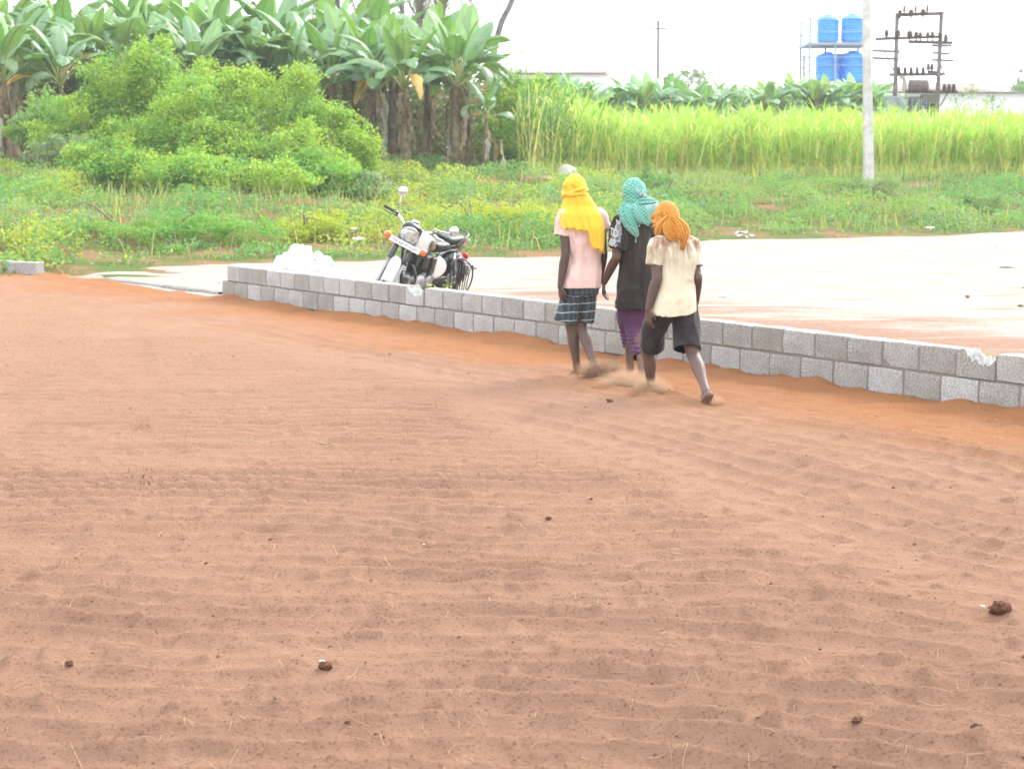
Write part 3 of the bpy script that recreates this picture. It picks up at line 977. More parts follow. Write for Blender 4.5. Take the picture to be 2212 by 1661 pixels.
bush('feathery_shrub', 'pale feathery green shrub rising highest at the left before the banana plants', 'shrub',
     [lb(255, 205, 57, 1.2, 1.3), lb(180, 265, 56.5, 1.15, 0.9), lb(335, 165, 57.5, 1.05, 1.05), lb(115, 300, 56.5, 0.8, 0.6), lb(270, 310, 55.5, 1.1, 0.8)], 40000, 0.084, [G3, G1, G4, G1], 201, 'shrubs on the bank', 16)
bush('feathery_shrub', 'broad light green shrub in the middle of the shrub thicket', 'shrub',
     [lb(420, 265, 55.0, 1.35, 1.25), lb(345, 310, 54.5, 1.1, 0.95), lb(490, 200, 56.5, 1.05, 0.9), lb(500, 320, 54, 1.2, 0.9), lb(430, 345, 53.5, 1.1, 0.7)], 40000, 0.084, [G1, G2, G4, G3], 202, 'shrubs on the bank', 14)
bush('feathery_shrub', 'large yellow green shrub at the right side of the thicket, beside banana trunks', 'shrub',
     [lb(595, 245, 56, 1.35, 1.15), lb(690, 285, 55.5, 1.1, 0.95), lb(640, 340, 53.5, 1.3, 0.95), lb(775, 325, 55.5, 0.8, 0.8), lb(725, 375, 53, 0.8, 0.6)], 42000, 0.084, [G1, G4, G2, G4], 203, 'shrubs on the bank', 16)
bush('creeper_mound', 'dark green creeper mound at the foot of the thicket, right half', 'shrub',
     [lb(640, 385, 51.5, 1.35, 0.75, 0.9), lb(735, 405, 50.5, 0.8, 0.6, 0.7), lb(540, 395, 51, 1.0, 0.65, 0.9)], 15000, 0.09, [GD, G3, G1], 204, 'shrubs on the bank', 3)
bush('creeper_mound', 'green creeper mound at the foot of the thicket, left half', 'shrub',
     [lb(380, 395, 50.5, 1.2, 0.65, 0.9), lb(260, 375, 51, 1.0, 0.55, 0.9), lb(455, 380, 51.5, 0.9, 0.65, 0.8)], 15000, 0.09, [G3, G1, G2], 205, 'shrubs on the bank', 3)
bush('feathery_shrub', 'low yellow green shrub spilling down the bank in front of the thicket', 'shrub',
     [lb(330, 375, 50, 1.1, 0.6, 0.8), lb(470, 400, 49.5, 1.1, 0.55, 0.8), lb(600, 400, 49.5, 1.0, 0.55, 0.8), lb(220, 350, 51.5, 0.9, 0.6, 0.8)], 17000, 0.08, [G1, G4, G3], 219, 'shrubs on the bank', 6)
bush('feathery_shrub', 'loose green shrub between the far left banana trunks', 'shrub',
     [lb(95, 250, 58.5, 0.8, 0.8), lb(60, 290, 58, 0.6, 0.5)], 8000, 0.085, [G3, G1, GP], 220, 'shrubs on the bank', 6)
bush('grey_green_herb', 'pale grey green herb clump right of the dark creeper', 'herb',
     [lb(795, 412, 50.5, 0.55, 0.45), lb(850, 430, 50, 0.4, 0.3)], 2600, 0.075, [(0.17, 0.23, 0.14), (0.21, 0.27, 0.17)], 206, 'herbs on the bank', 2)
bush('grey_green_herb', 'pale grey green herb clump below the far left banana trunk', 'herb',
     [lb(165, 318, 55, 0.7, 0.4), lb(90, 335, 55, 0.45, 0.3)], 2600, 0.075, [(0.17, 0.23, 0.14), (0.21, 0.26, 0.17)], 207, 'herbs on the bank', 2)
bush('bright_herb', 'bright yellow green flowering herb patch left of the motorcycle', 'herb',
     [lb(690, 487, 41.5, 0.55, 0.32), lb(640, 500, 41, 0.45, 0.28)], 3600, 0.055, [(0.26, 0.28, 0.04), (0.22, 0.27, 0.05)], 208, 'herbs on the bank', 2)
bush('bright_herb', 'bright yellow green flowering herb patch right of the motorcycle seat', 'herb',
     [lb(1085, 478, 43, 0.8, 0.42), lb(1150, 470, 43.5, 0.7, 0.4), lb(1010, 470, 44, 0.6, 0.35)], 5200, 0.055, [(0.255, 0.28, 0.045), (0.21, 0.265, 0.05), (0.28, 0.27, 0.04)], 209, 'herbs on the bank', 2)
bush('leafy_herb', 'vivid green spreading herb patch low on the bank at left', 'herb',
     [lb(280, 505, 39, 0.9, 0.22), lb(400, 490, 40, 1.0, 0.26), lb(540, 500, 40, 0.8, 0.26), lb(180, 500, 39.5, 0.6, 0.2)], 8000, 0.06, [(0.095, 0.215, 0.05), (0.125, 0.235, 0.06), (0.11, 0.2, 0.055)], 210, 'herbs on the bank', 2)
bush('leafy_herb', 'green weed clump on the bank between the two right heads', 'herb',
     [lb(1405, 402, 57, 0.62, 0.42), lb(1440, 420, 56, 0.45, 0.32)], 3200, 0.07, [(0.10, 0.19, 0.075), (0.13, 0.22, 0.09)], 211, 'herbs on the bank', 2)
bush('leafy_herb', 'grey green weed clump at the foot of the pale roadside pole', 'herb',
     [lb(1830, 405, 60, 0.6, 0.25), lb(1900, 402, 60.5, 0.75, 0.3), lb(1960, 425, 59, 0.6, 0.3)], 3600, 0.075, [(0.12, 0.18, 0.085), (0.15, 0.21, 0.10)], 212, 'herbs on the bank', 2)
bush('leafy_herb', 'dark green weed clump low on the right bank near the road', 'herb',
     [lb(2050, 448, 55.5, 0.7, 0.3), lb(2120, 440, 56, 0.6, 0.3)], 3000, 0.075, [(0.10, 0.17, 0.07), (0.13, 0.2, 0.08)], 213, 'herbs on the bank', 2)
bush('thorny_shrub', 'light green thorny shrub between the banana grove and the tall grass', 'shrub',
     [lb(1100, 235, 68, 0.95, 1.1), lb(1165, 215, 70, 0.9, 0.75), lb(1080, 310, 66, 0.6, 0.8), lb(1210, 235, 71, 0.8, 0.55)], 10000, 0.12, [G2, G1, G4], 214, 'shrubs on the bank', 10)
bush('thorny_shrub', 'thin airy thorn branches showing against the white sky beside bananas', 'shrub',
     [lb(1090, 130, 69, 0.55, 0.65), lb(1130, 115, 69.5, 0.5, 0.35)], 900, 0.07, [G1, GP], 215, 'shrubs on the bank', 14, density=0.3, twig_r=0.008)
bush('green_tree', 'dark green tree top at the far right edge by the shed roof', 'tree',
     [lb(2205, 200, 165, 1.6, 1.3), lb(2240, 185, 166, 1.7, 1.6)], 3000, 0.22, [GD, (0.09, 0.15, 0.07)], 216, None, 4, twig_r=0.05)
bush('sparse_shrub', 'sparse thin shrub in front of the white shed wall', 'shrub',
     [lb(2095, 215, 100, 0.9, 0.8), lb(2150, 220, 99, 0.6, 0.5)], 700, 0.10, [(0.10, 0.16, 0.07), (0.14, 0.2, 0.1)], 217, 'shrubs on the bank', 12, density=0.3)
bush('hazy_tree', 'small hazy tree crown just above the far banana row', 'tree',
     [lb(1500, 172, 200, 1.7, 1.0), lb(1450, 178, 200, 1.0, 0.7)], 1500, 0.25, [(0.10, 0.15, 0.085), (0.12, 0.17, 0.1)], 218, None, 3, twig_r=0.05)

# ---- banana plants
ORD = 'first second third fourth fifth sixth seventh eighth ninth tenth eleventh twelfth thirteenth fourteenth fifteenth sixteenth seventeenth eighteenth nineteenth twentieth twenty-first twenty-second twenty-third twenty-fourth twenty-fifth'.split()
def banana_leaf(seed, Ln=1.9, Wd=0.58, droop=0.9, tear=0.3, col=(0.105, 0.20, 0.065), pet=0.65):
    """leaf along +x from the origin, arching down; tint baked as the leaf's own colour"""
    r = np.random.default_rng(seed)
    nseg = 15
    s_ = np.linspace(0, 1, nseg + 1)
    tot = Ln + pet
    ang = -droop * s_ ** 1.6
    st = tot / nseg
    cx = np.concatenate([[0], np.cumsum(np.cos((ang[1:] + ang[:-1]) / 2) * st)])
    cz = np.concatenate([[0], np.cumsum(np.sin((ang[1:] + ang[:-1]) / 2) * st)])
    cy = np.cumsum(r.normal(size=nseg + 1)) * 0.012
    mid_ = np.stack([cx, cy, cz], -1)
    tnv = np.gradient(mid_, axis=0); tnv /= np.linalg.norm(tnv, axis=1)[:, None]
    up_ = np.cross(tnv, np.array([0, -1.0, 0])); up_ = -up_ if up_[0, 2] < 0 else up_
    s0 = pet / tot
    u = np.clip((s_ - s0) / (1 - s0), 0, 1)
    hw = Wd / 2 * np.where(u <= 0, 0, np.clip(np.sin(np.pi * np.clip(u, 0, 1) ** 0.72) ** 0.55, 0, 1))
    hw[-1] = 0.02
    V, F, C, mi = [], [], [], []
    base_c = np.asarray(col) * 1.6 * r.uniform(0.9, 1.1)
    for sd in (-1, 1):
        fold = r.uniform(0.2, 0.75)                 # V fold up at the midrib, drooping outwards
        i_ = 0
        while i_ < nseg:
            j_ = i_ + 1
            if r.random() > tear:
                j_ = min(nseg, i_ + int(r.integers(2, 5)))
            if u[j_] <= 0:
                i_ = j_; continue
            segc = r.uniform(0.86, 1.1)
            hang = r.uniform(-0.1, 0.85) if tear > 0.2 else r.uniform(-0.05, 0.15)
            for q in range(i_, j_):
                if u[q + 1] <= 0: continue
                b0 = len(V)
                for e_ in (q, q + 1):
                    sh = (0.12 if (e_ == i_ or e_ == j_) and tear > 0.15 else 0.0)
                    w = hw[e_] * (1 - sh * r.random())
                    m0 = mid_[e_]
                    m1 = m0 + np.array([0, sd, 0]) * w * 0.55 * math.cos(fold * 0.6) + up_[e_] * w * 0.30 * fold
                    m2 = m1 + np.array([0, sd, 0]) * w * 0.45 * math.cos(hang + 0.35) - up_[e_] * w * 0.45 * math.sin(hang + 0.35) + tnv[e_] * w * 0.16
                    V += [m0, m1, m2]
                    for t_ in (1.08, 1.0, 0.93):
                        C.append(base_c * t_ * segc * r.uniform(0.95, 1.05))
                if sd > 0:
                    F += [(b0, b0 + 3, b0 + 4, b0 + 1), (b0 + 1, b0 + 4, b0 + 5, b0 + 2)]
                else:
                    F += [(b0, b0 + 1, b0 + 4, b0 + 3), (b0 + 1, b0 + 2, b0 + 5, b0 + 4)]
                mi += [0, 0]
            i_ = j_
    mb = MB(); mb.add(V, F, 0)
    nv = len(V)
    rr = 0.034 * (1 - s_ * 0.85)
    mb.tube(mid_ - up_ * 0.012, rr, 5, None, 1)
    Vv = np.vstack(mb.V)
    Cc = np.vstack([np.array(C), np.tile((0.26, 0.30, 0.10), (len(Vv) - nv, 1))])
    return np_mesh('leaf', Vv, mb.F, [M_BANANA, M_RIB], mb.mi, True, colors=np.clip(Cc, 0, 1))

def dry_skirt(seed, Ln, W_):
    """withered leaf hanging down the stem"""
    r = np.random.default_rng(seed)
    n1 = 9
    s_ = np.linspace(0, 1, n1)
    x_ = 0.07 + 0.10 * np.sin(s_ * 2.2) + np.cumsum(r.normal(size=n1)) * 0.02
    z_ = 0.06 * np.sin(s_ * 3) - Ln * s_ ** 1.1
    G = np.zeros((n1, 4, 3))
    for j_ in range(4):
        w = (j_ - 1.5) / 1.5 * W_ * (0.35 + 0.9 * np.sin(np.pi * np.clip(s_ * 0.85 + 0.1, 0, 1)))
        G[:, j_, 0] = x_ + r.normal(size=n1) * 0.035
        G[:, j_, 1] = w + r.normal(size=n1) * 0.03
        G[:, j_, 2] = z_ + r.normal(size=n1) * 0.03
    c = np.array([(0.30, 0.22, 0.15), (0.38, 0.31, 0.24), (0.24, 0.165, 0.11), (0.48, 0.43, 0.37)])[seed % 4]
    mb = MB().sheet(G)
    return np_mesh('dry_leaf', np.vstack(mb.V), mb.F, M_DRY, None, True, colors=np.repeat(c[None, :] * r.uniform(0.75, 1.2, (n1 * 4, 1)), 1, 0))

LEAVES = [banana_leaf(300 + i_, Ln=[1.4, 1.25, 1.5, 1.3, 1.15, 1.4, 1.45, 1.3][i_], Wd=[0.62, 0.58, 0.66, 0.52, 0.62, 0.62, 0.6, 0.56][i_],
                      droop=[0.9, 1.5, 1.9, 0.4, 1.2, 2.3, 1.5, 2.5][i_], tear=[0.25, 0.5, 0.65, 0.05, 0.3, 0.75, 0.4, 0.85][i_],
                      col=[(0.10, 0.205, 0.07), (0.085, 0.175, 0.06), (0.095, 0.18, 0.065), (0.15, 0.26, 0.075), (0.115, 0.215, 0.075), (0.085, 0.16, 0.06), (0.12, 0.20, 0.085), (0.10, 0.165, 0.065)][i_]) for i_ in range(8)]
YLEAF = banana_leaf(330, 1.5, 0.4, 2.2, 0.7, (0.48, 0.30, 0.05))
DRY = [dry_skirt(340 + i_, [1.1, 1.5, 0.9, 1.3][i_], [0.09, 0.11, 0.07, 0.12][i_]) for i_ in range(4)]
def stem_mesh(seed, h):
    r = np.random.default_rng(seed)
    mb = MB()
    P_ = [(0, 0, -0.15), (r.normal() * 0.02, r.normal() * 0.02, h * 0.5), (r.normal() * 0.05, r.normal() * 0.05, h)]
    mb.tube(P_, [0.125, 0.095, 0.065], 12, 12)
    for a in range(3):      # loose sheath ends
        th_ = r.uniform(0, 6.28)
        c_, s_ = math.cos(th_), math.sin(th_)
        mb.tube([(c_ * 0.09, s_ * 0.09, h * 0.1), (c_ * 0.09, s_ * 0.09, h * 0.55), (c_ * 0.13, s_ * 0.13, h * 0.8)], [0.035, 0.03, 0.01], 6, 6)
    return mb.mesh('stem', [M_STEM])
STEMS = [stem_mesh(350 + i_, 2.45) for i_ in range(3)]

def banana(loc, scale, seed, label, group=None, nleaf=9, ndry=4, yellow=0, tilt=0.0):
    r = np.random.default_rng(seed)
    root = empty('banana_plant', tuple(loc), label, 'banana plant', group, rot=(r.normal() * 0.03, tilt + r.normal() * 0.03, r.uniform(0, 6.28)), scale=scale)
    link('stem', STEMS[seed % 3], root)
    a0 = r.uniform(0, 6.28)
    for q in range(nleaf):
        f = q / max(nleaf - 1, 1)
        li = int(r.choice([3, 0, 4, 6])) if f < 0.4 else int(r.choice([0, 1, 4, 6, 2])) if f < 0.75 else int(r.choice([1, 2, 5, 7]))
        o = link('leaf', LEAVES[li], root)
        el = 1.45 - 0.80 * f + r.normal() * 0.1
        o.location = (0, 0, 2.45 - 0.2 * f)
        o.rotation_mode = 'XYZ'
        o.rotation_euler = (r.normal() * 0.6, -el, a0 + q * 2.4 + r.normal() * 0.2)
        sc_ = r.uniform(0.82, 1.1)
        o.scale = (sc_, sc_ * r.uniform(0.9, 1.1), sc_)
    for q in range(yellow):
        o = link('withering_leaf', YLEAF, root)
        o['label'] = 'yellow orange withering leaf'
        o.location = (0, 0, 2.3); o.rotation_euler = (r.normal() * 0.3, -r.uniform(0.5, 0.9), r.uniform(0, 6.28))
    for q in range(ndry):
        o = link('dry_leaf', DRY[int(r.integers(4))], root)
        o.location = (0, 0, r.uniform(1.3, 2.35)); o.rotation_euler = (0, 0, r.uniform(0, 6.28))
        sc_ = r.uniform(0.7, 1.1); o.scale = (1, 1, sc_)
    return root

def on_ground(px, Y):
    p = at(px, 340, Y); p[2] = float(terrain(p[0], p[1])); return p

front = [   # photo column, distance, size, label
    (22, 61.5, 1.02, 'banana plant at the far left edge with an orange leaf stalk', 9, 5, 1),
    (135, 63.0, 1.0, 'banana plant second from the left edge, one upright leaf over the shrub', 8, 4, 1),
    (425, 64.0, 1.02, 'banana plant with pale yellow green stalks fanning above the left shrubs', 9, 2, 1),
    (545, 65.5, 1.03, 'banana plant above the middle of the shrub thicket', 9, 3, 1),
    (715, 65.0, 1.05, 'banana plant with an orange stalk, just above the right end of the thicket', 9, 4, 1),
    (822, 63.5, 1.0, 'banana plant with a brown fibrous trunk right behind the thicket edge', 9, 6, 1),
    (880, 62.0, 0.98, 'banana plant with an orange withered leaf, left of the ragged right clump', 9, 5, 1),
    (985, 62.5, 1.02, 'banana plant wearing a ragged skirt of dead leaves, right end of the grove', 10, 8, 0),
    (1000, 64.0, 1.06, 'banana plant half hidden behind the ragged one at the right end', 9, 6, 0),
]
for i_, (px, Y, sc_, lab, nl, nd, ny_) in enumerate(front):
    banana(on_ground(px, Y), sc_ * 1.06, 400 + i_, lab, 'banana grove', nl + 3, nd + 2, ny_)
o = banana(on_ground(1045, 61.5), 0.66, 450, 'small drooping banana plant beside the tall grass, outermost on the right', 'banana grove', 6, 4, 0)
rng = np.random.default_rng(9)
i_ = 0
for Y, sc_, xs_ in ((66.0, 1.14, np.arange(-40, 1010, 74)), (69.0, 1.28, np.arange(-60, 1000, 72)), (72.5, 1.38, np.arange(-40, 960, 72)), (76.5, 1.46, np.arange(-60, 860, 78)), (81, 1.5, np.arange(-40, 860, 84))):
    for o_, px in enumerate(sorted(xs_ + rng.normal(size=len(xs_)) * 24)):
        i_ += 1
        row_ = {66.0: 'just behind the front of the grove', 69.0: 'in the middle of the grove', 72.5: 'towards the back of the grove'}.get(Y)
        lab_ = ORD[o_] + ' banana plant from the left in the row ' + row_ if row_ else 'tall banana plant topping the far back rows of the grove'
        p = on_ground(px, Y + rng.normal() * 0.7)
        banana(p, sc_ * rng.uniform(0.92, 1.06), 500 + i_, lab_, 'banana plants deep in the grove', 12, 3, int(rng.random() < 0.15))
# fallen dead leaves standing against the outermost stem
for q, (px, py_) in enumerate(((1078, 352), (1062, 356))):
    o = link('dead_leaf_stalk', DRY[q + 1]); p = at(px, py_, 61); p[2] = terrain(p[0], p[1]) + 1.0
    o.location = p; o.rotation_euler = (0, 0, 1.2 * q - 0.4); o.scale = (0.8, 0.8, 0.8)
    tag(o, ['bleached dead banana leaf hanging at the grass edge, right of the pair', 'bleached dead banana leaf hanging by the small plant, left of the pair'][q], 'dead leaf')

# far banana row behind the field: whole plants as one crown and one stem each
def far_banana(seed):
    r = np.random.default_rng(seed)
    mbv, mbf, mbc, off = [], [], [], 0
    for q in range(13):
        lm = LEAVES[int(r.choice([0, 1, 3, 4, 6, 2]))]
        v = np.empty(len(lm.vertices) * 3, np.float32); lm.vertices.foreach_get('co', v); v = v.reshape(-1, 3)
        c = np.empty(len(lm.vertices) * 4, np.float32); lm.color_attributes['tint'].data.foreach_get('color', c); c = c.reshape(-1, 4)[:, :3]
        M_ = np.array(Matrix.Translation((0, 0, 2.35)) @ Euler((r.normal() * 0.3, -(1.5 - 0.75 * q / 9 + r.normal() * 0.08), q * 2.4 + r.normal() * 0.2)).to_matrix().to_4x4())
        v = v @ M_[:3, :3].T + M_[:3, 3]
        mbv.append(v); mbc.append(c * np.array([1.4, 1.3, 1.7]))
        mbf += [tuple(i + off for i in p.vertices) for p in lm.polygons]
        off += len(v)
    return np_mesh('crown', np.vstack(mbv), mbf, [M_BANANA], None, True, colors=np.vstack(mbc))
FAR = [far_banana(600 + i_) for i_ in range(4)]
rng = np.random.default_rng(12)
for Y, xs_ in ((112, np.arange(1205, 1905, 29)), (117, np.arange(1190, 1900, 40)), (123, np.arange(1200, 1880, 46))):
    for o_, px in enumerate(sorted(xs_ + rng.normal(size=len(xs_)) * 9)):
        lab_ = (ORD[o_] + ' banana plant from the left in the front line of the distant row') if Y == 112 else 'banana plant in the back lines of the distant row behind the field'
        p = at(px, 340, Y + rng.normal() * 1.2)
        p[2] = terrain(p[0], p[1])
        sc_ = rng.uniform(1.08, 1.26) * (1.06 if 1680 < px < 1900 else 1.0)
        root = empty('banana_plant', tuple(p), lab_, 'banana plant', 'distant banana row', rot=(0, 0, rng.uniform(0, 6.28)), scale=sc_)
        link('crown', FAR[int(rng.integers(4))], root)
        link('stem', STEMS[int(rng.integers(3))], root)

# ---- coconut palms behind the grove (their crowns stand above the frame)
def frond_mesh(seed, Ln=3.6, dead=False):
    r = np.random.default_rng(seed)
    s_ = np.linspace(0, 1, 12)
    ang = 0.6 - (2.1 if not dead else 2.6) * s_
    st = Ln / 11
    x_ = np.concatenate([[0], np.cumsum(np.cos(ang[1:]) * st)]); z_ = np.concatenate([[0], np.cumsum(np.sin(ang[1:]) * st)])
    mb = MB().tube(np.stack([x_, x_ * 0, z_], -1), np.linspace(0.035, 0.008, 12), 4)
    t_ = np.repeat(np.linspace(0.12, 1, 34), 2); sd = np.tile([-1, 1], 34)
    P_ = np.stack([np.interp(t_, s_, x_), 0 * t_, np.interp(t_, s_, z_)], -1)
    n_ = len(P_)
    V1, F1 = ribbons(P_, sd * r.uniform(1.0, 1.4, n_), 0.75 * (1 - 0.5 * t_) * r.uniform(0.8, 1.1, n_), r.uniform(-0.5, 0.1, n_), r.uniform(0.6, 1.3, n_), np.full(n_, 0.055), 2, 0.2)
    nv = mb.n
    mb.add(V1, F1, 0)
    c = (0.30, 0.25, 0.18) if dead else (0.07, 0.12, 0.045)
    return np_mesh('frond', np.vstack(mb.V), mb.F, M_LEAF, None, True, colors=np.tile(c, (mb.n, 1)) * r.uniform(0.8, 1.2, (mb.n, 1)))
FROND = [frond_mesh(700), frond_mesh(701), frond_mesh(702, 3.0, True)]
def palm(pts, Y, rad, label, seed, crown=True, dead=2):
    P_ = np.array([at(px, py, Y) for px, py in pts])
    P_[0][2] = terrain(P_[0][0], P_[0][1])
    root = empty('coconut_palm', tuple(P_[0]), label, 'palm tree', 'coconut palms behind the grove')
    MB().tube(P_ - P_[0], np.linspace(rad * 1.2, rad * 0.8, len(P_)), 10, 16).build('trunk', M_PALMBARK, root)
    r = np.random.default_rng(seed)
    top = P_[-1] - P_[0]
    for q in range(15):
        o = link('frond', FROND[q % 2], root); o.location = tuple(top)
        o.rotation_euler = (0, -r.uniform(-0.5, 0.9), q * 2.4 + r.normal() * 0.2)
    for q in range(dead):
        o = link('dead_frond', FROND[2], root); o.location = tuple(top)
        o.rotation_euler = (0, r.uniform(0.4, 0.8), r.uniform(0, 6.28))
palm([(740, 330), (735, 120), (727, -30)], 95, 0.14, 'coconut palm with fronds hanging into view above the middle of the grove', 1, dead=5)
palm([(872, 330), (871, 150), (868, -60), (868, -200)], 100, 0.12, 'thin straight palm trunk left of three trunks above the grove', 2, dead=0)
palm([(893, 330), (903, 90), (912, -60), (918, -75)], 92, 0.17, 'pale palm trunk with a ragged dry skirt, middle of three above the grove', 3, dead=6)
palm([(930, 330), (945, 90), (962, 0), (972, -50)], 96, 0.14, 'dark leaning palm trunk with hanging fronds, right of three above the grove', 4, dead=4)
palm([(1030, 330), (1072, 90), (1105, 5), (1150, -110), (1165, -190)], 98, 0.13, 'slender palm trunk leaning right against the white sky', 5, dead=0)
palm([(372, 330), (370, 60), (365, -40), (362, -120)], 100, 0.12, 'dark palm trunk between banana leaves in the upper left', 6, dead=0)
# ---- undergrowth added as dark backing, the deep grove's shade put into its colour
rng = np.random.default_rng(15)
x = rng.uniform(-22, 1.0, 52000); y = rng.uniform(66, 92, 52000)
k = np.abs(x) < 0.275 * y + 1
x, y = x[k], y[k]; n = len(x)
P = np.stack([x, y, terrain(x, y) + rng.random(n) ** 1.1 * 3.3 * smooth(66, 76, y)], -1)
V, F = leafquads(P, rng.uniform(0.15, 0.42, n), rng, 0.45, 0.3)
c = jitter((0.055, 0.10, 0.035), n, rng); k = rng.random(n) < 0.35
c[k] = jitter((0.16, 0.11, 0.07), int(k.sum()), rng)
tag(link('undergrowth_backing', np_mesh('undergrowth_backing', V, F, M_LEAF, colors=np.repeat(c, 4, 0))), 'undergrowth leaves added as a dark backing to close sky gaps in the banana grove', 'undergrowth', kind='stuff')
# ------------------------------------------------------------------ poles, tanks, transformer, sheds
M_CONC = simple('pole_concrete', (0.50, 0.49, 0.47), 0.9, var=0.25, nscale=3.5, bump=0.4, bdist=0.02)
M_RUSTMETAL = simple('weathered_steel', (0.13, 0.105, 0.10), 0.7, var=0.45, nscale=4, bump=0.3, metal=0.2)
M_PORC = simple('porcelain_brown', (0.07, 0.045, 0.04), 0.25, var=0.2, nscale=5, bump=0, spec=0.5)
M_GALV = simple('painted_frame_steel', (0.24, 0.31, 0.39), 0.5, var=0.12, nscale=3, bump=0.1, metal=0.2)
M_TANK = simple('blue_tank_plastic', (0.022, 0.29, 0.85), 0.38, var=0.12, nscale=1.2, bump=0.05, spec=0.5)
M_TGREY = simple('transformer_grey', (0.22, 0.25, 0.26), 0.6, var=0.25, nscale=3, bump=0.2)
M_WIRE = simple('wire', (0.16, 0.16, 0.17), 0.5, var=0.1, bump=0)
M_WHITEWALL = simple('whitewash', (0.82, 0.85, 0.88), 0.9, var=0.08, nscale=0.6, bump=0.1)
def mat_roof():
    t = NT('weathered_sheet_roof')
    v = t.coord()
    c = t.mix(t.ramp(t.noise(v, 0.35, 5, 0.6), [(0.42, (0, 0, 0)), (0.6, (1, 1, 1))]), (0.33, 0.31, 0.31), (0.36, 0.235, 0.18))
    return t.done(t.principled(c, 0.7, 0.1))
M_ROOF = mat_roof()

# roadside concrete pole in front of the field
pb_ = at(1878, 381, 64.5); pb_[2] = terrain(pb_[0], pb_[1]) - 0.2
pt_ = at(1871, -60, 64.5)
root = empty('electric_pole', tuple(pb_), 'pale concrete pole standing at the edge of the tall grass', 'pole')
d_ = pt_ - pb_
n_ = 9
G = []
for k_ in np.linspace(0, 1, n_):
    w_, t_ = 0.155 - 0.05 * k_, 0.125 - 0.035 * k_
    c_ = d_ * k_
    G.append([c_ + np.array(q) for q in ((-w_, -t_ * 0.7, 0), (-w_ * 0.8, -t_, 0), (w_ * 0.8, -t_, 0), (w_, -t_ * 0.7, 0), (w_, t_, 0), (-w_, t_, 0), (-w_, -t_ * 0.7, 0))])
mb = MB().sheet(np.array(G)); mb.sm = [False] * len(mb.sm)
mb.build('shaft', M_CONC, root)
MB().box(tuple(d_ * 1.0 + np.array([0, 0, 0.1])), (1.4, 0.07, 0.08)).build('crossarm', M_RUSTMETAL, root)

M_FARPOLE = simple('grey_pole', (0.13, 0.125, 0.12), 0.9, var=0.2, nscale=2, bump=0)
def far_pole(px, ytop, ybot, Y, r_, arm_w, arm_y, label):
    b_, t_ = at(px, ybot, Y), at(px + 1, ytop, Y)
    b_[2] = terrain(b_[0], b_[1])
    root = empty('electric_pole', tuple(b_), label, 'pole', 'distant power poles')
    MB().tube([(0, 0, 0), tuple(t_ - b_)], [r_ * 1.25, r_ * 0.95], 8).build('shaft', M_FARPOLE, root)
    a_ = at(px, arm_y, Y) - b_
    MB().box(tuple(a_ + (0, -r_ - 0.03, 0)), (arm_w, 0.1, 0.12)).build('crossarm', M_RUSTMETAL, root)
    for sx in (-0.47, 0.0, 0.47):
        MB().lathe([(0.03, 0), (0.03, 0.12), (0.08, 0.14), (0.09, 0.24), (0.05, 0.34)], 8, c=tuple(a_ + (sx * arm_w, -r_ - 0.03, 0.06 if sx else 0.4))).build('insulator', M_PORC, root)
    return t_
far_pole(1421, 45, 200, 190, 0.14, 1.6, 63, 'slim grey power pole with one crossarm rising from the far banana row')
far_pole(1736, 120, 200, 250, 0.15, 2.2, 124, 'tiny distant power pole left of the blue water tanks')

# ---- water tanks on a two-tier steel stand
YT = 140.0
S_ = YT / FPX            # metres per photo pixel out there
def tank(px, ytop, ybot, wpx, Y, label):
    b_, t_ = at(px, ybot, Y), at(px, ytop, Y)
    h_ = t_[2] - b_[2]; r_ = wpx / 2 * Y / FPX
    root = empty('water_tank', tuple(b_), label, 'water tank', 'blue water tanks')
    prof = [(0.0, 0), (r_ * 0.95, 0.0), (r_, 0.04)]
    nr = 8; hb = h_ * 0.80
    for q in range(nr):
        z0 = 0.04 + (hb - 0.04) * q / nr; dz = (hb - 0.04) / nr
        prof += [(r_ * 0.965, z0 + dz * 0.15), (r_ * 0.965, z0 + dz * 0.35), (r_, z0 + dz * 0.55), (r_, z0 + dz * 0.9)]
    prof += [(r_ * 0.93, hb + h_ * 0.05), (r_ * 0.75, hb + h_ * 0.11), (r_ * 0.42, hb + h_ * 0.15)]
    MB().lathe(prof, 28).build('body', M_TANK, root)
    MB().lathe([(r_ * 0.40, hb + h_ * 0.14), (r_ * 0.40, hb + h_ * 0.185), (r_ * 0.34, hb + h_ * 0.2), (0.02, hb + h_ * 0.205)], 20).build('lid', M_TANK, root)
tank(1788, 33, 91, 47, YT, 'blue ribbed water tank on the upper tier, left one')
tank(1841, 30, 91, 49, YT, 'blue ribbed water tank on the upper tier, right one')
tank(1787, 113, 176, 52, YT, 'blue ribbed water tank on the lower tier, left one')
tank(1842, 110, 178, 54, YT, 'blue ribbed water tank on the lower tier, right one beside the pole')
tank(1812, 117, 176, 46, YT + 2.3, 'blue ribbed water tank shaded behind the two lower ones')
bl_ = at(1745, 200, YT)
root = empty('tank_stand', (bl_[0], YT, float(terrain(bl_[0], YT))), 'two tier light steel stand carrying the blue water tanks', 'tank stand')
o_ = np.array([bl_[0], YT, float(terrain(bl_[0], YT))])
zt = at(1745, 42, YT)[2] + 0.05; zmid = at(1745, 93, YT)[2]; zlow = at(1745, 179, YT)[2]
xl, xm, xr_ = at(1745, 93, YT)[0], at(1800, 93, YT)[0], at(1872, 93, YT)[0]
yf, yb = YT - 1.0, YT + 3.4
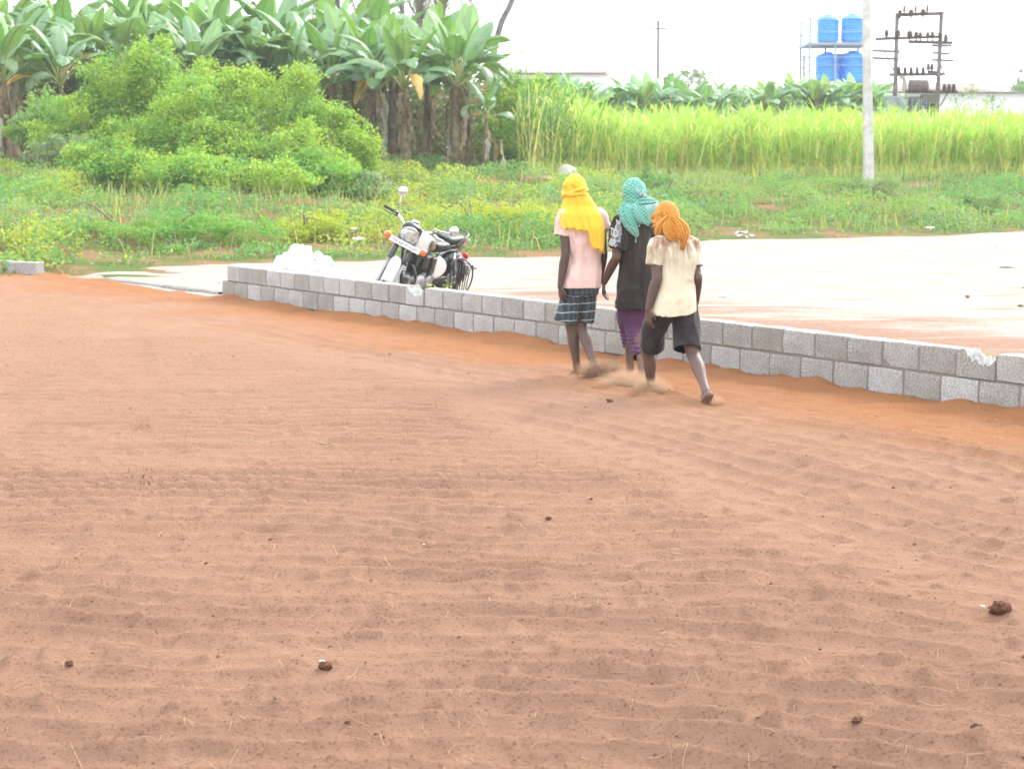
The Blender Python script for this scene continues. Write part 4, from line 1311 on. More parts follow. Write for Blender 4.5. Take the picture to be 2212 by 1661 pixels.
for x_ in (xl, xm, xr_):
    for y_ in (yf, yb):
        top_ = zt if x_ != xm else zmid
        MB().box(((x_ - o_[0]), y_ - o_[1], (top_ - o_[2]) / 2), (0.13, 0.13, top_ - o_[2])).build('post', M_GALV, root)
MB().box(((xl + xr_) / 2 - o_[0], 1.2, zmid - 0.12 - o_[2]), (xr_ - xl + 0.3, yb - yf + 0.3, 0.2)).build('platform', M_GALV, root)
MB().box(((xl + xr_) / 2 - o_[0], 1.2, zlow - 0.12 - o_[2]), (xr_ - xl + 0.3, yb - yf + 0.3, 0.2)).build('platform', M_GALV, root)
for z_ in (zt - 0.04, zt - 0.95, at(1745, 126, YT)[2], at(1745, 143, YT)[2]):
    for y_ in (yf, yb):
        MB().tube([(xl - o_[0], y_ - o_[1], z_ - o_[2]), (xr_ - o_[0], y_ - o_[1], z_ - o_[2])], 0.035, 6).build('rail', M_GALV, root)
    for x_ in (xl, xr_):
        MB().tube([(x_ - o_[0], yf - o_[1], z_ - o_[2]), (x_ - o_[0], yb - o_[1], z_ - o_[2])], 0.035, 6).build('rail', M_GALV, root)

# ---- transformer on a two-pole structure
YX = 100.0
def X(px, py, dy=0.0): return at(px, py, YX + dy)
b0 = X(1934, 250); b0[2] = terrain(b0[0], YX)
root = empty('transformer_structure', tuple(b0), 'rusty two pole transformer structure with crossarms and insulators', 'transformer')
def part(name, mb, mat): mb.V = [v - b0 for v in mb.V]; return mb.build(name, mat, root)
def down(p):
    q = p.copy(); q[2] = terrain(p[0], p[1]); return q
part('post', MB().tube([down(X(1932, 235)), X(1938, 30)], [0.115, 0.10], 8), M_RUSTMETAL)
part('post', MB().tube([down(X(2021, 235)), X(2034, 26)], [0.115, 0.10], 8), M_RUSTMETAL)
def arm(p, q, w_=0.14):
    a_, b_ = X(*p), X(*q)
    part('crossarm', MB().tube([a_, b_], w_ * 0.6, 4), M_RUSTMETAL)
for p, q, w_ in (((1935, 33), (2039, 29), 0.16), ((1891, 85), (2034, 80), 0.12), ((1962, 91), (2058, 93), 0.14), ((1884, 110), (1942, 112), 0.1), ((1884, 126), (1942, 128), 0.1),
                 ((2013, 99), (2055, 100), 0.09), ((2014, 115), (2052, 117), 0.09), ((2012, 130), (2060, 132), 0.09), ((1921, 162), (2038, 161), 0.13), ((2006, 155), (2030, 157), 0.09), ((1955, 198), (2068, 198), 0.15), ((2018, 200), (2066, 197), 0.12)):
    arm(p, q, w_)
for p, q in (((1938, 118), (1958, 93)), ((1910, 110), (1934, 160)), ((2031, 230), (2048, 200)), ((2028, 130), (2042, 165))):
    part('brace', MB().tube([X(*p), X(*q)], 0.035, 5), M_RUSTMETAL)
def insul(px, py, s_=1.0):
    c_ = X(px, py, -0.12)
    part('insulator', MB().lathe([(0.03 * s_, -0.1), (0.03 * s_, 0.02), (0.11 * s_, 0.04), (0.07 * s_, 0.10), (0.11 * s_, 0.14), (0.06 * s_, 0.22), (0.10 * s_, 0.25), (0.03 * s_, 0.34)], 8, c=tuple(c_)), M_PORC)
for px, py, s_ in ((1953, 28, 0.7), (1978, 27, 0.7), (2003, 26, 0.7), (1944, 37, 1.3), (1968, 36, 1.5), (1994, 35, 1.5), (1915, 80, 1.2), (1939, 80, 1.5), (1965, 82, 1.6), (1979, 84, 1.2), (1988, 85, 1.1), (2004, 85, 1.1), (2014, 84, 1.1), (2030, 85, 1.2), (2043, 90, 1.2),
                   (1942, 160, 1.0), (1955, 160, 1.0), (1968, 160, 1.0), (1981, 160, 1.0), (1994, 160, 1.0), (2005, 153, 1.0), (2013, 153, 1.0), (2040, 196, 1.1), (2050, 196, 1.1), (2060, 196, 1.1)):
    insul(px, py, s_)
part('oil_drum', MB().lathe([(0.0, -0.46), (0.27, -0.45), (0.29, -0.4), (0.29, 0.4), (0.27, 0.45), (0.0, 0.46)], 18, (1, 0, 0), tuple(X(1984, 186))), M_RUSTMETAL)
part('tank_body', MB().box(X(1990, 232, 0.3), (1.5, 0.8, 1.0), bev=0.05), M_RUSTMETAL)
for k_ in range(7):
    part('cooling_fin', MB().box(X(1970 + k_ * 5, 234, -0.3), (0.045, 0.3, 0.9)), M_TGREY)
part('cooling_panel', MB().box(X(1927, 226, -0.2), (0.52, 0.3, 0.75), bev=0.03), M_TGREY)
part('cooling_panel', MB().box(X(1951, 226, -0.35), (0.42, 0.3, 0.75), bev=0.03), M_TGREY)
part('vent_pipe', MB().tube([X(1953, 203), X(1954, 176), X(1950, 168), X(1944, 166)], 0.10, 8, 9), simple('cream_pipe', (0.36, 0.33, 0.27), 0.6))
part('switch_box', MB().box(X(2008, 215, -0.1), (0.8, 0.5, 0.5), bev=0.04), simple('dark_box', (0.10, 0.10, 0.075), 0.7))

# ---- sheds
def shed(name, label, px0, px1, y_eave, y_ridge, y_wall, Y, depth, hip):
    a_, b_ = at(px0, y_eave, Y), at(px1, y_eave, Y)
    rz_ = at(px0, y_ridge, Y + depth / 2)[2]
    gz = float(terrain((a_[0] + b_[0]) / 2, Y))
    root = empty(name, ((a_[0] + b_[0]) / 2, Y, gz), label, 'shed')
    o_ = np.array([(a_[0] + b_[0]) / 2, Y, gz])
    w_ = b_[0] - a_[0]; he = a_[2] - gz; hr = rz_ - gz
    MB().box((0, depth / 2, (he - 0.06) / 2), (w_ - 0.5, depth - 0.5, he - 0.06)).build('wall', M_WHITEWALL, root)
    # corrugated roof, two slopes
    nC = 160
    xx = np.linspace(-w_ / 2, w_ / 2, nC)
    cor = 0.03 * np.sin(np.arange(nC) * np.pi / 2 + 0.3)
    ins = np.where(xx > w_ / 2 - hip, np.clip((w_ / 2 - xx) / max(hip, 1e-3), 0, 1), 1.0) if hip else np.ones(nC)
    G = np.zeros((3, nC, 3))
    for r_, (yy, zz) in enumerate(((-0.3, he), (depth / 2, hr), (depth + 0.3, he))):
        G[r_, :, 0] = xx; G[r_, :, 1] = yy
        G[r_, :, 2] = (he + (zz - he) * ins) + cor
    solidify(MB().sheet(G).build('roof', M_ROOF, root), 0.02)
    return root
shed('white_shed', 'long white walled shed with a weathered sheet roof behind the transformer', 1880, 2228, 200, 180, 250, 148, 14, 3.0)
shed('white_shed', 'far white shed with a flat grey roof edge behind the left of the field', 1060, 1322, 159, 150, 200, 170, 12, 0)

# ---- overhead wires
def wire(p, q, Y0, Y1, sag, label):
    a_, b_ = at(p[0], p[1], Y0), at(q[0], q[1], Y1)
    t_ = np.linspace(0, 1, 14)[:, None]
    P_ = a_ * (1 - t_) + b_ * t_
    P_[:, 2] -= (4 * t_ * (1 - t_))[:, 0] * sag
    m_ = MB().tube(P_ - a_, 0.014, 4)
    o = m_.build('overhead_wire', M_WIRE); o.location = tuple(a_)
    tag(o, label, 'wire', 'overhead wires')
wire((-60, -12), (1871, -40), 90, 66, 0.3, 'topmost overhead wire crossing above the banana grove')
for k_, (ya, yb_) in enumerate(((6, 62), (13, 70), (21, 79))):
    wire((560, ya), (2260, yb_), 88, 200, 0.8, ['upper', 'middle', 'lower'][k_] + ' of three thin wires passing over the grove into the white sky')
for k_, (ya, yb_) in enumerate(((100, 101), (116, 120), (132, 138))):
    wire((2055, ya), (2330, yb_), 100, 102, 0.25, ['top', 'middle', 'bottom'][k_] + ' of the wires leading right from the transformer')
# ------------------------------------------------------------------ motorcycle
def paint(name, col, rough=0.25, metal=0.0, spec=0.5, coat=0.5):
    t = NT(name)
    v = t.coord()
    dust = t.ramp(t.noise(v, 14, 5, 0.65), [(0.45, (0, 0, 0)), (0.8, (1, 1, 1))])
    c = t.mix(t.math('MULTIPLY', dust, 0.18), col, (0.33, 0.25, 0.19))
    r_ = t.math('ADD', rough, t.math('MULTIPLY', dust, 0.25))
    p = t.principled(c, r_, metal, None, spec)
    p.node.inputs['Coat Weight'].default_value = coat
    return t.done(p)
B_WHITE = paint('bike_white', (0.66, 0.655, 0.63), 0.25)
B_BLACK = paint('bike_black', (0.012, 0.013, 0.016), 0.3)
B_CHROME = paint('chrome', (0.72, 0.74, 0.78), 0.12, 1.0, 0.5, 0)
B_ALLOY = paint('alloy', (0.34, 0.34, 0.35), 0.4, 0.9, 0.5, 0)
B_RUBBER = simple('tyre_rubber', (0.030, 0.029, 0.030), 0.85, var=0.3, nscale=20, bump=0.3)
B_SEAT = simple('seat_vinyl', (0.022, 0.024, 0.028), 0.45, var=0.3, nscale=18, bump=0.2)
B_ORANGE = simple('indicator_lens', (0.72, 0.13, 0.012), 0.2, var=0.1, nscale=30, bump=0.1, spec=0.6)
B_GLASS = simple('headlight_lens', (0.52, 0.53, 0.52), 0.08, var=0.35, nscale=16, bump=0.3, spec=0.8, metal=0.5)
B_PLATE = simple('plate_white', (0.72, 0.73, 0.74), 0.4, var=0.03, bump=0)
B_INK = simple('plate_ink', (0.11, 0.12, 0.13), 0.6, var=0.05, bump=0)
B_GOLD = simple('gold_badge', (0.36, 0.25, 0.07), 0.35, var=0.2, nscale=60, bump=0, metal=0.6)
B_RED = simple('tail_lens', (0.45, 0.015, 0.01), 0.2, bump=0)
B_CLOTH = simple('dust_cloth', (0.40, 0.34, 0.27), 0.95, var=0.3, nscale=30, bump=0.5)

bike = empty('motorcycle', (0, 0, 0), 'white and black classic motorcycle parked leaning on its side stand behind the wall', 'motorcycle')
def bp(name, mb, mat, parent=None, M=None):
    return mb.build(name, mat, parent if parent is not None else bike, M)

CAST = R(27)
FA, RA, WR = np.array([0.69, 0, 0.33]), np.array([-0.69, 0, 0.32]), 0.33
HEAD = np.array([0.40, 0, 0.86])
ax = np.array([-math.sin(CAST), 0, math.cos(CAST)])
ST = Matrix.Translation(HEAD) @ Matrix.Rotation(R(34), 4, Vector(ax)) @ Matrix.Translation(-HEAD)    # bars turned left

def wheel(c, parent_M, wr, tw):
    mb = MB()
    prof = [(wr - 0.085, -tw * 0.42), (wr - 0.05, -tw * 0.5), (wr - 0.02, -tw * 0.42), (wr, -tw * 0.2), (wr + 0.002, 0), (wr, tw * 0.2), (wr - 0.02, tw * 0.42), (wr - 0.05, tw * 0.5), (wr - 0.085, tw * 0.42)]
    mb.lathe(prof, 36, (0, 1, 0), tuple(c))
    w = bp('wheel', mb, B_RUBBER, None, parent_M); 
    mb = MB().lathe([(wr - 0.095, -tw * 0.36), (wr - 0.075, -tw * 0.40), (wr - 0.075, tw * 0.40), (wr - 0.095, tw * 0.36), (wr - 0.10, 0)], 36, (0, 1, 0), tuple(c))
    bp('rim', mb, B_CHROME, w, parent_M)
    bp('hub', MB().lathe([(0.03, -0.07), (0.07, -0.06), (0.075, 0.03), (0.03, 0.07)], 18, (0, 1, 0), tuple(c)), B_ALLOY, w, parent_M)
    mb = MB()
    for q in range(20):
        a_ = q * 2 * math.pi / 20
        e_ = c + np.array([math.cos(a_), 0, math.sin(a_)]) * (wr - 0.09)
        s_ = c + np.array([math.cos(a_ + 0.5 * (-1) ** q), 0, math.sin(a_ + 0.5 * (-1) ** q)]) * 0.06 + np.array([0, 0.05 * (-1) ** (q // 2), 0])
        mb.tube([s_, e_], 0.003, 4)
    bp('spokes', mb, B_CHROME, w, parent_M)
    bp('brake_disc', MB().lathe([(0.04, 0.072), (0.13, 0.072), (0.13, 0.077), (0.04, 0.077)], 24, (0, 1, 0), tuple(c)), B_ALLOY, w, parent_M)
wheel(FA, ST, WR, 0.095); wheel(RA, None, 0.32, 0.115)

# fork, steered with the bars
off = np.array([math.cos(CAST), 0, math.sin(CAST)]) * 0.055
for sy in (-1, 1):
    y_ = np.array([0, 0.088 * sy, 0])
    lo = FA + y_; topf = HEAD + off + ax * 0.12 + y_
    dirf = unit(topf - lo); Lf = np.linalg.norm(topf - lo)
    f = bp('fork_leg', MB().tube([lo - dirf * 0.03, lo + dirf * 0.02, lo + dirf * Lf * 0.46], [0.022, 0.030, 0.029], 14), B_ALLOY, None, ST)
    bp('fork_cover', MB().tube([lo + dirf * Lf * 0.44, lo + dirf * Lf * 0.47, topf], [0.030, 0.034, 0.035], 14), B_BLACK, f, ST)
bp('triple_clamp', MB().box(HEAD + off * 0.5 + ax * 0.13, (0.13, 0.25, 0.05), np.array(Matrix.Rotation(-CAST, 3, 'Y')), bev=0.015), B_BLACK, None, ST)
bp('lower_clamp', MB().box(HEAD + off * 0.5 - ax * 0.08, (0.12, 0.25, 0.05), np.array(Matrix.Rotation(-CAST, 3, 'Y')), bev=0.015), B_BLACK, None, ST)

def fender(c, r_, w_, a0, a1, name, mat, M=None, n_=22, skirt=0.06):
    G = np.zeros((n_, 9, 3))
    for i_, a_ in enumerate(np.linspace(a0, a1, n_)):
        d_ = np.array([math.cos(a_), 0, math.sin(a_)])
        for j_, t_ in enumerate(np.linspace(-1, 1, 9)):
            drop = skirt * abs(t_) ** 3.2 + 0.012 * t_ * t_
            G[i_, j_] = c + d_ * (r_ - drop) + np.array([0, w_ / 2 * (1 - 0.12 * abs(t_) ** 4) * t_, 0])
    return solidify(bp(name, MB().sheet(G), mat, None, M), 0.006)
fender(FA, 0.372, 0.165, R(24), R(150), 'front_fender', B_WHITE, ST, skirt=0.085)
rf = fender(RA, 0.375, 0.20, R(20), R(186), 'rear_fender', B_BLACK, None, skirt=0.09)

# headlight in its nacelle
hc = HEAD + off + ax * 0.085 + np.array([0.085, 0, 0.0])
hd = unit((1, 0, -0.06))
hl = bp('headlight', MB().lathe([(0.02, -0.17), (0.07, -0.155), (0.098, -0.10), (0.108, -0.03), (0.110, 0.0), (0.104, 0.012)], 28, hd, tuple(hc)), B_CHROME, None, ST)
bp('rim_ring', MB().lathe([(0.088, 0.006), (0.107, 0.004), (0.110, 0.016), (0.102, 0.028), (0.09, 0.026)], 28, hd, tuple(hc)), B_CHROME, hl, ST)
bp('lens', MB().lathe([(0.093, 0.012), (0.085, 0.030), (0.055, 0.042), (0.02, 0.046), (0.0, 0.047)], 28, hd, tuple(hc)), B_GLASS, hl, ST)
vis = MB()
Gv = np.zeros((6, 15, 3))
bb_ = unit(np.cross(hd, (0, 1, 0))); bb_ = -bb_ if bb_[2] < 0 else bb_
for i_, s_ in enumerate(np.linspace(0, 1, 6)):
    for j_, a_ in enumerate(np.linspace(R(18), R(162), 15)):
        rr = 0.112 + 0.004 * s_
        Gv[i_, j_] = hc + hd * (-0.02 + (0.085 * s_) * math.sin(a_)) + rr * (np.array([0, 1, 0]) * math.cos(a_) + bb_ * math.sin(a_))
vis.sheet(Gv)
solidify(bp('visor', vis, B_CHROME, hl, ST), 0.004)
bp('instrument_cowl', MB().ell(HEAD + off + ax * 0.17 + np.array([0.01, 0, 0]), (0.13, 0.125, 0.055), np.array(Matrix.Rotation(-0.35, 3, 'Y'))), B_BLACK, None, ST)
bp('speedometer', MB().lathe([(0.0, 0), (0.05, 0), (0.052, 0.03), (0.045, 0.036), (0, 0.036)], 20, unit((-0.45, 0, 0.9)), tuple(HEAD + off + ax * 0.2 + np.array([-0.03, 0.0, 0.01]))), B_CHROME, None, ST)

# number plate with its characters
pc = HEAD + off - ax * 0.045 + np.array([0.075, 0, 0])
plate = bp('number_plate', MB().box(pc, (0.008, 0.40, 0.068), bev=0.003), B_PLATE, None, ST)
cu = bpy.data.curves.new('plate_text', 'FONT'); cu.body = 'TN 66 X 6341'; cu.size = 0.052; cu.align_x = 'CENTER'; cu.align_y = 'CENTER'; cu.space_character = 1.1
to = bpy.data.objects.new('tmp', cu); COL.objects.link(to)
bpy.context.view_layer.update()
tm = bpy.data.meshes.new_from_object(to.evaluated_get(bpy.context.evaluated_depsgraph_get()))
bpy.data.objects.remove(to)
vt = np.array([v.co[:] for v in tm.vertices]); ft = [tuple(p.vertices) for p in tm.polygons]
vt = np.stack([np.full(len(vt), pc[0] + 0.0058), pc[1] + vt[:, 0], pc[2] + vt[:, 1]], -1)
bp('lettering', MB().add(vt, ft, 0, False), B_INK, plate, ST)

# handlebar, grips, levers, mirrors, indicators
hb0 = HEAD + ax * 0.15
def mir(p, s): return np.array([p[0], p[1] * s, p[2]])
bar = [(-0.02, 0.0, 0.0), (0.0, 0.10, 0.01), (-0.02, 0.17, 0.05), (-0.07, 0.27, 0.075), (-0.19, 0.40, 0.05)]
hbm = bp('handlebar', MB().tube([hb0 + mir(p, -1) for p in bar[::-1]] + [hb0 + np.array(p) for p in bar[1:]], 0.013, 10, 40), B_CHROME, None, ST)
for s in (-1, 1):
    g0, g1 = hb0 + mir((-0.085, 0.285, 0.074), s), hb0 + mir((-0.20, 0.415, 0.048), s)
    bp('grip', MB().tube([g0, g0 * 0.98 + g1 * 0.02, g1], [0.022, 0.019, 0.019], 12), B_RUBBER, hbm, ST)
    bp('switch_block', MB().box(hb0 + mir((-0.06, 0.255, 0.07), s), (0.055, 0.065, 0.055), bev=0.012), B_BLACK, hbm, ST)
    l0 = hb0 + mir((-0.04, 0.25, 0.065), s)
    bp('lever', MB().tube([l0, l0 + mir((0.045, 0.05, -0.005), s), l0 + mir((-0.03, 0.17, -0.03), s)], [0.012, 0.008, 0.006], 8, 12), B_BLACK if s < 0 else B_CHROME, hbm, ST)
    m0 = hb0 + mir((-0.055, 0.24, 0.09), s)
    m1, m2 = (m0 + mir((0.015, 0.03, 0.10), s), m0 + mir((0.0, 0.06, 0.225), s)) if s < 0 else (m0 + np.array([0.01, 0.07, 0.045]), m0 + np.array([0.0, 0.20, 0.085]))
    st_ = bp('mirror_stem', MB().tube([m0, m0 + np.array([0, 0, 0.035]), m1, m2], 0.0075, 8, 14), B_CHROME, hbm, ST)
    mn = unit((1, 0.1 * s, 0.12))
    mi_ = bp('mirror', MB().lathe([(0.0, 0.042), (0.03, 0.038), (0.05, 0.024), (0.058, 0.004), (0.058, -0.006), (0.0, -0.007)][::-1], 24, mn, tuple(m2 + np.array([0, 0.01 * s, 0.035]))), B_CHROME, None, ST)
    ic = pc + np.array([-0.01, 0.235 * s, 0.012])
    io = bp('front_indicator', MB().lathe([(0.0, 0.034), (0.025, 0.030), (0.040, 0.012), (0.042, 0.0)][::-1], 18, (1, 0, 0), tuple(ic)), B_ORANGE, None, ST)
    bp('indicator_shell', MB().lathe([(0.015, -0.05), (0.035, -0.035), (0.044, -0.004), (0.044, 0.004), (0.02, 0.004)], 18, (1, 0, 0), tuple(ic)), B_CHROME, io, ST)
    bp('indicator_stalk', MB().tube([ic - np.array([0.02, 0, 0]), ic - np.array([0.02, 0.12 * s, 0])], 0.009, 8), B_CHROME, io, ST)

# tank
tx = np.array([0.36, 0.28, 0.12, -0.04, -0.14])
tz = np.array([0.84, 0.845, 0.835, 0.81, 0.785])
tw_ = np.array([0.075, 0.135, 0.155, 0.125, 0.085])
thh = np.array([0.085, 0.125, 0.135, 0.11, 0.075])
tank_b = bp('fuel_tank', MB().loft([(np.array([x_, 0, z_]), np.array([0, w_, 0]), np.array([0, 0, h_]), 2.7) for x_, z_, w_, h_ in zip(tx[::-1], tz[::-1], tw_[::-1], thh[::-1])], 32, 0, 18), B_WHITE)
for s in (-1, 1):
    G = np.zeros((9, 9, 3))
    for i_, u in enumerate(np.linspace(-1, 1, 9)):
        for j_, v_ in enumerate(np.linspace(-1, 1, 9)):
            a_, b_ = u * math.sqrt(1 - v_ * v_ / 2), v_ * math.sqrt(1 - u * u / 2)
            x_ = 0.03 + a_ * 0.10
            w_ = np.interp(x_, tx[::-1], tw_[::-1]); z_ = np.interp(x_, tx[::-1], tz[::-1]); h_ = np.interp(x_, tx[::-1], thh[::-1])
            zz = z_ - 0.01 + b_ * 0.085
            yy = w_ * (1 - min(0.95, abs((zz - z_) / h_)) ** 2.7) ** (1 / 2.7)
            G[i_, j_] = (x_, s * (yy + 0.006), zz)
    bp('tank_badge', MB().sheet(G), B_BLACK, tank_b)
    for q, (dx, dz, ww) in enumerate(((0.0, 0.03, 0.07), (0.0, 0.012, 0.085), (0.0, -0.006, 0.08), (0.0, -0.022, 0.09))):
        x_ = 0.02
        bp('badge_mark', MB().box((x_, s * 0.157, 0.82 + dz), (ww, 0.004, 0.011)), B_GOLD, tank_b)
bp('fuel_cap', MB().lathe([(0.035, 0), (0.035, 0.015), (0.028, 0.022), (0, 0.024)], 18, (0, 0, 1), (0.14, 0, 0.965)), B_CHROME, tank_b)

# seats
def seat(name, x0, x1, z0, w_, h_, mat=B_SEAT, rise=0.0):
    rings = []
    for t_, f_ in ((0, 0.55), (0.12, 0.9), (0.4, 1.0), (0.75, 1.0), (0.93, 0.88), (1.0, 0.6)):
        rings.append((np.array([x0 + (x1 - x0) * t_, 0, z0 + rise * t_]), np.array([0, w_ * f_, 0]), np.array([0, 0, h_ * (0.75 + 0.25 * f_)]), 2.6))
    if x1 < x0: rings = rings[::-1]
    return bp(name, MB().loft(rings, 26, 0, 18), mat)
seat('rider_seat', -0.10, -0.44, 0.785, 0.145, 0.062)
seat('pillion_seat', -0.40, -0.78, 0.835, 0.125, 0.06, rise=0.02)
bp('grab_rail', MB().tube([(-0.52, 0.14, 0.80), (-0.66, 0.15, 0.88), (-0.80, 0.11, 0.93), (-0.84, 0, 0.945), (-0.80, -0.11, 0.93), (-0.66, -0.15, 0.88), (-0.52, -0.14, 0.80)], 0.011, 8, 30), B_BLACK)
bp('tied_cloth', MB().ell((-0.80, 0.05, 0.80), (0.06, 0.07, 0.07)).ell((-0.83, 0.10, 0.84), (0.05, 0.03, 0.04)).ell((-0.82, 0.02, 0.74), (0.03, 0.04, 0.06)), B_CLOTH)

# frame, engine
fr = bp('frame', MB().tube([HEAD - ax * 0.06, (0.1, 0, 0.74), (-0.35, 0, 0.70), (-0.78, 0, 0.74)], 0.022, 8, 20)
        .tube([HEAD - ax * 0.1, (0.36, 0, 0.5), (0.28, 0, 0.24)], 0.02, 8, 12)
        .tube([(-0.22, 0.09, 0.70), (-0.26, 0.09, 0.4), (-0.24, 0.09, 0.25)], 0.016, 8, 10)
        .tube([(-0.22, -0.09, 0.70), (-0.26, -0.09, 0.4), (-0.24, -0.09, 0.25)], 0.016, 8, 10), B_BLACK)
for s in (-1, 1):
    bp('swing_arm', MB().tube([(-0.22, 0.09 * s, 0.33), RA + (0, 0.10 * s, 0)], 0.022, 8), B_BLACK)
    sh = bp('shock_absorber', MB().tube([RA + (0.02, 0.12 * s, 0.03), (-0.56, 0.12 * s, 0.70)], 0.016, 10), B_CHROME)
    mb = MB()
    tt = np.linspace(0, 1, 60)
    a_ = RA + np.array([0.02, 0.12 * s, 0.10]); b_ = np.array([-0.57, 0.12 * s, 0.62])
    mb.tube(a_ + (b_ - a_) * tt[:, None] + 0.03 * np.stack([np.cos(tt * 50), np.sin(tt * 50), 0 * tt], -1), 0.006, 5)
    bp('spring', mb, B_BLACK, sh)
eng = bp('engine', MB().box((0.02, 0, 0.34), (0.46, 0.22, 0.22), bev=0.05).box((-0.12, 0, 0.42), (0.22, 0.2, 0.16), bev=0.04), B_ALLOY)
cyl = np.array([0.13, 0, 0.56])
mb = MB()
for q in range(9):
    mb.box(cyl + np.array([0.0, 0, -0.10 + q * 0.028]), (0.19, 0.19, 0.009), bev=0.004)
bp('cylinder_fins', mb, B_BLACK, eng)
bp('cylinder', MB().lathe([(0.07, -0.14), (0.07, 0.16), (0.05, 0.18)], 16, (0, 0, 1), tuple(cyl)), B_BLACK, eng)
bp('crankcase_cover', MB().lathe([(0.13, 0.09), (0.13, 0.125), (0.11, 0.15), (0.05, 0.158), (0, 0.158)], 26, (0, 1, 0), (0.10, 0, 0.33)), B_ALLOY, eng)
bp('crankcase_cover', MB().lathe([(0.095, 0.09), (0.095, 0.13), (0.08, 0.145), (0, 0.148)], 22, (0, 1, 0), (-0.12, 0, 0.36)), B_ALLOY, eng)
bp('crankcase_cover', MB().lathe([(0.13, 0.09), (0.13, 0.125), (0.10, 0.15), (0, 0.152)], 26, (0, -1, 0), (0.06, 0, 0.33)), B_ALLOY, eng)
bp('air_box', MB().box((-0.02, 0.02, 0.60), (0.20, 0.22, 0.20), bev=0.03), B_BLACK)
bp('battery_box', MB().box((-0.09, 0.13, 0.57), (0.10, 0.06, 0.21), bev=0.015), B_BLACK)
for s in (-1, 1):
    G = np.array([(-0.10, 0.46), (-0.12, 0.68), (-0.20, 0.70), (-0.36, 0.60), (-0.385, 0.53), (-0.36, 0.46), (-0.22, 0.40), (-0.13, 0.40)])
    cx_ = G.mean(0)
    V, F = [], []
    for (yy, k_) in ((0.105, 0.97), (0.15, 1.0), (0.172, 0.93), (0.182, 0.72), (0.184, 0.3)):
        V += [(cx_[0] + (g[0] - cx_[0]) * k_, s * yy, cx_[1] + (g[1] - cx_[1]) * k_) for g in G]
    nG = len(G)
    for r_ in range(4):
        for i_ in range(nG):
            F.append((r_ * nG + i_, r_ * nG + (i_ + 1) % nG, (r_ + 1) * nG + (i_ + 1) % nG, (r_ + 1) * nG + i_))
    F.append(tuple(4 * nG + i_ for i_ in range(nG))); F.append(tuple(range(nG))[::-1])
    pn = bp('side_panel', MB().add(V, F), B_WHITE)
    sbs = pn.modifiers.new('round', 'SUBSURF'); sbs.levels = 2; sbs.render_levels = 2
    bp('panel_badge', MB().ell((-0.335, s * 0.168, 0.515), (0.030, 0.006, 0.017), n=12, m=6), B_BLACK, pn)
# crash guard loops
for s in (-1, 1):
    bp('crash_guard', MB().tube([(0.37, 0.03 * s, 0.62), (0.39, 0.15 * s, 0.60), (0.39, 0.22 * s, 0.52), (0.37, 0.23 * s, 0.42), (0.34, 0.16 * s, 0.32), (0.29, 0.05 * s, 0.25)], 0.013, 8, 26), B_BLACK)
    bp('foot_peg', MB().tube([(-0.10, 0.10 * s, 0.27), (-0.10, 0.27 * s, 0.27)], [0.014, 0.018], 8), B_RUBBER)
    bp('pillion_peg', MB().tube([(-0.42, 0.10 * s, 0.33), (-0.44, 0.26 * s, 0.33)], 0.014, 8), B_RUBBER)
bp('exhaust_pipe', MB().tube([(0.20, -0.06, 0.54), (0.34, -0.10, 0.46), (0.30, -0.14, 0.28), (0.0, -0.16, 0.24), (-0.35, -0.17, 0.27)], 0.022, 10, 26), B_CHROME)
bp('silencer', MB().tube([(-0.30, -0.17, 0.265), (-0.42, -0.175, 0.28), (-0.95, -0.19, 0.36)], [0.025, 0.045, 0.042], 14, 10), B_CHROME)
# saree guard grille on the left of the rear wheel
sg = bp('guard_grille', MB().tube([(-0.42, 0.19, 0.62), (-0.62, 0.20, 0.66), (-0.92, 0.20, 0.52), (-0.98, 0.20, 0.32), (-0.84, 0.20, 0.16), (-0.55, 0.20, 0.20), (-0.42, 0.19, 0.62)], 0.011, 7, 40), B_BLACK)
for q in range(7):
    t_ = (q + 0.6) / 7
    a_ = np.array([-0.45 - 0.46 * t_, 0.20, 0.63 - 0.10 * t_]); b_ = np.array([-0.58 - 0.33 * t_, 0.20, 0.19 + 0.05 * t_])
    bp('grille_bar', MB().tube([a_, b_], 0.007, 5), B_BLACK, sg)
bp('rear_light', MB().lathe([(0.05, 0), (0.05, 0.03), (0.03, 0.05), (0, 0.052)], 18, (-1, 0, 0.2), (-1.0, 0, 0.60)), B_RED)
bp('rear_plate', MB().box((-1.04, 0.0, 0.44), (0.006, 0.2, 0.14), np.array(Matrix.Rotation(0.25, 3, 'Y'))), B_PLATE)
for s in (-1, 1):
    rc = np.array([-0.99, 0.19 * s, 0.53])
    bp('rear_indicator', MB().lathe([(0.012, -0.04), (0.034, -0.028), (0.043, 0.0), (0.043, 0.006), (0.0, 0.03)], 18, (-1, 0, 0), tuple(rc)), B_CHROME)
    bp('rear_indicator_stalk', MB().tube([rc, rc * (1, 0.3, 1)], 0.009, 8), B_CHROME)
bp('side_stand', MB().tube([(-0.06, 0.12, 0.26), (-0.10, 0.30, 0.09)], 0.013, 8), B_BLACK)
bp('chain_case', MB().tube([(-0.15, 0.13, 0.36), (-0.69, 0.13, 0.34)], 0.05, 10, None, 0, (0.35, 1.3), (0, 0, 1)), B_BLACK)
LEAN = R(16)
YAW = math.atan2(-0.86, -0.51)
bike.rotation_mode = 'XYZ'
bm_rot = Matrix.Rotation(YAW, 4, 'Z') @ Matrix.Rotation(-LEAN, 4, 'X')
bike.rotation_euler = bm_rot.to_euler()
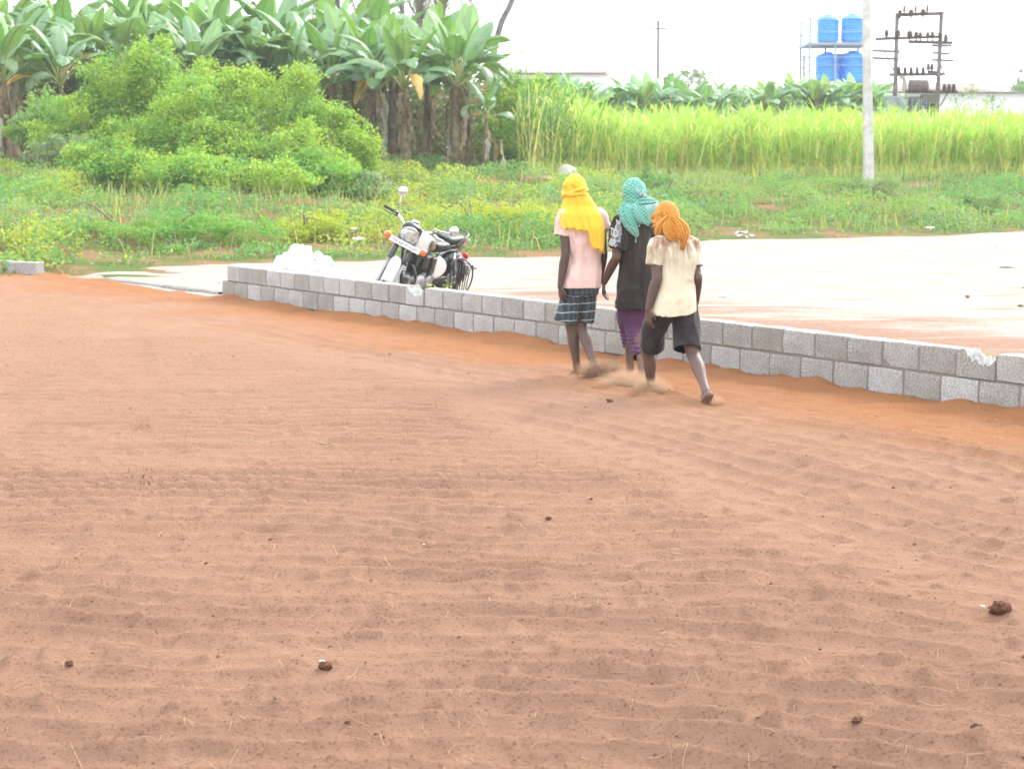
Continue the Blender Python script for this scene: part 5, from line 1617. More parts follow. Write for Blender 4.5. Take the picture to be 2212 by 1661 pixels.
# place it so that the headlight stands where the photo shows it, wheels on the road
hw_ = bm_rot @ (ST @ Vector(hc))
p_ = gnd(905, 626)
BY = 24.7
tgt = at(885, 513, BY)
bike.location = (tgt[0] - hw_[0], tgt[1] - hw_[1], 0.012)
# ------------------------------------------------------------------ three men walking away along the wall
def z6(x, y, Y): return at(1161.1 + x * 0.20812, 356.4 + y * 0.20812, Y)
def z7(x, y, Y): return at(1161.1 + x * 0.19532, 621.1 + y * 0.19532, Y)

def mat_skin(name, dark, light):
    t = NT(name)
    v = t.coord()
    sp = t.n('SeparateXYZ'); t.l(v, sp.inputs[0])
    low = t.ramp(t.math('ADD', sp.outputs['Z'], t.math('MULTIPLY', t.noise(v, 9, 4), 0.22)), [(0.12, (1, 1, 1)), (0.72, (0, 0, 0))])
    base = t.mix(t.noise(v, 6, 5), dark, tuple(x * 1.45 for x in dark))
    c = t.mix(low, base, t.mix(t.noise(v, 24, 5), light, tuple(x * 1.35 for x in light)))
    rd = t.ramp(t.math('ADD', sp.outputs['Z'], t.math('MULTIPLY', t.noise(v, 30, 4), 0.05)), [(0.04, (1, 1, 1)), (0.15, (0, 0, 0))])
    c = t.mix(t.math('MULTIPLY', rd, 0.75), c, (0.19, 0.085, 0.045))
    return t.done(t.principled(c, 0.55, 0, t.bump(t.noise(v, 60, 4), 0.15, 0.004), 0.35))

def cloth(name, build, rough=0.95, weave=220.0, bstr=0.25):
    t = NT(name)
    v = t.coord()
    c = build(t, v)
    return t.done(t.principled(c, rough, 0, t.bump(t.noise(v, weave, 3, 0.7), bstr, 0.003), 0.1, **{'Sheen Weight': 0.15}))

def tonal(col, var=0.14, sc=7):
    lo, hi = tuple(x * (1 - var) for x in col), tuple(min(1, x * (1 + var)) for x in col)
    return lambda t, v: t.mix(t.noise(v, sc, 5), lo, hi)

def frac_line(t, x, period, width):
    """1 inside thin lines repeating along x"""
    return t.math('LESS_THAN', t.math('FRACT', t.math('DIVIDE', x, period)), width)

def person(spec):
    Jt = spec['J']; r_ = spec['right']; f_ = spec['fwd']
    org = np.array(spec['org'])
    mb = MB()
    up = np.array([0, 0, 1.0])
    mb.loft([(c, r_ * w, f_ * d, 2.3) for c, w, d in spec['torso']], 26, 0, 20)
    # neck and head
    hc_, hr = Jt['head'], spec.get('headrot', np.eye(3))
    hf = hr @ np.array([0, 1.0, 0]); hx = hr @ np.array([1.0, 0, 0])
    mb.capsule([Jt['neck'] - (0, 0, 0.03), (Jt['neck'] + hc_) / 2 - hf * 0.01, hc_ - hf * 0.015 - (0, 0, 0.03)], [0.062, 0.054, 0.058], 14)
    mb.ell(hc_ + (0, 0, 0.012), (0.073, 0.092, 0.104), hr)
    mb.ell(hc_ + hf * 0.028 - (0, 0, 0.055), (0.056, 0.062, 0.062), hr)
    mb.capsule([hc_ + hf * 0.088 + (0, 0, 0.012), hc_ + hf * 0.104 - (0, 0, 0.022)], [0.008, 0.014], 8)          # nose
    mb.ell(hc_ + hf * 0.083 - (0, 0, 0.052), (0.024, 0.012, 0.010), hr, 10, 6)                                   # lips
    mb.ell(hc_ + hf * 0.078 + (0, 0, 0.026), (0.05, 0.012, 0.010), hr, 10, 6)                                    # brow
    for s in (-1, 1):
        mb.ell(hc_ + hx * 0.077 * s - hf * 0.005 - (0, 0, 0.006), (0.012, 0.022, 0.032), hr, 10, 6)              # ears
    k_ = spec.get('limb', 1.0)
    for s, n_ in ((-1, 'l'), (1, 'r')):
        sh, el, wr = Jt['sh_' + n_], Jt['el_' + n_], Jt['wr_' + n_]
        back = -f_ * 0.008
        pts = [sh - (sh - spec['torso'][-2][0]) * 0.25, sh, sh * 0.55 + el * 0.45, sh * 0.15 + el * 0.85, el + back, el * 0.7 + wr * 0.3, el * 0.3 + wr * 0.7, wr]
        mb.capsule(pts, [x * k_ for x in (0.060, 0.056, 0.047, 0.040, 0.038, 0.041, 0.033, 0.0255)], 14, 28)
        hip, kn, an = Jt['hip_' + n_], Jt['kn_' + n_], Jt['an_' + n_]
        cb = -f_ * 0.014
        pts = [hip, hip * 0.6 + kn * 0.4, hip * 0.12 + kn * 0.88, kn, kn * 0.86 + an * 0.14 + cb * 0.6, kn * 0.66 + an * 0.34 + cb, kn * 0.3 + an * 0.7 + cb * 0.3, an]
        mb.capsule(pts, [x * k_ for x in (0.084, 0.078, 0.058, 0.053, 0.050, 0.053, 0.037, 0.033)], 14, 30)
        # foot
        fd = unit(spec['foot_' + n_]); fs = unit(np.cross(fd, up)); fu = np.cross(fs, fd)
        heel = an - fu * 0.048 - fd * 0.030
        mb.capsule([heel, an - fu * 0.046 + fd * 0.03, an - fu * 0.058 + fd * 0.10, an - fu * 0.066 + fd * 0.145], [0.032, 0.035, 0.034, 0.024], 14, 12, 0, (1.15, 0.85), fu)
        mb.capsule([an, an - fu * 0.02 + fd * 0.05, an - fu * 0.055 + fd * 0.11], [0.032, 0.033, 0.022], 12, 8)
        for q in range(5):
            w_ = (q - 2) * 0.0165 * (-s)
            b_ = an - fu * 0.068 + fd * 0.145 + fs * w_
            mb.capsule([b_, b_ + fd * (0.042 - 0.006 * (q if q else -1)) - fu * 0.006], [0.0125 if q == 0 else 0.0095, 0.0115 if q == 0 else 0.008], 8)
        # hand
        hd_ = unit(spec['hand_' + n_]); pn = unit(spec['palm_' + n_] - hd_ * np.dot(spec['palm_' + n_], hd_)); sd_ = unit(np.cross(pn, hd_)) * spec.get('thumb_' + n_, 1)
        mb.capsule([wr - hd_ * 0.01, wr + hd_ * 0.03, wr + hd_ * 0.075], [0.024, 0.034, 0.037], 12, 8, 0, (1.0, 0.42), pn)
        curl = spec.get('curl', 0.55)
        for q in range(4):
            ln = (0.070, 0.080, 0.075, 0.058)[q]
            p0 = wr + hd_ * 0.070 + sd_ * (0.0255 - q * 0.0172)
            a1, a2, a3 = curl * (0.6 + 0.12 * q), curl * (1.35 + 0.14 * q), curl * (1.9 + 0.14 * q)
            p1 = p0 + (hd_ * math.cos(a1) + pn * math.sin(a1)) * ln * 0.48
            p2 = p1 + (hd_ * math.cos(a2) + pn * math.sin(a2)) * ln * 0.32
            p3 = p2 + (hd_ * math.cos(a3) + pn * math.sin(a3)) * ln * 0.24
            mb.capsule([p0 - hd_ * 0.02, p0, p1, p2, p3], [0.0100, 0.0100, 0.0092, 0.0085, 0.0075], 8)
        t0 = wr + hd_ * 0.018 + sd_ * 0.026
        t1 = t0 + unit(hd_ * 0.75 + sd_ * 0.6 + pn * 0.25) * 0.040
        t2 = t1 + unit(hd_ * 0.9 + sd_ * 0.12 + pn * 0.4) * 0.030
        mb.capsule([t0 - sd_ * 0.012, t0, t1, t2], [0.013, 0.0125, 0.0105, 0.0085], 8)
    V, F = remesh(mb, 0.0062, 4, 0.5)
    me = np_mesh('person', V - org, F, spec['skin'])
    o = link('person', me, None, tuple(org))
    tag(o, spec['label'], 'person', 'men walking along the wall')
    for s in (-1, 1):
        e_ = MB().ell(hc_ - org + hf * 0.078 + hx * 0.030 * s + (0, 0, 0.010), (0.014, 0.010, 0.012), hr, 10, 6)
        e_.build('eye', M_EYE, o)
    return o

M_EYE = simple('eye', (0.30, 0.27, 0.25), 0.3, bump=0, var=0.05)

def garment(name, mb, parent, org, mat, cuts, voxel=0.008, iters=5, wr=((14, 5, 0.006), (34, 12, 0.0025)), seed=0, post=None, thick=0.004, label=None):
    """cuts: (point on the opening plane, outward axis, depth)"""
    V, F = remesh(mb, voxel, iters)
    N = vnormals(V, F)
    fc = V[F].mean(1); fn = np.cross(V[F[:, 2]] - V[F[:, 0]], V[F[:, 3]] - V[F[:, 1]])
    fn /= np.maximum(np.linalg.norm(fn, axis=1), 1e-12)[:, None]
    kill = np.zeros(len(F), bool)
    for p, a_, dp in cuts:
        a_ = unit(a_)
        h_ = (fc - p) @ a_
        rad_ = np.linalg.norm(fc - p - h_[:, None] * a_, axis=1)
        if dp > 0.007:                      # body hem: everything below the plane
            kill |= (h_ > -dp) & (h_ < 0.12)
        else:                               # sleeve or leg end: only the rounded cap
            kill |= (np.abs(h_) < 0.02) & (rad_ < 0.115) & (fn @ a_ > 0.6)
    d = 0
    for (fx, fz, am) in wr:
        n_ = noise(V[:, 0] * fx, V[:, 1] * fx, V[:, 2] * fz + 0.6 * noise(V[:, 0] * 5, V[:, 1] * 5, V[:, 2] * 5, seed=seed), seed=seed + int(fx))
        d = d + am * (0.5 * n_ + 0.9 * (0.45 - np.abs(n_)))
    V = V + N * d[:, None]
    if post is not None: V = post(V, N)
    V, F = drop_faces(V, F, kill)
    o = link(name, np_mesh(name, V - org, F, mat), parent)
    if label: o['label'] = label
    solidify(o, thick, 0)
    return o, V, F

def strip(name, pts, widths, mat, parent, org, folds=3, amp=0.010, bow=0.02, seg=22, cols=13, seed=0, view=(0, 1, 0), taper_jag=0.0):
    """hanging cloth strip along pts (world); width lies across the tangent, facing view"""
    C = catmull(np.array(pts), seg); Wd = catmull(np.array(widths, float), seg)[:, 0]
    T = np.gradient(C, axis=0); T /= np.linalg.norm(T, axis=1)[:, None]
    vw = np.array(view, float)
    r = np.random.default_rng(seed)
    G = np.zeros((seg, cols, 3))
    ph = r.uniform(0, 6.28)
    for i_ in range(seg):
        w = unit(np.cross(vw, T[i_])); n_ = unit(np.cross(T[i_], w))
        n_ = n_ if np.dot(n_, vw) < 0 else -n_
        t_ = np.linspace(-1, 1, cols)
        jag = 1 + (taper_jag * r.uniform(-1, 1) if i_ > seg - 3 else 0)
        G[i_] = C[i_] + w * (t_ * Wd[i_] / 2 * jag)[:, None] + n_ * (amp * np.sin(folds * np.pi * t_ + ph + i_ * 0.06) + bow * (1 - t_ ** 2))[:, None]
    if taper_jag:
        G[-1, :, 2] += r.uniform(-1, 1, cols) * taper_jag * 0.05
    o = MB().sheet(G - org).build(name, mat, parent)
    solidify(o, 0.003, 0)
    return o

def frame(phi):
    return np.array([math.cos(phi), math.sin(phi), 0.0]), np.array([-math.sin(phi), math.cos(phi), 0.0])
def rotz(phi): return np.array(Matrix.Rotation(phi, 3, 'Z'))
DN = np.array([0, 0, -1.0])

def ring_at(zf, x, y, Y, hw, hd): return (zf(x, y, Y), hw, hd)

# ================= man in the pink shirt and yellow scarf
Y1 = 17.35
r1, f1 = frame(R(12))
S1 = mat_skin('skin_one', (0.064, 0.037, 0.030), (0.108, 0.069, 0.057))
sp1 = dict(J=dict(head=z6(388, 262, Y1), neck=z6(440, 470, Y1), sh_l=z6(290, 535, Y1 - 0.04), sh_r=z6(645, 540, Y1 + 0.05),
    el_l=z6(287, 930, Y1 - 0.10), el_r=z6(682, 925, Y1 + 0.02), wr_l=z6(236, 1262, Y1 - 0.125), wr_r=z6(642, 1200, Y1 + 0.10),
    hip_l=z6(405, 1160, Y1 - 0.02), hip_r=z6(520, 1160, Y1 + 0.03), kn_l=z7(372, 420, Y1 + 0.06), kn_r=z7(478, 420, Y1 + 0.06),
    an_l=z7(442, 925, Y1 + 0.10), an_r=z7(622, 850, Y1 - 0.16)),
    torso=[(z6(452, 1310, Y1), 0.125, 0.10), (z6(455, 1180, Y1), 0.138, 0.105), (z6(475, 1000, Y1), 0.115, 0.088), (z6(480, 800, Y1 - 0.005), 0.138, 0.10), (z6(470, 620, Y1 - 0.01), 0.152, 0.095), (z6(462, 530, Y1 - 0.01), 0.135, 0.075), (z6(450, 470, Y1), 0.06, 0.055)],
    right=r1, fwd=f1, headrot=rotz(R(14)), foot_l=(-0.62, 0.75, -0.05), foot_r=(-0.35, 0.80, -0.42),
    hand_l=(0.10, 0.12, -1.0), palm_l=np.array([0.85, 0.5, 0.0]), thumb_l=-1, hand_r=(-0.20, 0.20, -1.0), palm_r=np.array([-0.85, 0.3, 0.0]), thumb_r=1, curl=0.75,
    org=tuple(z7(500, 985, Y1) * (1, 1, 0)), skin=S1, label='man in pink shirt and checked shorts with a long yellow headscarf', limb=0.97)
man1 = person(sp1)
O1 = np.array(sp1['org'])
M_PINK = cloth('pink_cotton', tonal((0.62, 0.45, 0.41), 0.07))
mb = MB()
mb.loft([(z6(440, 1285, Y1), r1 * 0.168, f1 * 0.140, 2.4), (z6(455, 1150, Y1), r1 * 0.158, f1 * 0.132, 2.4), (z6(482, 1000, Y1), r1 * 0.138, f1 * 0.108, 2.3), (z6(488, 820, Y1), r1 * 0.152, f1 * 0.115, 2.3),
         (z6(474, 630, Y1 - 0.01), r1 * 0.170, f1 * 0.110, 2.4), (z6(465, 520, Y1 - 0.01), r1 * 0.150, f1 * 0.088, 2.2), (z6(452, 465, Y1), r1 * 0.075, f1 * 0.066, 2)], 30, 0, 26)
sl = sp1['J']['sh_l'] + (0.005, 0, 0.005); e_l = z6(266, 738, Y1 - 0.05)
sr = sp1['J']['sh_r'] + (-0.005, 0, 0.005); e_r = z6(684, 690, Y1 + 0.04)
mb.tube([sl + r1 * 0.04, sl, (sl + e_l) / 2, e_l], [0.066, 0.072, 0.070, 0.070], 16, 10)
mb.tube([sr - r1 * 0.04, sr, (sr + e_r) / 2, e_r], [0.066, 0.072, 0.068, 0.066], 16, 10)
hem1 = z6(440, 1278, Y1)
garment('shirt', mb, man1, O1, M_PINK, [(hem1, DN, 0.008), (e_l, e_l - sl, 0.006), (e_r, e_r - sr, 0.006)], seed=1, wr=((8, 4, 0.016), (18, 9, 0.012), (40, 16, 0.004)))
def plaid(t, v):
    sp = t.n('SeparateXYZ'); t.l(v, sp.inputs[0])
    wob = t.math('MULTIPLY', t.math('SUBTRACT', t.noise(v, 7, 3), 0.5), 0.05)
    ln = frac_line(t, t.math('ADD', sp.outputs['Z'], wob), 0.069, 0.11)
    ln2 = frac_line(t, t.math('ADD', t.math('ADD', sp.outputs['X'], t.math('MULTIPLY', sp.outputs['Y'], 0.6)), wob), 0.047, 0.5)
    base = t.mix(ln2, (0.034, 0.048, 0.062), (0.058, 0.078, 0.096))
    return t.mix(ln, base, (0.36, 0.36, 0.33))
mb = MB()
mb.loft([(z6(445, 1345, Y1), r1 * 0.145, f1 * 0.120, 2.4), (z6(450, 1250, Y1), r1 * 0.150, f1 * 0.115, 2.4), (z6(462, 1120, Y1), r1 * 0.130, f1 * 0.100, 2.2)], 26, 0, 8)
hl_, hr_ = z6(284, 1632, Y1 + 0.0), z6(506, 1632, Y1 + 0.05)
mb.tube([z6(385, 1260, Y1), z6(335, 1450, Y1 - 0.005), hl_], [0.084, 0.088, 0.092], 18, 8)
mb.tube([z6(515, 1260, Y1 + 0.02), z6(520, 1450, Y1 + 0.03), hr_], [0.080, 0.070, 0.066], 18, 8)
garment('shorts', mb, man1, O1, cloth('slate_check', plaid), [(hl_, DN, 0.006), (hr_, DN, 0.006)], seed=2, wr=((16, 3.0, 0.012), (34, 8, 0.004)))

M_YEL = cloth('yellow_cotton', tonal((0.74, 0.46, 0.05), 0.12, 9), 0.9, 260)
hc1 = sp1['J']['head']
mb = MB().ell(hc1 + (0, 0, 0.013), (0.099, 0.112, 0.122), rotz(R(14)), 28, 18)
mb.ell(hc1 + (0.0, 0.05, -0.05), (0.085, 0.07, 0.085), rotz(R(14)))
V, F = remesh(mb, 0.006, 3)
N = vnormals(V, F)
V = V + N * (0.003 * noise(V[:, 0] * 30, V[:, 1] * 30, V[:, 2] * 9, seed=5) + 0.002 * noise(V[:, 0] * 60, V[:, 1] * 60, V[:, 2] * 20, seed=6))[:, None]
sc1 = link('headscarf', np_mesh('headscarf', V - O1, F, M_YEL), man1)
def head_band(hc_, rx, ry, tilt_l, tilt_r, rad, org, parent, mat, zoff=0.0, name='scarf_band', turn=R(14)):
    mb = MB()
    a_ = np.linspace(0, 2 * np.pi, 49)
    for k_ in range(3):
        rr = 1.0 + 0.02 * k_
        P_ = np.stack([np.cos(a_) * rx * rr, np.sin(a_) * ry * rr, zoff + (np.cos(a_) * (tilt_r - tilt_l) / 2 + (tilt_r + tilt_l) / 2) + 0.014 * np.sin(a_ * 2 + k_ * 2.1) + (k_ - 1) * 0.012], -1)
        P_ = P_ @ rotz(turn).T + hc_ - org
        mb.tube(P_, rad * (1 + 0.25 * np.sin(a_ * 5 + k_)), 8, None)
    return mb.build(name, mat, parent)
head_band(hc1, 0.098, 0.112, -0.035, -0.005, 0.013, O1, sc1, M_YEL)
for (zx, zy, rr_) in ((292, 212, 0.026), (372, 198, 0.025)):
    c_ = z6(zx, zy, Y1 - (0.055 if zx < 300 else 0.105))
    mb = MB().ell(c_, (rr_, rr_ * 0.9, rr_ * 1.05)).capsule([c_, c_ + (0.012, -0.01, 0.028)], [rr_ * 0.7, rr_ * 0.35], 10).ell(c_ + (0.012, 0.0, -0.016), (rr_ * 0.9, rr_ * 0.7, rr_ * 0.6))
    V, F = remesh(mb, 0.004, 4)
    link('scarf_knot', np_mesh('scarf_knot', V - O1, F, M_YEL), sc1)
# long drape down the back
nU, nV = 64, 60
vs = np.linspace(0, 1, nV)
yz = 285 + vs * (885 - 285)
lx = np.interp(yz, [285, 360, 470, 560, 620, 670, 885], [278, 268, 245, 228, 240, 268, 268])
rx_ = np.interp(yz, [270, 330, 400, 520, 600, 660, 800, 885], [508, 545, 592, 655, 685, 696, 696, 688])
G = np.zeros((nV, nU, 3))
rg = np.random.default_rng(4)
us = np.linspace(0, 1, nU)
hem = np.where(us < 0.60, 668 - 14 * np.sin(us * 9), 0) + np.where(us >= 0.60, np.interp(us, [0.6, 0.66, 0.8, 1.0], [690, 815, 865, 885]), 0) + rg.normal(size=nU) * 4.0
for i_ in range(nV):
    # compress rows so that every column ends at its own hem
    yy = 285 + vs[i_] * (hem - 285)
    xl = np.interp(yy, yz, lx); xr2 = np.interp(yy, yz, rx_)
    xx = xl + (xr2 - xl) * us
    back = np.interp(yy, [285, 420, 520, 650, 885], [0.135, 0.135, 0.165, 0.185, 0.185])
    bul = np.sqrt(np.maximum(0, 1 - (2 * us - 1) ** 2 * 0.97)) ** 0.8
    bul = bul + (0.80 + 0.20 * bul - bul) * smooth(420, 520, yy)
    fold = (0.010 * fbm(us * 9 + 0.5 * vs[i_], us * 0 + vs[i_] * 0.9, seed=51, octv=3) + 0.006 * np.sin(us * 2 * np.pi * 5 + 0.9 * np.sin(vs[i_] * 4) + 2 * noise(us * 3, us * 0, seed=52))) * (0.35 + 0.75 * vs[i_])
    for j_ in range(nU):
        G[i_, j_] = z6(xx[j_], yy[j_], Y1 + 0.03 - back[j_] * bul[j_] + fold[j_])
dr1 = MB().sheet(G - O1).build('scarf_drape', M_YEL, sc1)
dr1['label'] = 'long yellow cloth hanging down the back with a ragged fringe'
solidify(dr1, 0.003, 0)
mb = MB()
for q in range(46):
    j_ = int(rg.integers(0, nU)); p = G[-1, j_] - O1
    mb.tube([p + (0, 0, 0.01), p + (rg.normal() * 0.006, -0.004, -0.012), p + (rg.normal() * 0.012, -0.004, -rg.uniform(0.015, 0.035))], 0.0016, 4, 5)
mb.build('fringe', M_YEL, sc1)['kind'] = 'stuff'

# ================= man in the black shirt and green checked scarf
Y2 = 17.30
r2, f2 = frame(R(33))
S2 = mat_skin('skin_two', (0.074, 0.039, 0.029), (0.135, 0.073, 0.050))
sp2 = dict(J=dict(head=z6(1003, 300, Y2), neck=z6(1045, 520, Y2), sh_l=z6(885, 610, Y2 - 0.09), sh_r=z6(1200, 610, Y2 + 0.10),
    el_l=z6(812, 965, Y2 - 0.13), el_r=z6(1245, 950, Y2 + 0.05), wr_l=z6(690, 1225, Y2 + 0.02), wr_r=z6(1225, 1240, Y2 + 0.15),
    hip_l=z6(985, 1170, Y2 - 0.015), hip_r=z6(1085, 1170, Y2 + 0.03), kn_l=z7(1012, 430, Y2 + 0.13), kn_r=z7(1085, 470, Y2 + 0.0),
    an_l=z7(1022, 925, Y2 + 0.10), an_r=z7(1165, 930, Y2 - 0.30)),
    torso=[(z6(1035, 1310, Y2), 0.125, 0.10), (z6(1035, 1180, Y2), 0.138, 0.105), (z6(1045, 1000, Y2), 0.120, 0.09), (z6(1055, 820, Y2), 0.145, 0.105), (z6(1052, 680, Y2), 0.160, 0.10), (z6(1048, 590, Y2), 0.140, 0.078), (z6(1045, 525, Y2), 0.06, 0.055)],
    right=r2, fwd=f2, headrot=rotz(R(42)), foot_l=(-0.50, 0.86, -0.03), foot_r=(-0.45, 0.75, -0.48),
    hand_l=(-0.03, 0.18, -1.0), palm_l=np.array([0.9, -0.1, 0.0]), thumb_l=-1, hand_r=(-0.1, 0.1, -1.0), palm_r=np.array([-0.9, 0.2, 0.0]), thumb_r=1, curl=0.42,
    org=tuple(z7(1060, 985, Y2) * (1, 1, 0)), skin=S2, label='man in black shirt and purple trousers with a green checked headscarf', limb=1.0)
man2 = person(sp2)
O2 = np.array(sp2['org'])
def dusty_black(t, v):
    st = t.noise(t.coord('Object', (16, 16, 1.6)), 1.0, 5, 0.6)
    sp = t.n('SeparateXYZ'); t.l(v, sp.inputs[0])
    upm = t.ramp(t.math('MULTIPLY', sp.outputs['Z'], 0.5), [(0.375, (0.3, 0.3, 0.3)), (0.6, (1, 1, 1))])
    c = t.mix(t.noise(v, 5, 4), (0.019, 0.017, 0.018), (0.032, 0.028, 0.027))
    return t.mix(t.math('MULTIPLY', t.ramp(st, [(0.45, (0, 0, 0)), (0.75, (1, 1, 1))]), t.math('MULTIPLY', upm, 0.6)), c, (0.105, 0.070, 0.056))
M_BLK = cloth('dusty_black_cotton', dusty_black, 0.9)
mb = MB()
mb.loft([(z6(1030, 1500, Y2), r2 * 0.185, f2 * 0.125, 2.4), (z6(1035, 1330, Y2), r2 * 0.178, f2 * 0.125, 2.4), (z6(1045, 1120, Y2), r2 * 0.165, f2 * 0.118, 2.3), (z6(1058, 900, Y2), r2 * 0.170, f2 * 0.122, 2.3),
         (z6(1056, 720, Y2), r2 * 0.180, f2 * 0.120, 2.4), (z6(1050, 600, Y2), r2 * 0.165, f2 * 0.095, 2.2), (z6(1046, 525, Y2), r2 * 0.08, f2 * 0.07, 2)], 30, 0, 28)
sl2 = sp2['J']['sh_l'] + (0, 0, 0.008); e_l2 = z6(815, 872, Y2 - 0.12)
sr2 = sp2['J']['sh_r'] + (0, 0, 0.008); e_r2 = z6(1245, 860, Y2 + 0.07)
mb.tube([sl2 + r2 * 0.05, sl2, (sl2 + e_l2) / 2, e_l2], [0.070, 0.080, 0.080, 0.078], 16, 10)
mb.tube([sr2 - r2 * 0.05, sr2, (sr2 + e_r2) / 2, e_r2], [0.070, 0.078, 0.078, 0.076], 16, 10)
hem2 = z6(1030, 1492, Y2)
sh2, V2, F2 = garment('shirt', mb, man2, O2, M_BLK, [(hem2, DN, 0.008), (e_l2, e_l2 - sl2, 0.006), (e_r2, e_r2 - sr2, 0.006)], seed=3, wr=((8, 4.5, 0.016), (18, 9, 0.012), (40, 16, 0.004)))
# printed sleeve: marbled grey panel and lettering laid on the cloth
bvh2 = BVHTree.FromPolygons([tuple(v) for v in V2], [tuple(int(i) for i in f) for f in F2])
pd = np.array([0.42, 0.90, 0.0]); pd /= np.linalg.norm(pd)
def onto(p, off_):
    h_ = bvh2.ray_cast(Vector(p - pd * 0.4), Vector(pd), 1.0)
    if h_[0] is None: return None
    return np.array(h_[0]) - pd * off_
def marbled(t, v):
    n1 = t.noise(v, 26, 5, 0.6, 1.0)
    return t.ramp(n1, [(0.34, (0.022, 0.022, 0.026)), (0.45, (0.13, 0.13, 0.14)), (0.62, (0.34, 0.34, 0.36))])
M_PRINT = cloth('marbled_print', marbled)
M_LETTER = cloth('white_print', tonal((0.48, 0.48, 0.49), 0.06))
G = []
for zy in np.linspace(585, 838, 16):
    row = []
    for tt_ in np.linspace(0, 1, 12):
        xl = np.interp(zy, [585, 700, 838], [832, 800, 762]); xr2 = np.interp(zy, [585, 700, 838], [893, 904, 900])
        h_ = onto(z6(xl + (xr2 - xl) * tt_, zy, Y2 - 0.12), 0.0045)
        row.append(h_)
    G.append(row)
okr = [[x is not None for x in row] for row in G]
V, F, idx = [], [], {}
for i_ in range(16):
    for j_ in range(12):
        if okr[i_][j_]:
            idx[i_, j_] = len(V); V.append(G[i_][j_] - O2)
for i_ in range(15):
    for j_ in range(11):
        q = [(i_, j_), (i_ + 1, j_), (i_ + 1, j_ + 1), (i_, j_ + 1)]
        if all(k in idx for k in q) and max(np.linalg.norm(V[idx[q[a]]] - V[idx[q[(a + 1) % 4]]]) for a in range(4)) < 0.05:
            F.append(tuple(idx[k] for k in q))
pan = link('sleeve_print', np_mesh('sleeve_print', np.array(V), F, M_PRINT), sh2)
pan['label'] = 'grey marbled print with white letters on the sleeve'
def letters(body, zx, zy, hz, shear=0.0, tilt=0.0):
    cu = bpy.data.curves.new('t', 'FONT'); cu.body = body; cu.size = 1.0; cu.align_x = 'CENTER'; cu.align_y = 'CENTER'; cu.offset = 0.018
    to = bpy.data.objects.new('tmp', cu); COL.objects.link(to)
    bpy.context.view_layer.update()
    tm = bpy.data.meshes.new_from_object(to.evaluated_get(bpy.context.evaluated_depsgraph_get()))
    bpy.data.objects.remove(to)
    bm = bmesh.new(); bm.from_mesh(tm)
    bmesh.ops.triangulate(bm, faces=bm.faces[:])
    bmesh.ops.subdivide_edges(bm, edges=[e for e in bm.edges if e.calc_length() > 0.25], cuts=1)
    bmesh.ops.triangulate(bm, faces=bm.faces[:])
    vv = [tuple(v.co) for v in bm.verts]; ff = [tuple(v.index for v in f.verts) for f in bm.faces]
    bm.free()
    out, good = [], []
    for x_, y_, _ in vv:
        xs2 = x_ + shear * y_
        p = onto(z6(zx + xs2 * hz * math.cos(tilt) + y_ * hz * math.sin(tilt) * 0, zy - y_ * hz * 1.25 + xs2 * hz * math.sin(tilt), Y2 - 0.12), 0.008)
        good.append(p is not None); out.append((p if p is not None else np.zeros(3)) - O2)
    ff = [f for f in ff if all(good[i] for i in f)]
    if ff:
        link('sleeve_lettering', np_mesh('sleeve_lettering', np.array(out), ff, M_LETTER, None, False), sh2)
letters('Y!', 850, 608, 74, 0.15, 0.28)
letters('TO', 815, 705, 84, 0.1, 0.28)
letters('AR', 808, 806, 84, 0.1, 0.25)

# purple trousers pushed up to the shins
mb = MB()
mb.loft([(z6(1030, 1440, Y2), r2 * 0.135, f2 * 0.115, 2.4), (z6(1035, 1250, Y2), r2 * 0.148, f2 * 0.115, 2.4), (z6(1040, 1120, Y2), r2 * 0.130, f2 * 0.100, 2.2)], 26, 0, 8)
cl, cr = z7(1020, 652, Y2 + 0.13), z7(1130, 775, Y2 - 0.19)
mb.tube([z6(985, 1260, Y2 - 0.04), z7(985, 280, Y2 + 0.04), z7(1008, 470, Y2 + 0.125), cl], [0.088, 0.082, 0.073, 0.055], 18, 12)
mb.tube([z6(1085, 1260, Y2 + 0.04), z7(1092, 300, Y2 + 0.025), z7(1086, 500, Y2 + 0.0), cr], [0.097, 0.097, 0.080, 0.055], 18, 12)
def bunch(V, N):
    # rolled gathers near the cuffs
    m = np.maximum(np.exp(-((V[:, 2] - (cl[2] + 0.07)) / 0.07) ** 2), np.exp(-((V[:, 2] - (cr[2] + 0.08)) / 0.08) ** 2))
    return V + N * (0.006 * np.sin(V[:, 2] * 190 + 3 * noise(V[:, 0] * 14, V[:, 1] * 14, V[:, 2] * 4, seed=8)) * m)[:, None]
M_PURPLE = cloth('purple_cotton', tonal((0.085, 0.036, 0.080), 0.22, 9))
garment('trousers', mb, man2, O2, M_PURPLE, [(cl, z7(1020, 652, Y2 + 0.13) - z7(1008, 470, Y2 + 0.125), 0.006), (cr, cr - z7(1082, 500, Y2), 0.006)], seed=4, voxel=0.007, iters=3, wr=((12, 6, 0.007), (28, 14, 0.003)), post=bunch)

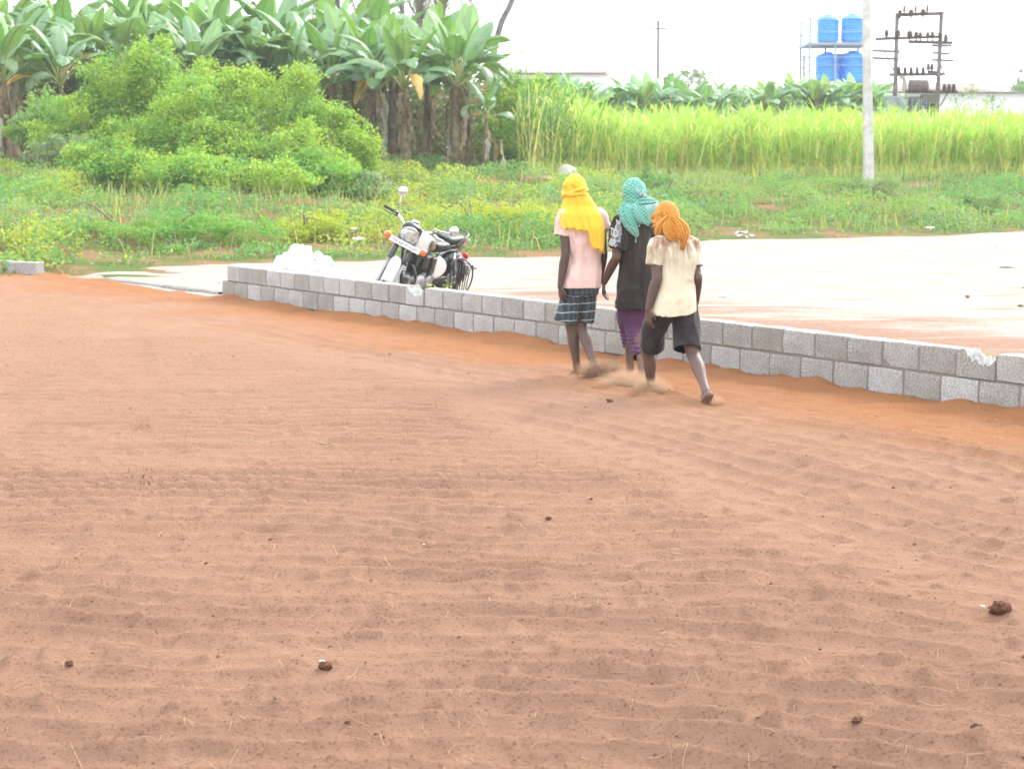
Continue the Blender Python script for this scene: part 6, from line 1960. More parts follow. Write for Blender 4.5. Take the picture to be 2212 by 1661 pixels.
def check(t, v):
    sp = t.n('SeparateXYZ'); t.l(v, sp.inputs[0])
    wob = t.math('MULTIPLY', t.math('SUBTRACT', t.noise(v, 9, 3), 0.5), 0.03)
    u_ = t.math('ADD', t.math('ADD', t.math('ADD', sp.outputs['X'], t.math('MULTIPLY', sp.outputs['Y'], 0.6)), sp.outputs['Z']), wob)
    w_ = t.math('ADD', t.math('SUBTRACT', t.math('ADD', sp.outputs['X'], t.math('MULTIPLY', sp.outputs['Y'], 0.6)), sp.outputs['Z']), wob)
    ln = t.math('MAXIMUM', frac_line(t, u_, 0.030, 0.17), frac_line(t, w_, 0.030, 0.17))
    base = t.mix(t.noise(v, 11, 4), (0.035, 0.265, 0.195), (0.075, 0.36, 0.28))
    bord = t.ramp(t.noise(v, 8, 3, 0.5, 0.8), [(0.57, (0, 0, 0)), (0.66, (1, 1, 1))])
    c = t.mix(t.math('MULTIPLY', ln, 0.8), base, (0.40, 0.46, 0.45))
    return t.mix(t.math('MULTIPLY', bord, 0.75), c, (0.33, 0.42, 0.43))
M_CHECK = cloth('green_check', check)
hc2 = sp2['J']['head']; hr2 = sp2['headrot']
mb = MB().ell(hc2 + (0, 0, 0.012), (0.098, 0.110, 0.122), hr2, 28, 18)
mb.ell(hc2 + hr2 @ np.array([0.02, -0.03, -0.05]), (0.080, 0.085, 0.085), hr2)
V, F = remesh(mb, 0.006, 3); N = vnormals(V, F)
V = V + N * (0.004 * noise(V[:, 0] * 24, V[:, 1] * 24, V[:, 2] * 40, seed=15) + 0.002 * noise(V[:, 0] * 60, V[:, 1] * 60, V[:, 2] * 60, seed=16))[:, None]
sc2 = link('headscarf', np_mesh('headscarf', V - O2, F, M_CHECK), man2)
# gathered folds round the neck
nc = z6(1045, 455, Y2)
mb = MB()
a_ = np.linspace(0, 2 * np.pi, 41)
for k_, (zz, rr, th_) in enumerate(((0.035, 0.112, 0.030), (0.005, 0.132, 0.034), (-0.030, 0.142, 0.034), (0.055, 0.100, 0.022))):
    P_ = np.stack([np.cos(a_) * rr, np.sin(a_) * rr * 0.92, zz + 0.018 * np.sin(a_ + k_) + 0.012 * np.sin(a_ * 3 + k_)], -1) + nc
    mb.tube(P_, th_ * (1 + 0.22 * np.sin(a_ * 4 + k_ * 1.7)), 10)
V, F = remesh(mb, 0.007, 3); N = vnormals(V, F)
V = V + N * (0.007 * noise(V[:, 0] * 14, V[:, 1] * 14, V[:, 2] * 46, seed=18) + 0.003 * noise(V[:, 0] * 40, V[:, 1] * 40, V[:, 2] * 80, seed=19))[:, None]
link('neck_wrap', np_mesh('neck_wrap', V - O2, F, M_CHECK), sc2)
strip('scarf_point', [z6(1080, 440, Y2 - 0.14), z6(1100, 520, Y2 - 0.155), z6(1135, 585, Y2 - 0.15), z6(1145, 622, Y2 - 0.145)], [0.27, 0.235, 0.12, 0.02], M_CHECK, sc2, O2, 3, 0.010, 0.05, seed=1)
strip('scarf_tail', [z6(890, 455, Y2 - 0.14), z6(925, 540, Y2 - 0.17), z6(975, 640, Y2 - 0.17), z6(1020, 715, Y2 - 0.16), z6(1028, 755, Y2 - 0.16)], [0.10, 0.115, 0.10, 0.055, 0.012], M_CHECK, sc2, O2, 3, 0.010, 0.02, seed=2)
MB().tube([z6(1026, 740, Y2 - 0.16) - O2, z6(1020, 780, Y2 - 0.16) - O2, z6(1018, 805, Y2 - 0.16) - O2], [0.004, 0.005, 0.010], 7, 8).build('tassel', M_CHECK, sc2)
MB().tube([z6(1028, 640, Y2 - 0.165) - O2, z6(1050, 632, Y2 - 0.17) - O2, z6(1062, 636, Y2 - 0.17) - O2], [0.004, 0.007, 0.009], 7, 8).build('tassel', M_CHECK, sc2)
strip('scarf_flick', [z6(1060, 395, Y2 - 0.12), z6(1140, 392, Y2 - 0.13), z6(1222, 384, Y2 - 0.10)], [0.07, 0.065, 0.03], M_CHECK, sc2, O2, 2, 0.010, 0.02, seed=3)
c_ = z6(1105, 290, Y2 - 0.10)
V, F = remesh(MB().ell(c_, (0.026, 0.022, 0.024)).capsule([c_, c_ + (0.02, -0.005, -0.045)], [0.02, 0.014], 10).capsule([c_, c_ + (0.028, 0.0, 0.008)], [0.014, 0.008], 8).capsule([c_, c_ + (-0.03, 0.0, -0.02)], [0.018, 0.012], 8), 0.004, 3)
link('scarf_knot', np_mesh('scarf_knot', V - O2, F, M_CHECK), sc2)
for q, (dx, dz) in enumerate(((0.012, -0.05), (-0.004, -0.055), (0.024, -0.035))):
    MB().tube([c_ - O2 + (0, -0.02, 0), c_ - O2 + (dx * 0.6, -0.03, dz * 0.5), c_ - O2 + (dx, -0.028, dz)], 0.0035, 5, 6).build('tassel', M_LETTER, sc2)

# ================= man in the cream shirt and orange scarf
Y3 = 15.80
r3, f3 = frame(R(18))
S3 = mat_skin('skin_three', (0.076, 0.044, 0.036), (0.115, 0.073, 0.060))
sp3 = dict(J=dict(head=z6(1343, 552, Y3 + 0.06), neck=z6(1395, 735, Y3 + 0.01), sh_l=z6(1255, 850, Y3 - 0.05), sh_r=z6(1592, 845, Y3 + 0.07),
    el_l=z6(1236, 1180, Y3 - 0.10), el_r=z6(1656, 1175, Y3 + 0.01), wr_l=z6(1150, 1500, Y3 - 0.10), wr_r=z6(1640, 1440, Y3 + 0.26),
    hip_l=z6(1350, 1360, Y3 - 0.02), hip_r=z6(1500, 1350, Y3 + 0.03), kn_l=z7(1222, 720, Y3 + 0.27), kn_r=z7(1722, 745, Y3 - 0.06),
    an_l=z7(1258, 1100, Y3 + 0.40), an_r=z7(1868, 1155, Y3 - 0.42)),
    torso=[(z6(1420, 1500, Y3), 0.125, 0.10), (z6(1425, 1370, Y3), 0.138, 0.105), (z6(1435, 1180, Y3), 0.115, 0.09), (z6(1440, 1020, Y3), 0.135, 0.10), (z6(1430, 900, Y3), 0.148, 0.097), (z6(1415, 815, Y3), 0.130, 0.075), (z6(1400, 745, Y3 + 0.01), 0.06, 0.055)],
    right=r3, fwd=f3, headrot=rotz(R(30)), foot_l=(-0.40, 0.9, -0.02), foot_r=(-0.22, 0.72, -0.62),
    hand_l=(0.03, 0.06, -1.0), palm_l=np.array([0.75, 0.6, 0.0]), thumb_l=-1, hand_r=(-0.1, 0.35, -1.0), palm_r=np.array([-0.8, 0.3, 0.0]), thumb_r=1, curl=0.40,
    org=tuple(z7(1560, 1230, Y3) * (1, 1, 0)), skin=S3, label='barefoot man in dusty cream shirt and black shorts with an orange headscarf', limb=1.0)
man3 = person(sp3)
O3 = np.array(sp3['org'])
def dusty_cream(t, v):
    sp = t.n('SeparateXYZ'); t.l(v, sp.inputs[0])
    upm = t.ramp(t.math('MULTIPLY', t.math('ADD', sp.outputs['Z'], t.math('MULTIPLY', t.noise(v, 6, 4), 0.24)), 0.5), [(0.545, (0, 0, 0)), (0.66, (1, 1, 1))])
    st = t.ramp(t.noise(t.coord('Object', (22, 22, 4.5)), 1.0, 5, 0.62, 0.3), [(0.40, (0, 0, 0)), (0.62, (1, 1, 1))])
    c = t.mix(t.noise(v, 5, 5), (0.50, 0.455, 0.335), (0.62, 0.58, 0.45))
    st2 = t.math('MULTIPLY', st, t.math('MULTIPLY', upm, 1.0))
    soft = t.ramp(t.noise(v, 4, 4), [(0.55, (0, 0, 0)), (0.8, (1, 1, 1))])
    c = t.mix(t.math('MULTIPLY', soft, 0.25), c, (0.40, 0.31, 0.22))
    return t.mix(st2, c, (0.235, 0.115, 0.072))
M_CREAM = cloth('dusty_cream_cotton', dusty_cream)
mb = MB()
mb.loft([(z6(1398, 1572, Y3), r3 * 0.172, f3 * 0.158, 2.5), (z6(1408, 1420, Y3), r3 * 0.163, f3 * 0.148, 2.4), (z6(1425, 1240, Y3), r3 * 0.145, f3 * 0.118, 2.3), (z6(1442, 1060, Y3), r3 * 0.145, f3 * 0.115, 2.3),
         (z6(1436, 930, Y3), r3 * 0.162, f3 * 0.112, 2.4), (z6(1418, 815, Y3), r3 * 0.145, f3 * 0.090, 2.2), (z6(1402, 745, Y3 + 0.01), r3 * 0.078, f3 * 0.066, 2)], 30, 0, 28)
sl3 = sp3['J']['sh_l'] + (0, 0, 0.006); e_l3 = z6(1226, 1035, Y3 - 0.06)
sr3 = sp3['J']['sh_r'] + (0, 0, 0.006); e_r3 = z6(1645, 1058, Y3 + 0.03)
mb.tube([sl3 + r3 * 0.05, sl3, (sl3 + e_l3) / 2, e_l3 + (e_l3 - sl3) * 0.02], [0.064, 0.072, 0.068, 0.066], 16, 10)
mb.tube([sr3 - r3 * 0.05, sr3, (sr3 + e_r3) / 2, e_r3], [0.064, 0.070, 0.064, 0.058], 16, 10)
hem3 = z6(1398, 1565, Y3)
def hem_curve(V, N):
    lat = (V - hem3) @ r3
    m = 1 - smooth(0, 0.35, V[:, 2] - hem3[2])
    V = V.copy(); V[:, 2] += m * (lat * 0.10 + (lat / 0.17) ** 2 * 0.022)
    # central drape fold down the back
    dback = -((V - hem3) @ f3)
    g = np.exp(-((lat - 0.035) / 0.016) ** 2) * smooth(0.05, 0.09, dback) * smooth(hem3[2] + 0.12, hem3[2] + 0.35, V[:, 2])
    return V + np.outer(g * 0.016, f3)
garment('shirt', mb, man3, O3, M_CREAM, [(hem3, DN, 0.008), (e_l3, e_l3 - sl3, 0.006), (e_r3, e_r3 - sr3, 0.006)], seed=5, wr=((8, 4.0, 0.016), (18, 8, 0.013), (40, 16, 0.004)), post=hem_curve)
mb = MB()
mb.loft([(z6(1420, 1560, Y3), r3 * 0.130, f3 * 0.115, 2.4), (z6(1425, 1440, Y3), r3 * 0.145, f3 * 0.110, 2.4), (z6(1430, 1320, Y3), r3 * 0.132, f3 * 0.102, 2.2)], 26, 0, 8)
hl3, hr3 = z7(1268, 668, Y3 + 0.22), z7(1655, 685, Y3 - 0.05)
mb.tube([z6(1350, 1440, Y3 - 0.01), z7(1290, 450, Y3 + 0.12), hl3], [0.088, 0.095, 0.094], 18, 9)
mb.tube([z6(1515, 1430, Y3 + 0.02), z7(1652, 470, Y3 + 0.005), hr3], [0.100, 0.108, 0.104], 18, 9)
M_BLK2 = cloth('black_polyester', lambda t, v: t.mix(t.ramp(t.noise(t.coord('Object', (10, 10, 5)), 1.0, 5, 0.6), [(0.42, (0, 0, 0)), (0.8, (1, 1, 1))]), (0.016, 0.015, 0.018), (0.062, 0.047, 0.043)), 0.6)
garment('shorts', mb, man3, O3, M_BLK2, [(hl3, hl3 - z7(1290, 450, Y3 + 0.11), 0.006), (hr3, hr3 - z7(1640, 470, Y3), 0.006)], seed=6, wr=((12, 5, 0.011), (28, 10, 0.004)))

def dotted(t, v):
    vo = t.n('TexVoronoi'); vo.inputs['Scale'].default_value = 30; vo.inputs['Randomness'].default_value = 0.5
    t.l(v, vo.inputs['Vector'])
    dot = t.math('LESS_THAN', vo.outputs['Distance'], 0.19)
    sp = t.n('SeparateXYZ'); t.l(v, sp.inputs[0])
    dusty = t.ramp(t.math('MULTIPLY', t.math('ADD', sp.outputs['Z'], t.math('MULTIPLY', t.noise(v, 12, 4), 0.1)), 0.5), [(0.73, (0, 0, 0)), (0.80, (1, 1, 1))])
    c = t.mix(t.noise(v, 9, 5), (0.43, 0.17, 0.028), (0.56, 0.255, 0.045))
    c = t.mix(t.math('MULTIPLY', dusty, 0.5), c, (0.30, 0.14, 0.065))
    return t.mix(t.math('MULTIPLY', dot, 0.6), c, (0.62, 0.45, 0.28))
M_ORG = cloth('orange_dotted_cotton', dotted)
hc3 = sp3['J']['head']; hr3_ = sp3['headrot']
mb = MB().ell(hc3 + (0, 0, 0.012), (0.094, 0.108, 0.118), hr3_, 28, 18)
mb.ell(hc3 + hr3_ @ np.array([0.0, 0.012, -0.055]), (0.082, 0.082, 0.085), hr3_)
V, F = remesh(mb, 0.006, 3); N = vnormals(V, F)
V = V + N * (0.003 * noise(V[:, 0] * 24, V[:, 1] * 24, V[:, 2] * 30, seed=25) + 0.0035 * smooth(0.02, -0.06, V[:, 2] - hc3[2]) * noise(V[:, 0] * 50, V[:, 1] * 50, V[:, 2] * 12, seed=26))[:, None]
sc3 = link('headscarf', np_mesh('headscarf', V - O3, F, M_ORG), man3)
head_band(hc3, 0.094, 0.108, -0.028, -0.018, 0.012, O3, sc3, M_ORG, -0.012, turn=R(30))
strip('scarf_brim', [z6(1300, 520, Y3 - 0.03), z6(1225, 540, Y3 + 0.06), z6(1212, 560, Y3 + 0.12)], [0.07, 0.07, 0.06], M_ORG, sc3, O3, 1, 0.004, 0.01, seed=4)
kc = z6(1392, 545, Y3 - 0.06)
V, F = remesh(MB().ell(kc, (0.030, 0.024, 0.030)).capsule([kc, kc + (-0.004, -0.008, 0.035)], [0.018, 0.008], 8).capsule([kc, kc + (0.03, 0, -0.012)], [0.02, 0.014], 8), 0.004, 3)
link('scarf_knot', np_mesh('scarf_knot', V - O3, F, M_ORG), sc3)
strip('scarf_side', [z6(1375, 545, Y3 - 0.06), z6(1315, 630, Y3 - 0.04), z6(1285, 700, Y3 - 0.0), z6(1275, 745, Y3 + 0.02)], [0.06, 0.105, 0.11, 0.07], M_ORG, sc3, O3, 4, 0.008, 0.03, seed=5)
strip('scarf_nape', [z6(1390, 560, Y3 - 0.075), z6(1385, 640, Y3 - 0.10), z6(1420, 720, Y3 - 0.10), z6(1465, 760, Y3 - 0.10)], [0.05, 0.12, 0.13, 0.06], M_ORG, sc3, O3, 4, 0.010, 0.03, seed=6)
strip('scarf_tail', [z6(1430, 565, Y3 - 0.05), z6(1485, 615, Y3 - 0.09), z6(1532, 690, Y3 - 0.12), z6(1520, 780, Y3 - 0.135), z6(1500, 880, Y3 - 0.13)], [0.045, 0.07, 0.075, 0.06, 0.032], M_ORG, sc3, O3, 4, 0.011, 0.02, seed=7)
strip('scarf_tail', [z6(1400, 560, Y3 - 0.08), z6(1450, 640, Y3 - 0.12), z6(1478, 710, Y3 - 0.14), z6(1490, 775, Y3 - 0.14)], [0.04, 0.075, 0.07, 0.04], M_ORG, sc3, O3, 3, 0.010, 0.02, seed=8)
# ------------------------------------------------------------------ white plastic bags heaped behind the wall
def mat_plastic():
    t = NT('white_plastic_film')
    v = t.coord()
    d = t.principled(t.mix(t.noise(v, 8, 4), (0.82, 0.83, 0.84), (0.88, 0.89, 0.9)), 0.35, 0, t.bump(t.noise(v, 18, 5, 0.6, 0.8), 0.6, 0.03), 0.4)
    tr = t.n('BsdfTranslucent'); tr.inputs['Color'].default_value = (0.8, 0.8, 0.82, 1)
    ms = t.n('MixShader'); ms.inputs[0].default_value = 0.25
    t.l(d, ms.inputs[1]); t.l(tr.outputs[0], ms.inputs[2])
    return t.done(ms.outputs[0])
M_BAG = mat_plastic()
def bag(blobs, seed, label, ear=None):
    """blobs: (px, py, Y, rx, rz)"""
    mb = MB()
    for px, py, Y, rx, rz in blobs:
        mb.ell(at(px, py, Y), (rx, rx * 0.8, rz), None, 20, 12)
    if ear is not None:
        mb.capsule([at(*ear[0]), at(*ear[1])], [0.03, 0.012], 8)
    V, F = remesh(mb, 0.016, 3)
    N = vnormals(V, F)
    n1 = np.abs(noise(V[:, 0] * 9, V[:, 1] * 9, V[:, 2] * 7, seed=seed)); n2 = np.abs(noise(V[:, 0] * 20, V[:, 1] * 20, V[:, 2] * 16, seed=seed + 1))
    V = V + N * (0.075 * n1 + 0.035 * n2 - 0.03)[:, None]
    c = V.mean(0).copy(); c[2] = 0.0
    V[:, 2] = np.maximum(V[:, 2], 0.006)
    o = link('plastic_bag', np_mesh('plastic_bag', V - c, F, M_BAG, None, True), None, tuple(c))
    tag(o, label, 'bag', 'white plastic bags behind the wall')
bag([(652, 556, 26.4, 0.145, 0.17), (656, 590, 26.4, 0.19, 0.20), (655, 630, 26.4, 0.2, 0.14)], 1, 'tallest white plastic bag standing up in the heap behind the wall', ((640, 540, 26.4), (646, 531, 26.4)))
bag([(614, 568, 26.6, 0.11, 0.10), (616, 600, 26.6, 0.15, 0.14), (616, 630, 26.6, 0.15, 0.1)], 3, 'leftmost white plastic bag in the heap, round topped')
bag([(634, 566, 26.9, 0.09, 0.10), (634, 600, 26.9, 0.13, 0.17), (634, 630, 26.9, 0.14, 0.1)], 5, 'small white plastic bag with a pointed tip left of the tallest', ((633, 560, 26.9), (631, 546, 26.9)))
bag([(703, 568, 26.2, 0.095, 0.11), (698, 592, 26.2, 0.14, 0.14), (700, 625, 26.2, 0.15, 0.12)], 7, 'white plastic bag with a rounded ear right of the tallest', ((696, 560, 26.2), (684, 549, 26.2)))
bag([(678, 578, 26.0, 0.09, 0.09), (676, 605, 26.0, 0.12, 0.14), (676, 630, 26.0, 0.12, 0.08)], 9, 'low white plastic bag squeezed in the middle of the heap')
bag([(728, 596, 25.4, 0.15, 0.07), (745, 604, 25.2, 0.11, 0.06), (732, 625, 25.4, 0.15, 0.1)], 11, 'flattened white plastic bag at the right end of the heap')

# ------------------------------------------------------------------ stones, soil, litter on the bank
M_STONE = simple('pale_rock', (0.40, 0.385, 0.36), 0.9, var=0.2, nscale=4, bump=0.5, bdist=0.03)
M_RED = simple('red_soil', (0.25, 0.125, 0.082), 1.0, var=0.25, nscale=9, bump=0.7, bdist=0.04)
M_DARKSOIL = simple('dry_brush_heap', (0.15, 0.11, 0.085), 1.0, var=0.4, nscale=14, bump=0.8, bdist=0.05)
def lump(name, label, cat, c, r_, mat, seed, rough=0.25, group=None, voxel=None, freq=1.0):
    mb = MB().ell((0, 0, 0), r_, None, 22, 14)
    V = np.vstack(mb.V); s_ = 1.6 / max(r_) * freq
    d = 1 + rough * fbm(V[:, 0] * s_, V[:, 1] * s_, V[:, 2] * s_, seed=seed, octv=3)
    V = V * d[:, None]
    o = link(name, np_mesh(name, V, mb.F, mat), None, tuple(c))
    tag(o, label, cat, group)
    return o
def on_bank(px, py, Y):
    p = at(px, py, Y); p[2] = terrain(p[0], p[1]); return p
p = on_bank(1226, 370, 61.0); lump('boulder', 'pale grey boulder at the foot of the tall grass behind the yellow scarf', 'rock', p + (0, 0, 0.16), (0.33, 0.28, 0.30), M_STONE, 31, 0.22)
p = on_bank(1165, 400, 57.5); lump('soil_mound', 'reddish bare soil mound left of the yellow scarf', 'soil mound', p + (0, 0, -0.02), (0.62, 0.5, 0.20), M_RED, 32, 0.3)
p = on_bank(1480, 380, 62.0); lump('brush_heap', 'small dark heap of dry earth below the tall grass', 'soil mound', p + (0, 0, 0.0), (0.33, 0.3, 0.16), M_DARKSOIL, 33, 0.4)
p = on_bank(1880, 402, 61.0); lump('soil_mound', 'dull brown soil hump at the foot of the pale pole', 'soil mound', p + (0, 0, -0.04), (0.5, 0.4, 0.16), M_DARKSOIL, 34, 0.35)
p = on_bank(1255, 398, 58.5); lump('soil_mound', 'little brown soil clod heap right of the boulder', 'soil mound', p + (0, 0, 0), (0.16, 0.15, 0.1), M_DARKSOIL, 35, 0.4)

M_LITTER = simple('litter_white', (0.66, 0.67, 0.68), 0.6, var=0.1, nscale=8, bump=0.3)
M_LITTERB = simple('litter_blue', (0.06, 0.22, 0.55), 0.5, var=0.4, nscale=6, bump=0.3)
def scrap(px, py, Y, s_, mat, seed, label):
    r = np.random.default_rng(seed)
    p = at(px, py, Y)
    G = np.zeros((6, 7, 3))
    for i_ in range(6):
        for j_ in range(7):
            G[i_, j_] = ((j_ / 6 - 0.5) * s_ * 1.6 + r.normal() * s_ * 0.1, (i_ / 5 - 0.5) * s_ + r.normal() * s_ * 0.1, r.uniform(0, 0.55) * s_)
    o = MB().sheet(G).build('litter', mat); solidify(o, 0.003)
    z_ = max(float(terrain(p[0], p[1])) + 0.06, 0.01)
    o.location = (p[0], p[1], z_); o.rotation_euler = (0, 0, r.uniform(0, 3))
    tag(o, label, 'litter', 'litter on the bank')
def Yof(py): return FPX * CAMH / (py - 334)
for k_, (px, py, Y, s_, m_, lab) in enumerate(((1514, 424, 55, 0.17, M_LITTERB, 'blue and white plastic scrap on the bank above the orange scarf'), (1797, 473, 51.5, 0.13, M_LITTER, 'white plastic scrap low on the bank left of the pole'),
        (1600, 494, 47.0, 0.15, M_LITTER, 'pale scrap at the road edge, leftmost of three near the cream shirt'), (1623, 505, 46.4, 0.10, M_LITTER, 'pale scrap at the road edge, middle of three near the cream shirt'), (1603, 511, 45.8, 0.14, M_LITTER, 'pale scrap at the road edge, lowest of three near the cream shirt'),
        (2008, 496, 50, 0.11, M_LITTER, 'tiny white scrap on the road edge right of the pole'), (2151, 452, 55, 0.10, M_LITTER, 'tiny white scrap up on the bank near the right edge'),
        (1184, 402, 57, 0.12, M_LITTER, 'white scrap beside the reddish soil mound'), (775, 492, 41, 0.14, M_LITTER, 'white scrap in the yellow weeds left of the handlebar'), (762, 474, 42, 0.12, M_LITTER, 'small white scrap higher in the weeds left of the handlebar'))):
    scrap(px, py, Y, s_, m_, 60 + k_, lab)

# stones and a stick lying on the gravel
rs = np.random.default_rng(77)
V_, F_, n0 = [], [], 0
mbp = MB()
for k_ in range(45):
    y_ = rs.uniform(16, 46); x_ = rs.uniform(-0.22 * y_, 0.27 * y_)
    if wall_d(x_, y_) > -0.6 or y_ > road_edge(x_) - 0.6 or x_ < -6.5: continue
    s_ = rs.uniform(0.008, 0.022)
    mbp.ell((x_, y_, s_ * 0.35 + 0.01), (s_, s_ * rs.uniform(0.6, 1), s_ * 0.6), rotz(rs.uniform(0, 3)), 6, 4)
o = mbp.build('road_pebbles', simple('pebble', (0.20, 0.165, 0.14), 0.95, var=0.5, nscale=1.5)); tag(o, 'small loose pebbles scattered over the pale gravel track', 'pebbles', kind='stuff')
p = gnd(2176, 581); o = MB().tube([(-0.13, 0, 0.015), (0.0, 0.01, 0.02), (0.14, -0.02, 0.013)], [0.016, 0.018, 0.008], 6, 8).build('stick', simple('dark_wood', (0.06, 0.045, 0.04), 0.9)); o.location = tuple(p); tag(o, 'short dark stick lying on the gravel near the right edge', 'stick')
p = gnd(2090, 644); lump('stone', 'reddish stone on the gravel left of the dark stick', 'stone', p + (0, 0, 0.02), (0.03, 0.025, 0.02), M_RED, 41)
p = gnd(2205, 665); lump('stone', 'dark stone on the gravel at the right picture edge', 'stone', p + (0, 0, 0.02), (0.035, 0.03, 0.02), M_DARKSOIL, 42)
p = gnd(1560, 645); lump('stone', 'pale stone on the gravel near the cream shirt', 'stone', p + (0, 0, 0.02), (0.045, 0.04, 0.03), M_STONE, 43)

# ------------------------------------------------------------------ little plants at the wall
def sprig(px, py, Y, h_, n_, seed, label, z0=None, col=(0.26, 0.32, 0.10)):
    r = np.random.default_rng(seed)
    p = at(px, py, Y); p[2] = 0.0 if z0 is None else z0
    root = empty('wall_weed', tuple(p), label, 'weed', 'weeds along the wall')
    Pl, sz = [], []
    for q in range(n_):
        a_ = r.uniform(0, 6.28); tip = np.array([math.cos(a_) * h_ * 0.35, math.sin(a_) * h_ * 0.3, h_ * r.uniform(0.6, 1.0)])
        MB().tube([(0, 0, 0), tip * (0.4, 0.4, 0.55), tip], [0.004, 0.003, 0.0015], 5, 7).build('stem', M_RIB, root)
        for k_ in range(16):
            t_ = r.uniform(0.25, 1); Pl.append(tip * (t_ ** 1.2, t_ ** 1.2, t_) + r.normal(size=3) * 0.018); sz.append(r.uniform(0.02, 0.045))
    Pl = np.array(Pl); V, F = leafquads(Pl, np.array(sz), r, 0.6, 0.4)
    c = jitter(col, len(Pl), r)
    link('foliage', np_mesh('foliage', V, F, M_LEAF, colors=np.repeat(c, 4, 0)), root)
sw = s_of(915, 612)
pw = WA + WU * sw - WN * 0.26
sprig(0, 0, 20, 0.52, 9, 1, 'leafy weed growing up behind the broken block before the motorcycle'); bpy.context.view_layer.update()
[o for o in bpy.data.objects if o.name.startswith('wall_weed')][-1].location = (pw[0], pw[1], 0.0)
def wall_sprig(px, py, h_, n_, seed, label):
    s2 = s_of(px, py); q = WA + WU * s2 - WN * 0.30
    sprig(px, py, 20, h_, n_, seed, label, col=(0.22, 0.30, 0.07))
    [o for o in bpy.data.objects if o.name.startswith('wall_weed')][-1].location = (q[0], q[1], 0.0)
wall_sprig(878, 610, 0.46, 3, 2, 'small weed tip showing left of the broken block')
wall_sprig(2140, 775, 0.50, 3, 3, 'thin grass tuft behind the notch in the right end of the wall')
wall_sprig(2020, 748, 0.47, 2, 4, 'tiny weed peeping over the wall left of the right notch')
wall_sprig(1935, 735, 0.52, 2, 5, 'thin stalk peeping over the wall near the right end')

# ------------------------------------------------------------------ clods, crumbs and fibres on the coir
M_CLOD = simple('coir_clod', (0.185, 0.085, 0.052), 1.0, var=0.35, nscale=40, bump=0.9, bdist=0.02)
M_TUFT = simple('pale_fibre', (0.36, 0.24, 0.14), 1.0, var=0.3, nscale=60, bump=0.8, bdist=0.02)
def cg(px, py):
    p = gnd(px, py); p[2] = float(coir_h(p[0], p[1])); return p
for k_, (px, py, w_, lab) in enumerate((
        (2160, 1332, 0.040, 'largest dark brown coir clod near the right picture edge'), (650, 1456, 0.022, 'round coir clod left of a bigger one in the lower left'),
        (703, 1460, 0.036, 'big dark coir clod in the lower left with a white chip above'), (1317, 874, 0.034, 'dark coir clod just in front of the walking feet'),
        (1060, 942, 0.024, 'small coir clod in mid field below the left walker'), (1185, 1131, 0.020, 'small coir clod in the centre of the raked field'),
        (1438, 1083, 0.022, 'coir clod below the walkers in the right half'), (620, 1524, 0.020, 'lumpy coir clod near the bottom at left'),
        (1650, 1518, 0.026, 'flat coir clod in the lower right part of the yard'), (1850, 1590, 0.024, 'coir clod close to the bottom edge at right'),
        (2108, 1608, 0.028, 'coir clod in the lower right corner'), (150, 1455, 0.022, 'dark coir clod near the lower left edge'), (1440, 1350, 0.018, 'tiny coir clod right of centre'), (980, 1155, 0.018, 'tiny coir clod left of centre'))):
    p = cg(px, py); w_ = w_ * (0.8 if k_ == 0 else 0.52)
    lump('coir_clod', lab, 'clod', p + (0, 0, w_ * 0.45), (w_ * 1.25, w_, w_ * 0.85), M_CLOD, 80 + k_, 0.4, 'clods on the coir yard', freq=1.6)
for k_, (px, py, w_, lab) in enumerate(((540, 956, 0.05, 'pale fibre tuft left of centre in the far field'), (62, 1516, 0.05, 'pale fibre tuft in the lower left corner area'), (1020, 1312, 0.028, 'small pale fibre tuft near the centre bottom'), (690, 962, 0.04, 'pale fibre tuft below the wall, right of another tuft'))):
    p = cg(px, py); lump('fibre_tuft', lab, 'fibre tuft', p + (0, 0, 0.0), (w_ * 1.0, w_ * 0.8, w_ * 0.3), M_TUFT, 110 + k_, 0.5, 'pale tufts on the coir yard', freq=2)
for k_, (px, py, w_, lab) in enumerate(((697, 1432, 0.012, 'white chip above the big lower left clod'), (1745, 1643, 0.016, 'white chip at the bottom edge right of centre'), (1393, 1131, 0.010, 'white chip in the centre right of the field'), (2122, 1314, 0.014, 'white thread left of the largest clod'), (915, 1184, 0.009, 'tiny white chip left of the field centre'))):
    p = cg(px, py); o = lump('paper_chip', lab, 'paper scrap', p + (0, 0, w_ * 0.3), (w_ * 0.8, w_ * 0.4, w_ * 0.35), M_LITTER, 120 + k_, 0.5, 'white chips on the coir yard')

# crumbs
rs = np.random.default_rng(21)
n = 600
u = rs.random(n); y = 1 / (1 / 4.6 * (1 - u) + 1 / 22.0 * u)
x = rs.uniform(-0.30, 0.30, n) * y
k = wall_d(x, y) > 0.1
x, y = x[k], y[k]; n = len(x)
z = coir_h(x, y)
s_ = 0.0025 + 0.008 * rs.random(n) ** 5 + 0.00018 * y
ico = np.array([(0, 0, 1), (0.94, 0, 0.33), (-0.47, 0.82, 0.33), (-0.47, -0.82, 0.33), (0.47, 0.82, -0.33), (0.47, -0.82, -0.33), (-0.94, 0, -0.33), (0, 0, -1)], float)
icf = np.array([(0, 1, 2), (0, 2, 3), (0, 3, 1), (1, 4, 2), (2, 6, 3), (3, 5, 1), (1, 5, 4), (2, 4, 6), (3, 6, 5), (4, 5, 7), (4, 7, 6), (5, 6, 7)])
V = (ico[None] * rs.uniform(0.6, 1.3, (n, 8, 1)) * s_[:, None, None]) * np.array([1.3, 1.0, 0.75]) + np.stack([x, y, z + s_ * 0.4], -1)[:, None, :]
F = (icf[None] + (np.arange(n) * 8)[:, None, None]).reshape(-1, 3)
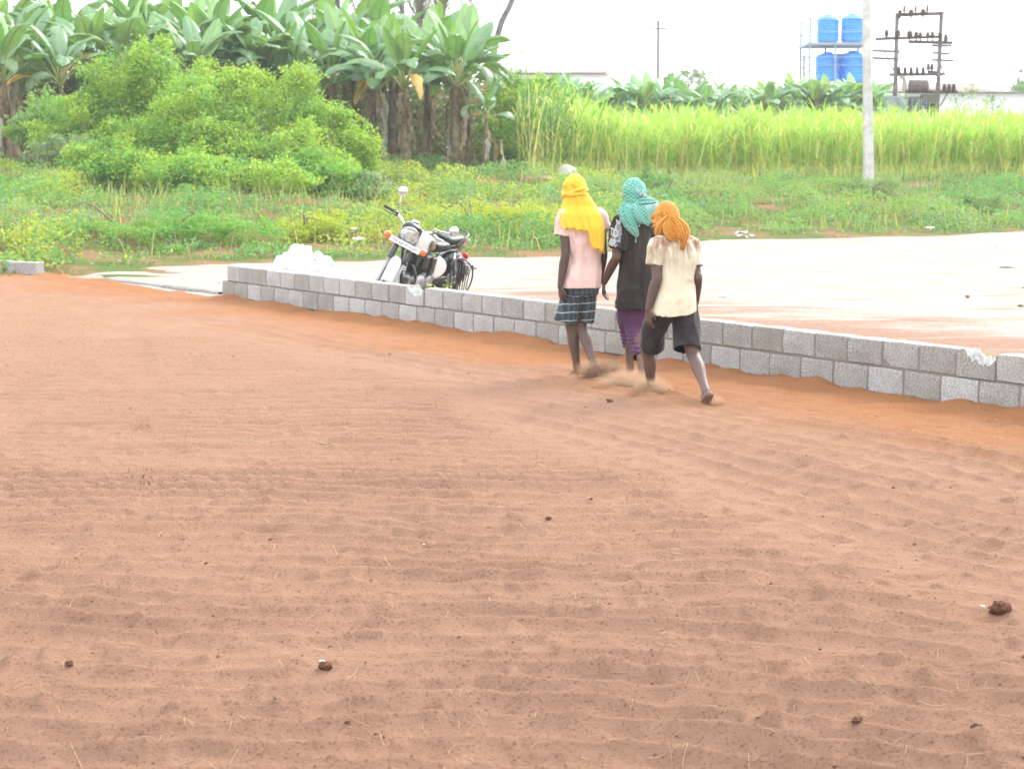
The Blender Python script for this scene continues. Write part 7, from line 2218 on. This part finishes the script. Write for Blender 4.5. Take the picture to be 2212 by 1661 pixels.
cc = np.where(rs.random(n)[:, None] < 0.72, np.array([(0.18, 0.09, 0.057)]), np.array([(0.32, 0.20, 0.13)])) * rs.uniform(0.6, 1.3, (n, 1))
tag(link('coir_crumbs', np_mesh('coir_crumbs', V.reshape(-1, 3), F, M_DRY, None, False, colors=np.repeat(cc, 8, 0))), 'small dark crumbs and pellets strewn over the coir dust', 'crumbs', kind='stuff')
# fibres
n = 2000
u = rs.random(n); y = 1 / (1 / 4.6 * (1 - u) + 1 / 15.0 * u); x = rs.uniform(-0.30, 0.30, n) * y
k = wall_d(x, y) > 0.1; x, y = x[k], y[k]; n = len(x)
L = rs.uniform(0.025, 0.11, n); a0 = rs.uniform(0, 6.28, n); kv = rs.normal(size=n) * 1.6
pts = [np.stack([x, y], -1)]; ang = a0.copy()
for q in range(4):
    pts.append(pts[-1] + np.stack([np.cos(ang), np.sin(ang)], -1) * (L / 4)[:, None]); ang = ang + kv / 4
Pp = np.stack(pts, 1)
zz = coir_h(Pp[..., 0], Pp[..., 1]) + 0.003 + rs.random((n, 5)) * 0.006
C = np.concatenate([Pp, zz[..., None]], -1)
w_ = (0.0006 + 0.00007 * y)[:, None, None]
pr = np.stack([-np.sin(a0), np.cos(a0), np.zeros(n)], -1)[:, None, :]
V = np.stack([C - pr * w_, C + pr * w_ + np.array([0, 0, 0.0006])], 2).reshape(-1, 3)
b_ = (np.arange(n) * 10)[:, None]; kk = np.arange(4)[None, :] * 2
F = np.stack([b_ + kk, b_ + kk + 1, b_ + kk + 3, b_ + kk + 2], -1).reshape(-1, 4)
cc = np.where(rs.random(n)[:, None] < 0.9, np.array([(0.46, 0.32, 0.22)]), np.array([(0.24, 0.13, 0.085)])) * rs.uniform(0.75, 1.25, (n, 1))
tag(link('coir_fibres', np_mesh('coir_fibres', V, F, M_DRY, colors=np.repeat(cc, 10, 0))), 'fine hair like coconut fibres lying on the coir dust', 'fibres', kind='stuff')
# ------------------------------------------------------------------ dust kicked up by the bare feet
def mat_dust(dens, seed):
    t = NT('kicked_dust')
    v = t.coord('Object')
    ln = t.n('VectorMath', operation='LENGTH'); t.l(v, ln.inputs[0])
    fall = t.ramp(ln.outputs['Value'], [(0.15, (1, 1, 1)), (0.98, (0, 0, 0))], 'EASE')
    mp = t.n('Mapping'); mp.inputs['Location'].default_value = (seed * 3.1, seed * 1.7, 0); t.l(v, mp.inputs['Vector'])
    nz = t.ramp(t.noise(mp.outputs[0], 2.6, 5, 0.62, 0.5), [(0.36, (0, 0, 0)), (0.66, (1, 1, 1))])
    d = t.math('MULTIPLY', t.math('MULTIPLY', fall, nz), dens * 0.7)
    pv = t.n('VolumePrincipled'); pv.inputs['Color'].default_value = (0.88, 0.55, 0.35, 1)
    t.l(d, pv.inputs['Density'])
    t.l(pv.outputs[0], t.out.inputs['Volume'])
    return t.m
rd_ = np.random.default_rng(31)
PV, PC = [], []
for k_, (zx, zy, Y, r_, dens, lab) in enumerate((
        (600, 905, Y1 - 0.20, (0.17, 0.14, 0.10), 48, 'puff of red dust at the raised heel of the left walker'),
        (770, 915, Y2 - 0.10, (0.24, 0.18, 0.13), 38, 'brown dust cloud drifting between the left and middle walkers'),
        (1010, 1060, Y3 + 0.75, (0.34, 0.24, 0.13), 42, 'largest red dust cloud around the middle walker feet'),
        (1270, 1110, Y3 + 0.30, (0.20, 0.18, 0.10), 42, 'dust cloud hiding the planted foot of the right walker'),
        (1930, 1270, Y3 - 0.42, (0.12, 0.12, 0.08), 24, 'small dust puff under the trailing heel of the right walker'),
        (520, 1010, Y1 - 0.1, (0.42, 0.25, 0.07), 14, 'thin low dust haze left of the walkers'))):
    c = z7(zx, zy, Y)
    o = MB().ell((0, 0, 0), (1, 1, 1), None, 20, 12).build('dust_cloud', mat_dust(dens, k_ + 1))
    o.location = tuple(c); o.scale = r_
    tag(o, lab, 'dust', 'dust clouds at the feet', 'stuff')
    n = int(600 * dens / 36)
    u = rd_.normal(size=(n, 3)) * 0.42
    u[:, 2] = np.abs(u[:, 2]) * 0.9 - 0.55
    PV.append(c + u * np.array(r_)); PC.append(np.tile(np.array([(0.32, 0.16, 0.09)]), (n, 1)) * rd_.uniform(0.7, 1.7, (n, 1)))
P = np.vstack(PV); C = np.vstack(PC); n = len(P)
tet = np.array([(1, 1, 1), (-1, -1, 1), (-1, 1, -1), (1, -1, -1)], float)
s_ = rd_.uniform(0.0012, 0.0032, n)
V = (tet[None] * s_[:, None, None] + P[:, None, :]).reshape(-1, 3)
F = (np.array([(0, 1, 2), (0, 3, 1), (0, 2, 3), (1, 3, 2)])[None] + (np.arange(n) * 4)[:, None, None]).reshape(-1, 3)
tag(link('flying_grains', np_mesh('flying_grains', V, F, M_DRY, None, False, colors=np.repeat(C, 4, 0))), 'loose grains of coir thrown up around the walking feet', 'grains', kind='stuff')
# ------------------------------------------------------------------ thin haze volume added to lift far shadows, mostly standing for lens glare
t = NT('haze_lift')
pv = t.n('VolumePrincipled')
pv.inputs['Color'].default_value = (0.96, 0.98, 1.0, 1)
pv.inputs['Density'].default_value = 0.0006
pv.inputs['Anisotropy'].default_value = 0.3
t.l(pv.outputs[0], t.out.inputs['Volume'])
hz_ = MB().box((0, 1280, 9.0), (3100, 2760, 24)).build('haze', t.m)
tag(hz_, 'thin pale haze added over the whole place to lift the far shadows', 'haze', kind='stuff')
